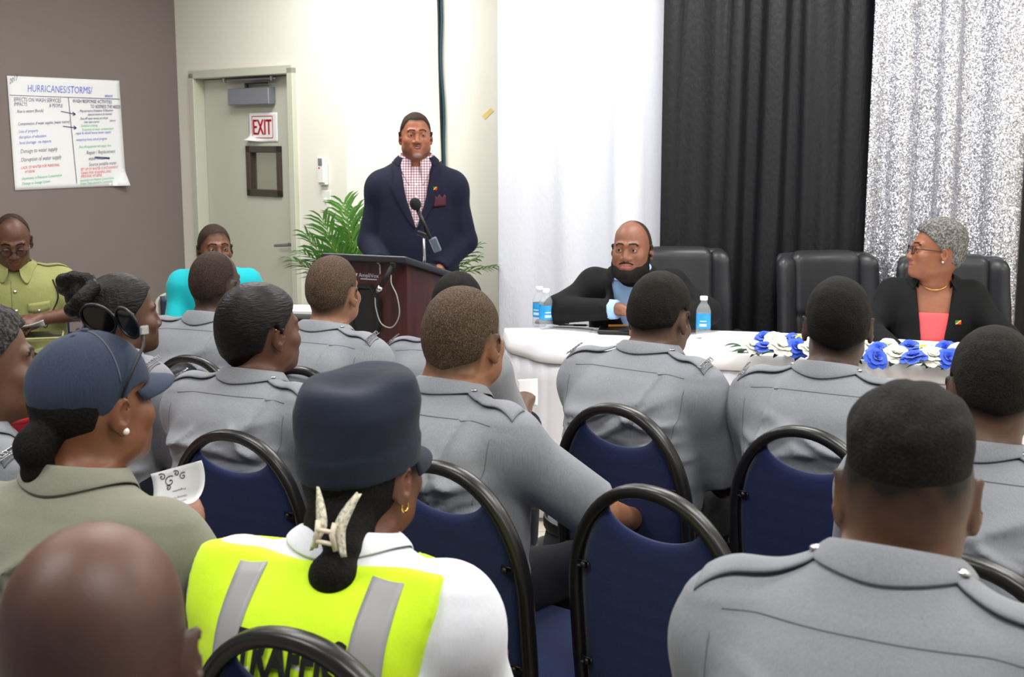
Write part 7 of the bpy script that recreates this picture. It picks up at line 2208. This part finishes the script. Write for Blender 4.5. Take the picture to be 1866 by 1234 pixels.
# folding chair of the person in teal, arm chair and cap of the khaki officer
M['fold_pad'] = mat('slate_vinyl', C(44, 50, 74), rough=0.5); M['fold_metal'] = mat('beige_enamel_tube', C(170, 166, 156), rough=0.4)
fo = empty('folding_chair', tm.origin + rotz(tm.yaw) @ np.array([0.05, 0.0, 0]), tm.yaw + 0.10, 'slate folding chair with pale metal tubes under the person in teal', 'chair')
loop = catmull([(-0.225, 0.25, 0.0), (-0.225, -0.06, 0.42), (-0.225, -0.19, 0.70), (-0.19, -0.225, 0.80), (0, -0.235, 0.825), (0.19, -0.225, 0.80), (0.225, -0.19, 0.70), (0.225, -0.06, 0.42), (0.225, 0.25, 0.0)], 8)
MB().tube(loop, 0.0125, 8).build('front_frame', M['fold_metal'], fo, True)
for sx in (-1, 1): MB().tube([(sx * 0.205, -0.30, 0.0), (sx * 0.205, 0.16, 0.43)], 0.0115, 8).build('rear_leg', M['fold_metal'], fo, True)
MB().box((0, 0.0, 0.435), (0.39, 0.38, 0.035), None, 0.014).build('seat', M['fold_pad'], fo, True)
G = np.array([[(x, -0.205 - 0.03 * (z - .68) - 0.03 * (1 - (x / .2) ** 2), z) for z in np.linspace(0.58, 0.805, 8)] for x in np.linspace(-0.205, 0.205, 13)])
MB().grid(G, 0.022).build('back_pad', M['fold_pad'], fo, True)

ac = empty('tablet_arm_chair', go.origin, go.yaw, 'chair with a writing tablet arm under the khaki officer', 'chair')
for (x, y) in ((-.21, .2), (.21, .2), (-.21, -.22), (.21, -.22)): MB().tube([(x, y, 0), (x * .96, y * .95, 0.42)], 0.014, 8).build('leg', M['chair_frame'], ac, True)
MB().box((0, 0.0, 0.435), (0.45, 0.44, 0.05), None, 0.018).build('seat', M['navy_fabric'], ac, True)
MB().box((0, -0.235, 0.70), (0.43, 0.04, 0.30), rotx(0.12), 0.016).build('backrest', M['navy_fabric'], ac, True)
for sx in (-1, 1): MB().tube([(sx * 0.25, -0.22, 0.42), (sx * 0.255, -0.22, 0.66), (sx * 0.255, 0.20, 0.66), (sx * 0.25, 0.20, 0.42)], 0.013, 8).build('arm_post', M['chair_frame'], ac, True)
MB().box((-0.265, 0.34, 0.70), (0.10, 0.26, 0.035), None, 0.012).build('arm_pad', M['black_plastic'], ac, True)
MB().box((0.02, 0.44, 0.735), (0.46, 0.20, 0.018), None, 0.006).build('tablet', M['khaki_cloth'], ac, True)
MB().tube([(-0.24, 0.2, 0.66), (-0.20, 0.44, 0.728)], 0.012, 8).build('tablet_bracket', M['chair_frame'], ac, True)
q0 = go.origin + rotz(go.yaw) @ np.array([0.02, 0.50, 0])
ct = empty('peaked_cap', (q0[0], q0[1], 0.60), go.yaw, 'black peaked police cap with a silver badge, held below the writing tablet', 'cap')
f = Field(); f.el((0, 0, 0.03), (0.15, 0.13, 0.055), None, 0.03); f.el((0, 0.01, -0.03), (0.105, 0.10, 0.06), None, 0.02)
V, Q = surface(f, *f.bounds(0.03), 0.009); mk('crown', V, Q, M['black_matte'], ct)
G = np.array([[(0.10 * math.sin(a) * (1 + .15 * t), 0.085 * math.cos(a) + 0.02 + 0.05 * t * math.cos(a), -0.055 - 0.04 * t) for t in np.linspace(0, 1, 4)] for a in np.linspace(-1.1, 1.1, 13)])
MB().grid(G, 0.004).build('peak', M['shoe'], ct, True)
MB().lathe([(0.0001, 0.006), (0.016, 0.005), (0.024, 0.003), (0.026, 0)], (0, 0.118, -0.005), 20, rotx(-math.pi / 2)).build('badge', M['silver'], ct, True)
for x in (-0.028, -0.012, 0.030): pass
q0 = go.origin + rotz(go.yaw) @ np.array([-0.03, 0.44, 0])
o = MB().grid(np.array([[(x, y, 0.02 + 0.020 * (x / 0.09) ** 2 + 0.012 * math.sin(9 * y)) for y in np.linspace(-0.06, 0.06, 6)] for x in np.linspace(-0.10, 0.09, 10)]), 0.0012).build('folded_paper', M['paper'], None, True)
o.location = (q0[0], q0[1], 0.752); o.rotation_euler = (0.25, 0, go.yaw); tag(o, 'white folded paper in the hands of the khaki officer', 'paper')

# small table by the door with papers
q0 = P(548, 564, 5.75); zt2 = q0[2]
st = empty('side_table', (q0[0], q0[1], 0), D(-20), 'small dark side table with white papers, between the officers and the door', 'table')
MB().box((0, 0, zt2 - 0.02), (0.42, 0.40, 0.03), None, 0.006).build('table_top', M['black_plastic'], st)
MB().box((0, 0, zt2 - 0.09), (0.38, 0.36, 0.10)).build('apron', M['black_matte'], st)
for sx in (-1, 1):
    for sy in (-1, 1): MB().box((sx * 0.17, sy * 0.16, (zt2 - 0.13) / 2), (0.04, 0.04, zt2 - 0.13)).build('leg', M['black_matte'], st)
o = MB().box((0, 0, 0.006), (0.30, 0.22, 0.012)).build('papers', M['paper']); o.location = (q0[0], q0[1], zt2 - 0.005); o.rotation_euler = (0, 0, D(-12)); tag(o, 'stack of white papers on the small dark table by the lectern', 'paper')

# programmes in hands, a red bag
def curl_sheet(name, c, ux, uy, w_, h_, curl, label, lines=True):
    """a sheet curling about its short side, printed with lines"""
    ux, uy = unit(ux), unit(uy); uy = unit(uy - ux * ux.dot(uy)); n = np.cross(ux, uy)
    def at(u, v, off=0.0):
        a = curl * v
        yy = (math.sin(a) / curl) * h_; zz_ = ((1 - math.cos(a)) / curl) * h_
        return ux * (u - .5) * w_ + uy * yy + n * (zz_ + off)
    r = empty(name, c, 0, label, 'paper')
    G = np.array([[at(u, v) for v in np.linspace(-0.5, 0.5, 16)] for u in np.linspace(0, 1, 10)])
    MB().grid(G, 0.0008).build('sheet', M['paper'], r, True)
    return r, at
r, at = curl_sheet('printed_programme', P(322, 906, 2.25), (0.62, -0.25, 0.22), (0.20, 0.75, 0.62), 0.125, 0.12, 2.0, 'white printed programme with curling scroll ornament, held by the woman in the slate cap')
mb = MB()
for k_, (s, v) in enumerate((('Programme', 0.12), ('Opening remarks', -0.02), ('Welcome and prayer', -0.13), ('Presentation', -0.24), ('Closing', -0.34))):
    V, Fc = text_geo(s, 1.0, 'CENTER')
    mb.add([at(0.52 - x * 0.055, v - 0.05 * y * 1.0, 0.0010) for x, y, _ in V], Fc)
mb.build('print', M['ink_black'], r)
mb = MB()
for cx_, cy_, sg, sz_ in ((0.20, 0.40, 1, .6), (0.34, 0.30, -1, .9), (0.48, 0.40, 1, .5), (0.30, 0.20, 1, .45), (0.60, 0.33, -1, .6)):
    pts = [at(cx_ + sg * sz_ * 0.13 * t * math.cos(8.5 * t), cy_ + sz_ * 0.10 * t * math.sin(8.5 * t), 0.0014) for t in np.linspace(0.05, 1, 30)]
    mb.tube(pts, 0.0007, 5)
mb.build('scroll_ornament', M['ink_black'], r)
r, at = curl_sheet('printed_programme', P(962, 716, 4.52), (1, -0.2, 0.1), (0, 0.45, 0.9), 0.075, 0.105, 0.3, 'white programme held up by the flat-topped officer, before the table skirt')
mb = MB()
for v in (0.0, -0.1, -0.2):
    V, Fc = text_geo('o o', 1.0, 'CENTER'); mb.add([at(0.5 + x * 0.06, v + .2 + 0.06 * y, -0.0012) for x, y, _ in V], Fc)
mb.build('print', M['ink_black'], r)
f = Field(); c0 = P(50, 768, 2.95); f.el((0, 0, 0.0), (0.13, 0.09, 0.15), None, 0.03); f.el((0, 0, -0.10), (0.15, 0.10, 0.09), None, 0.06)
wv = wob(91, 8, 10, 40); f.post.append(lambda P_, d: d - 0.006 * wv(P_))
V, Q = surface(f, *f.bounds(0.03), 0.010)
rb_ = empty('red_bag', (c0[0], c0[1], c0[2] - 0.02), 0, 'red cloth bag beside the officer at the left edge, behind the slate cap', 'bag')
mk('bag_body', V, Q, M['red_cloth'], rb_)
MB().tube(catmull([(-0.07, -0.06, 0.10), (-0.05, -0.11, 0.05), (0.05, -0.11, 0.05), (0.07, -0.06, 0.10)], 8), 0.008, 8).build('bag_handle', M['red_cloth'], rb_, True)
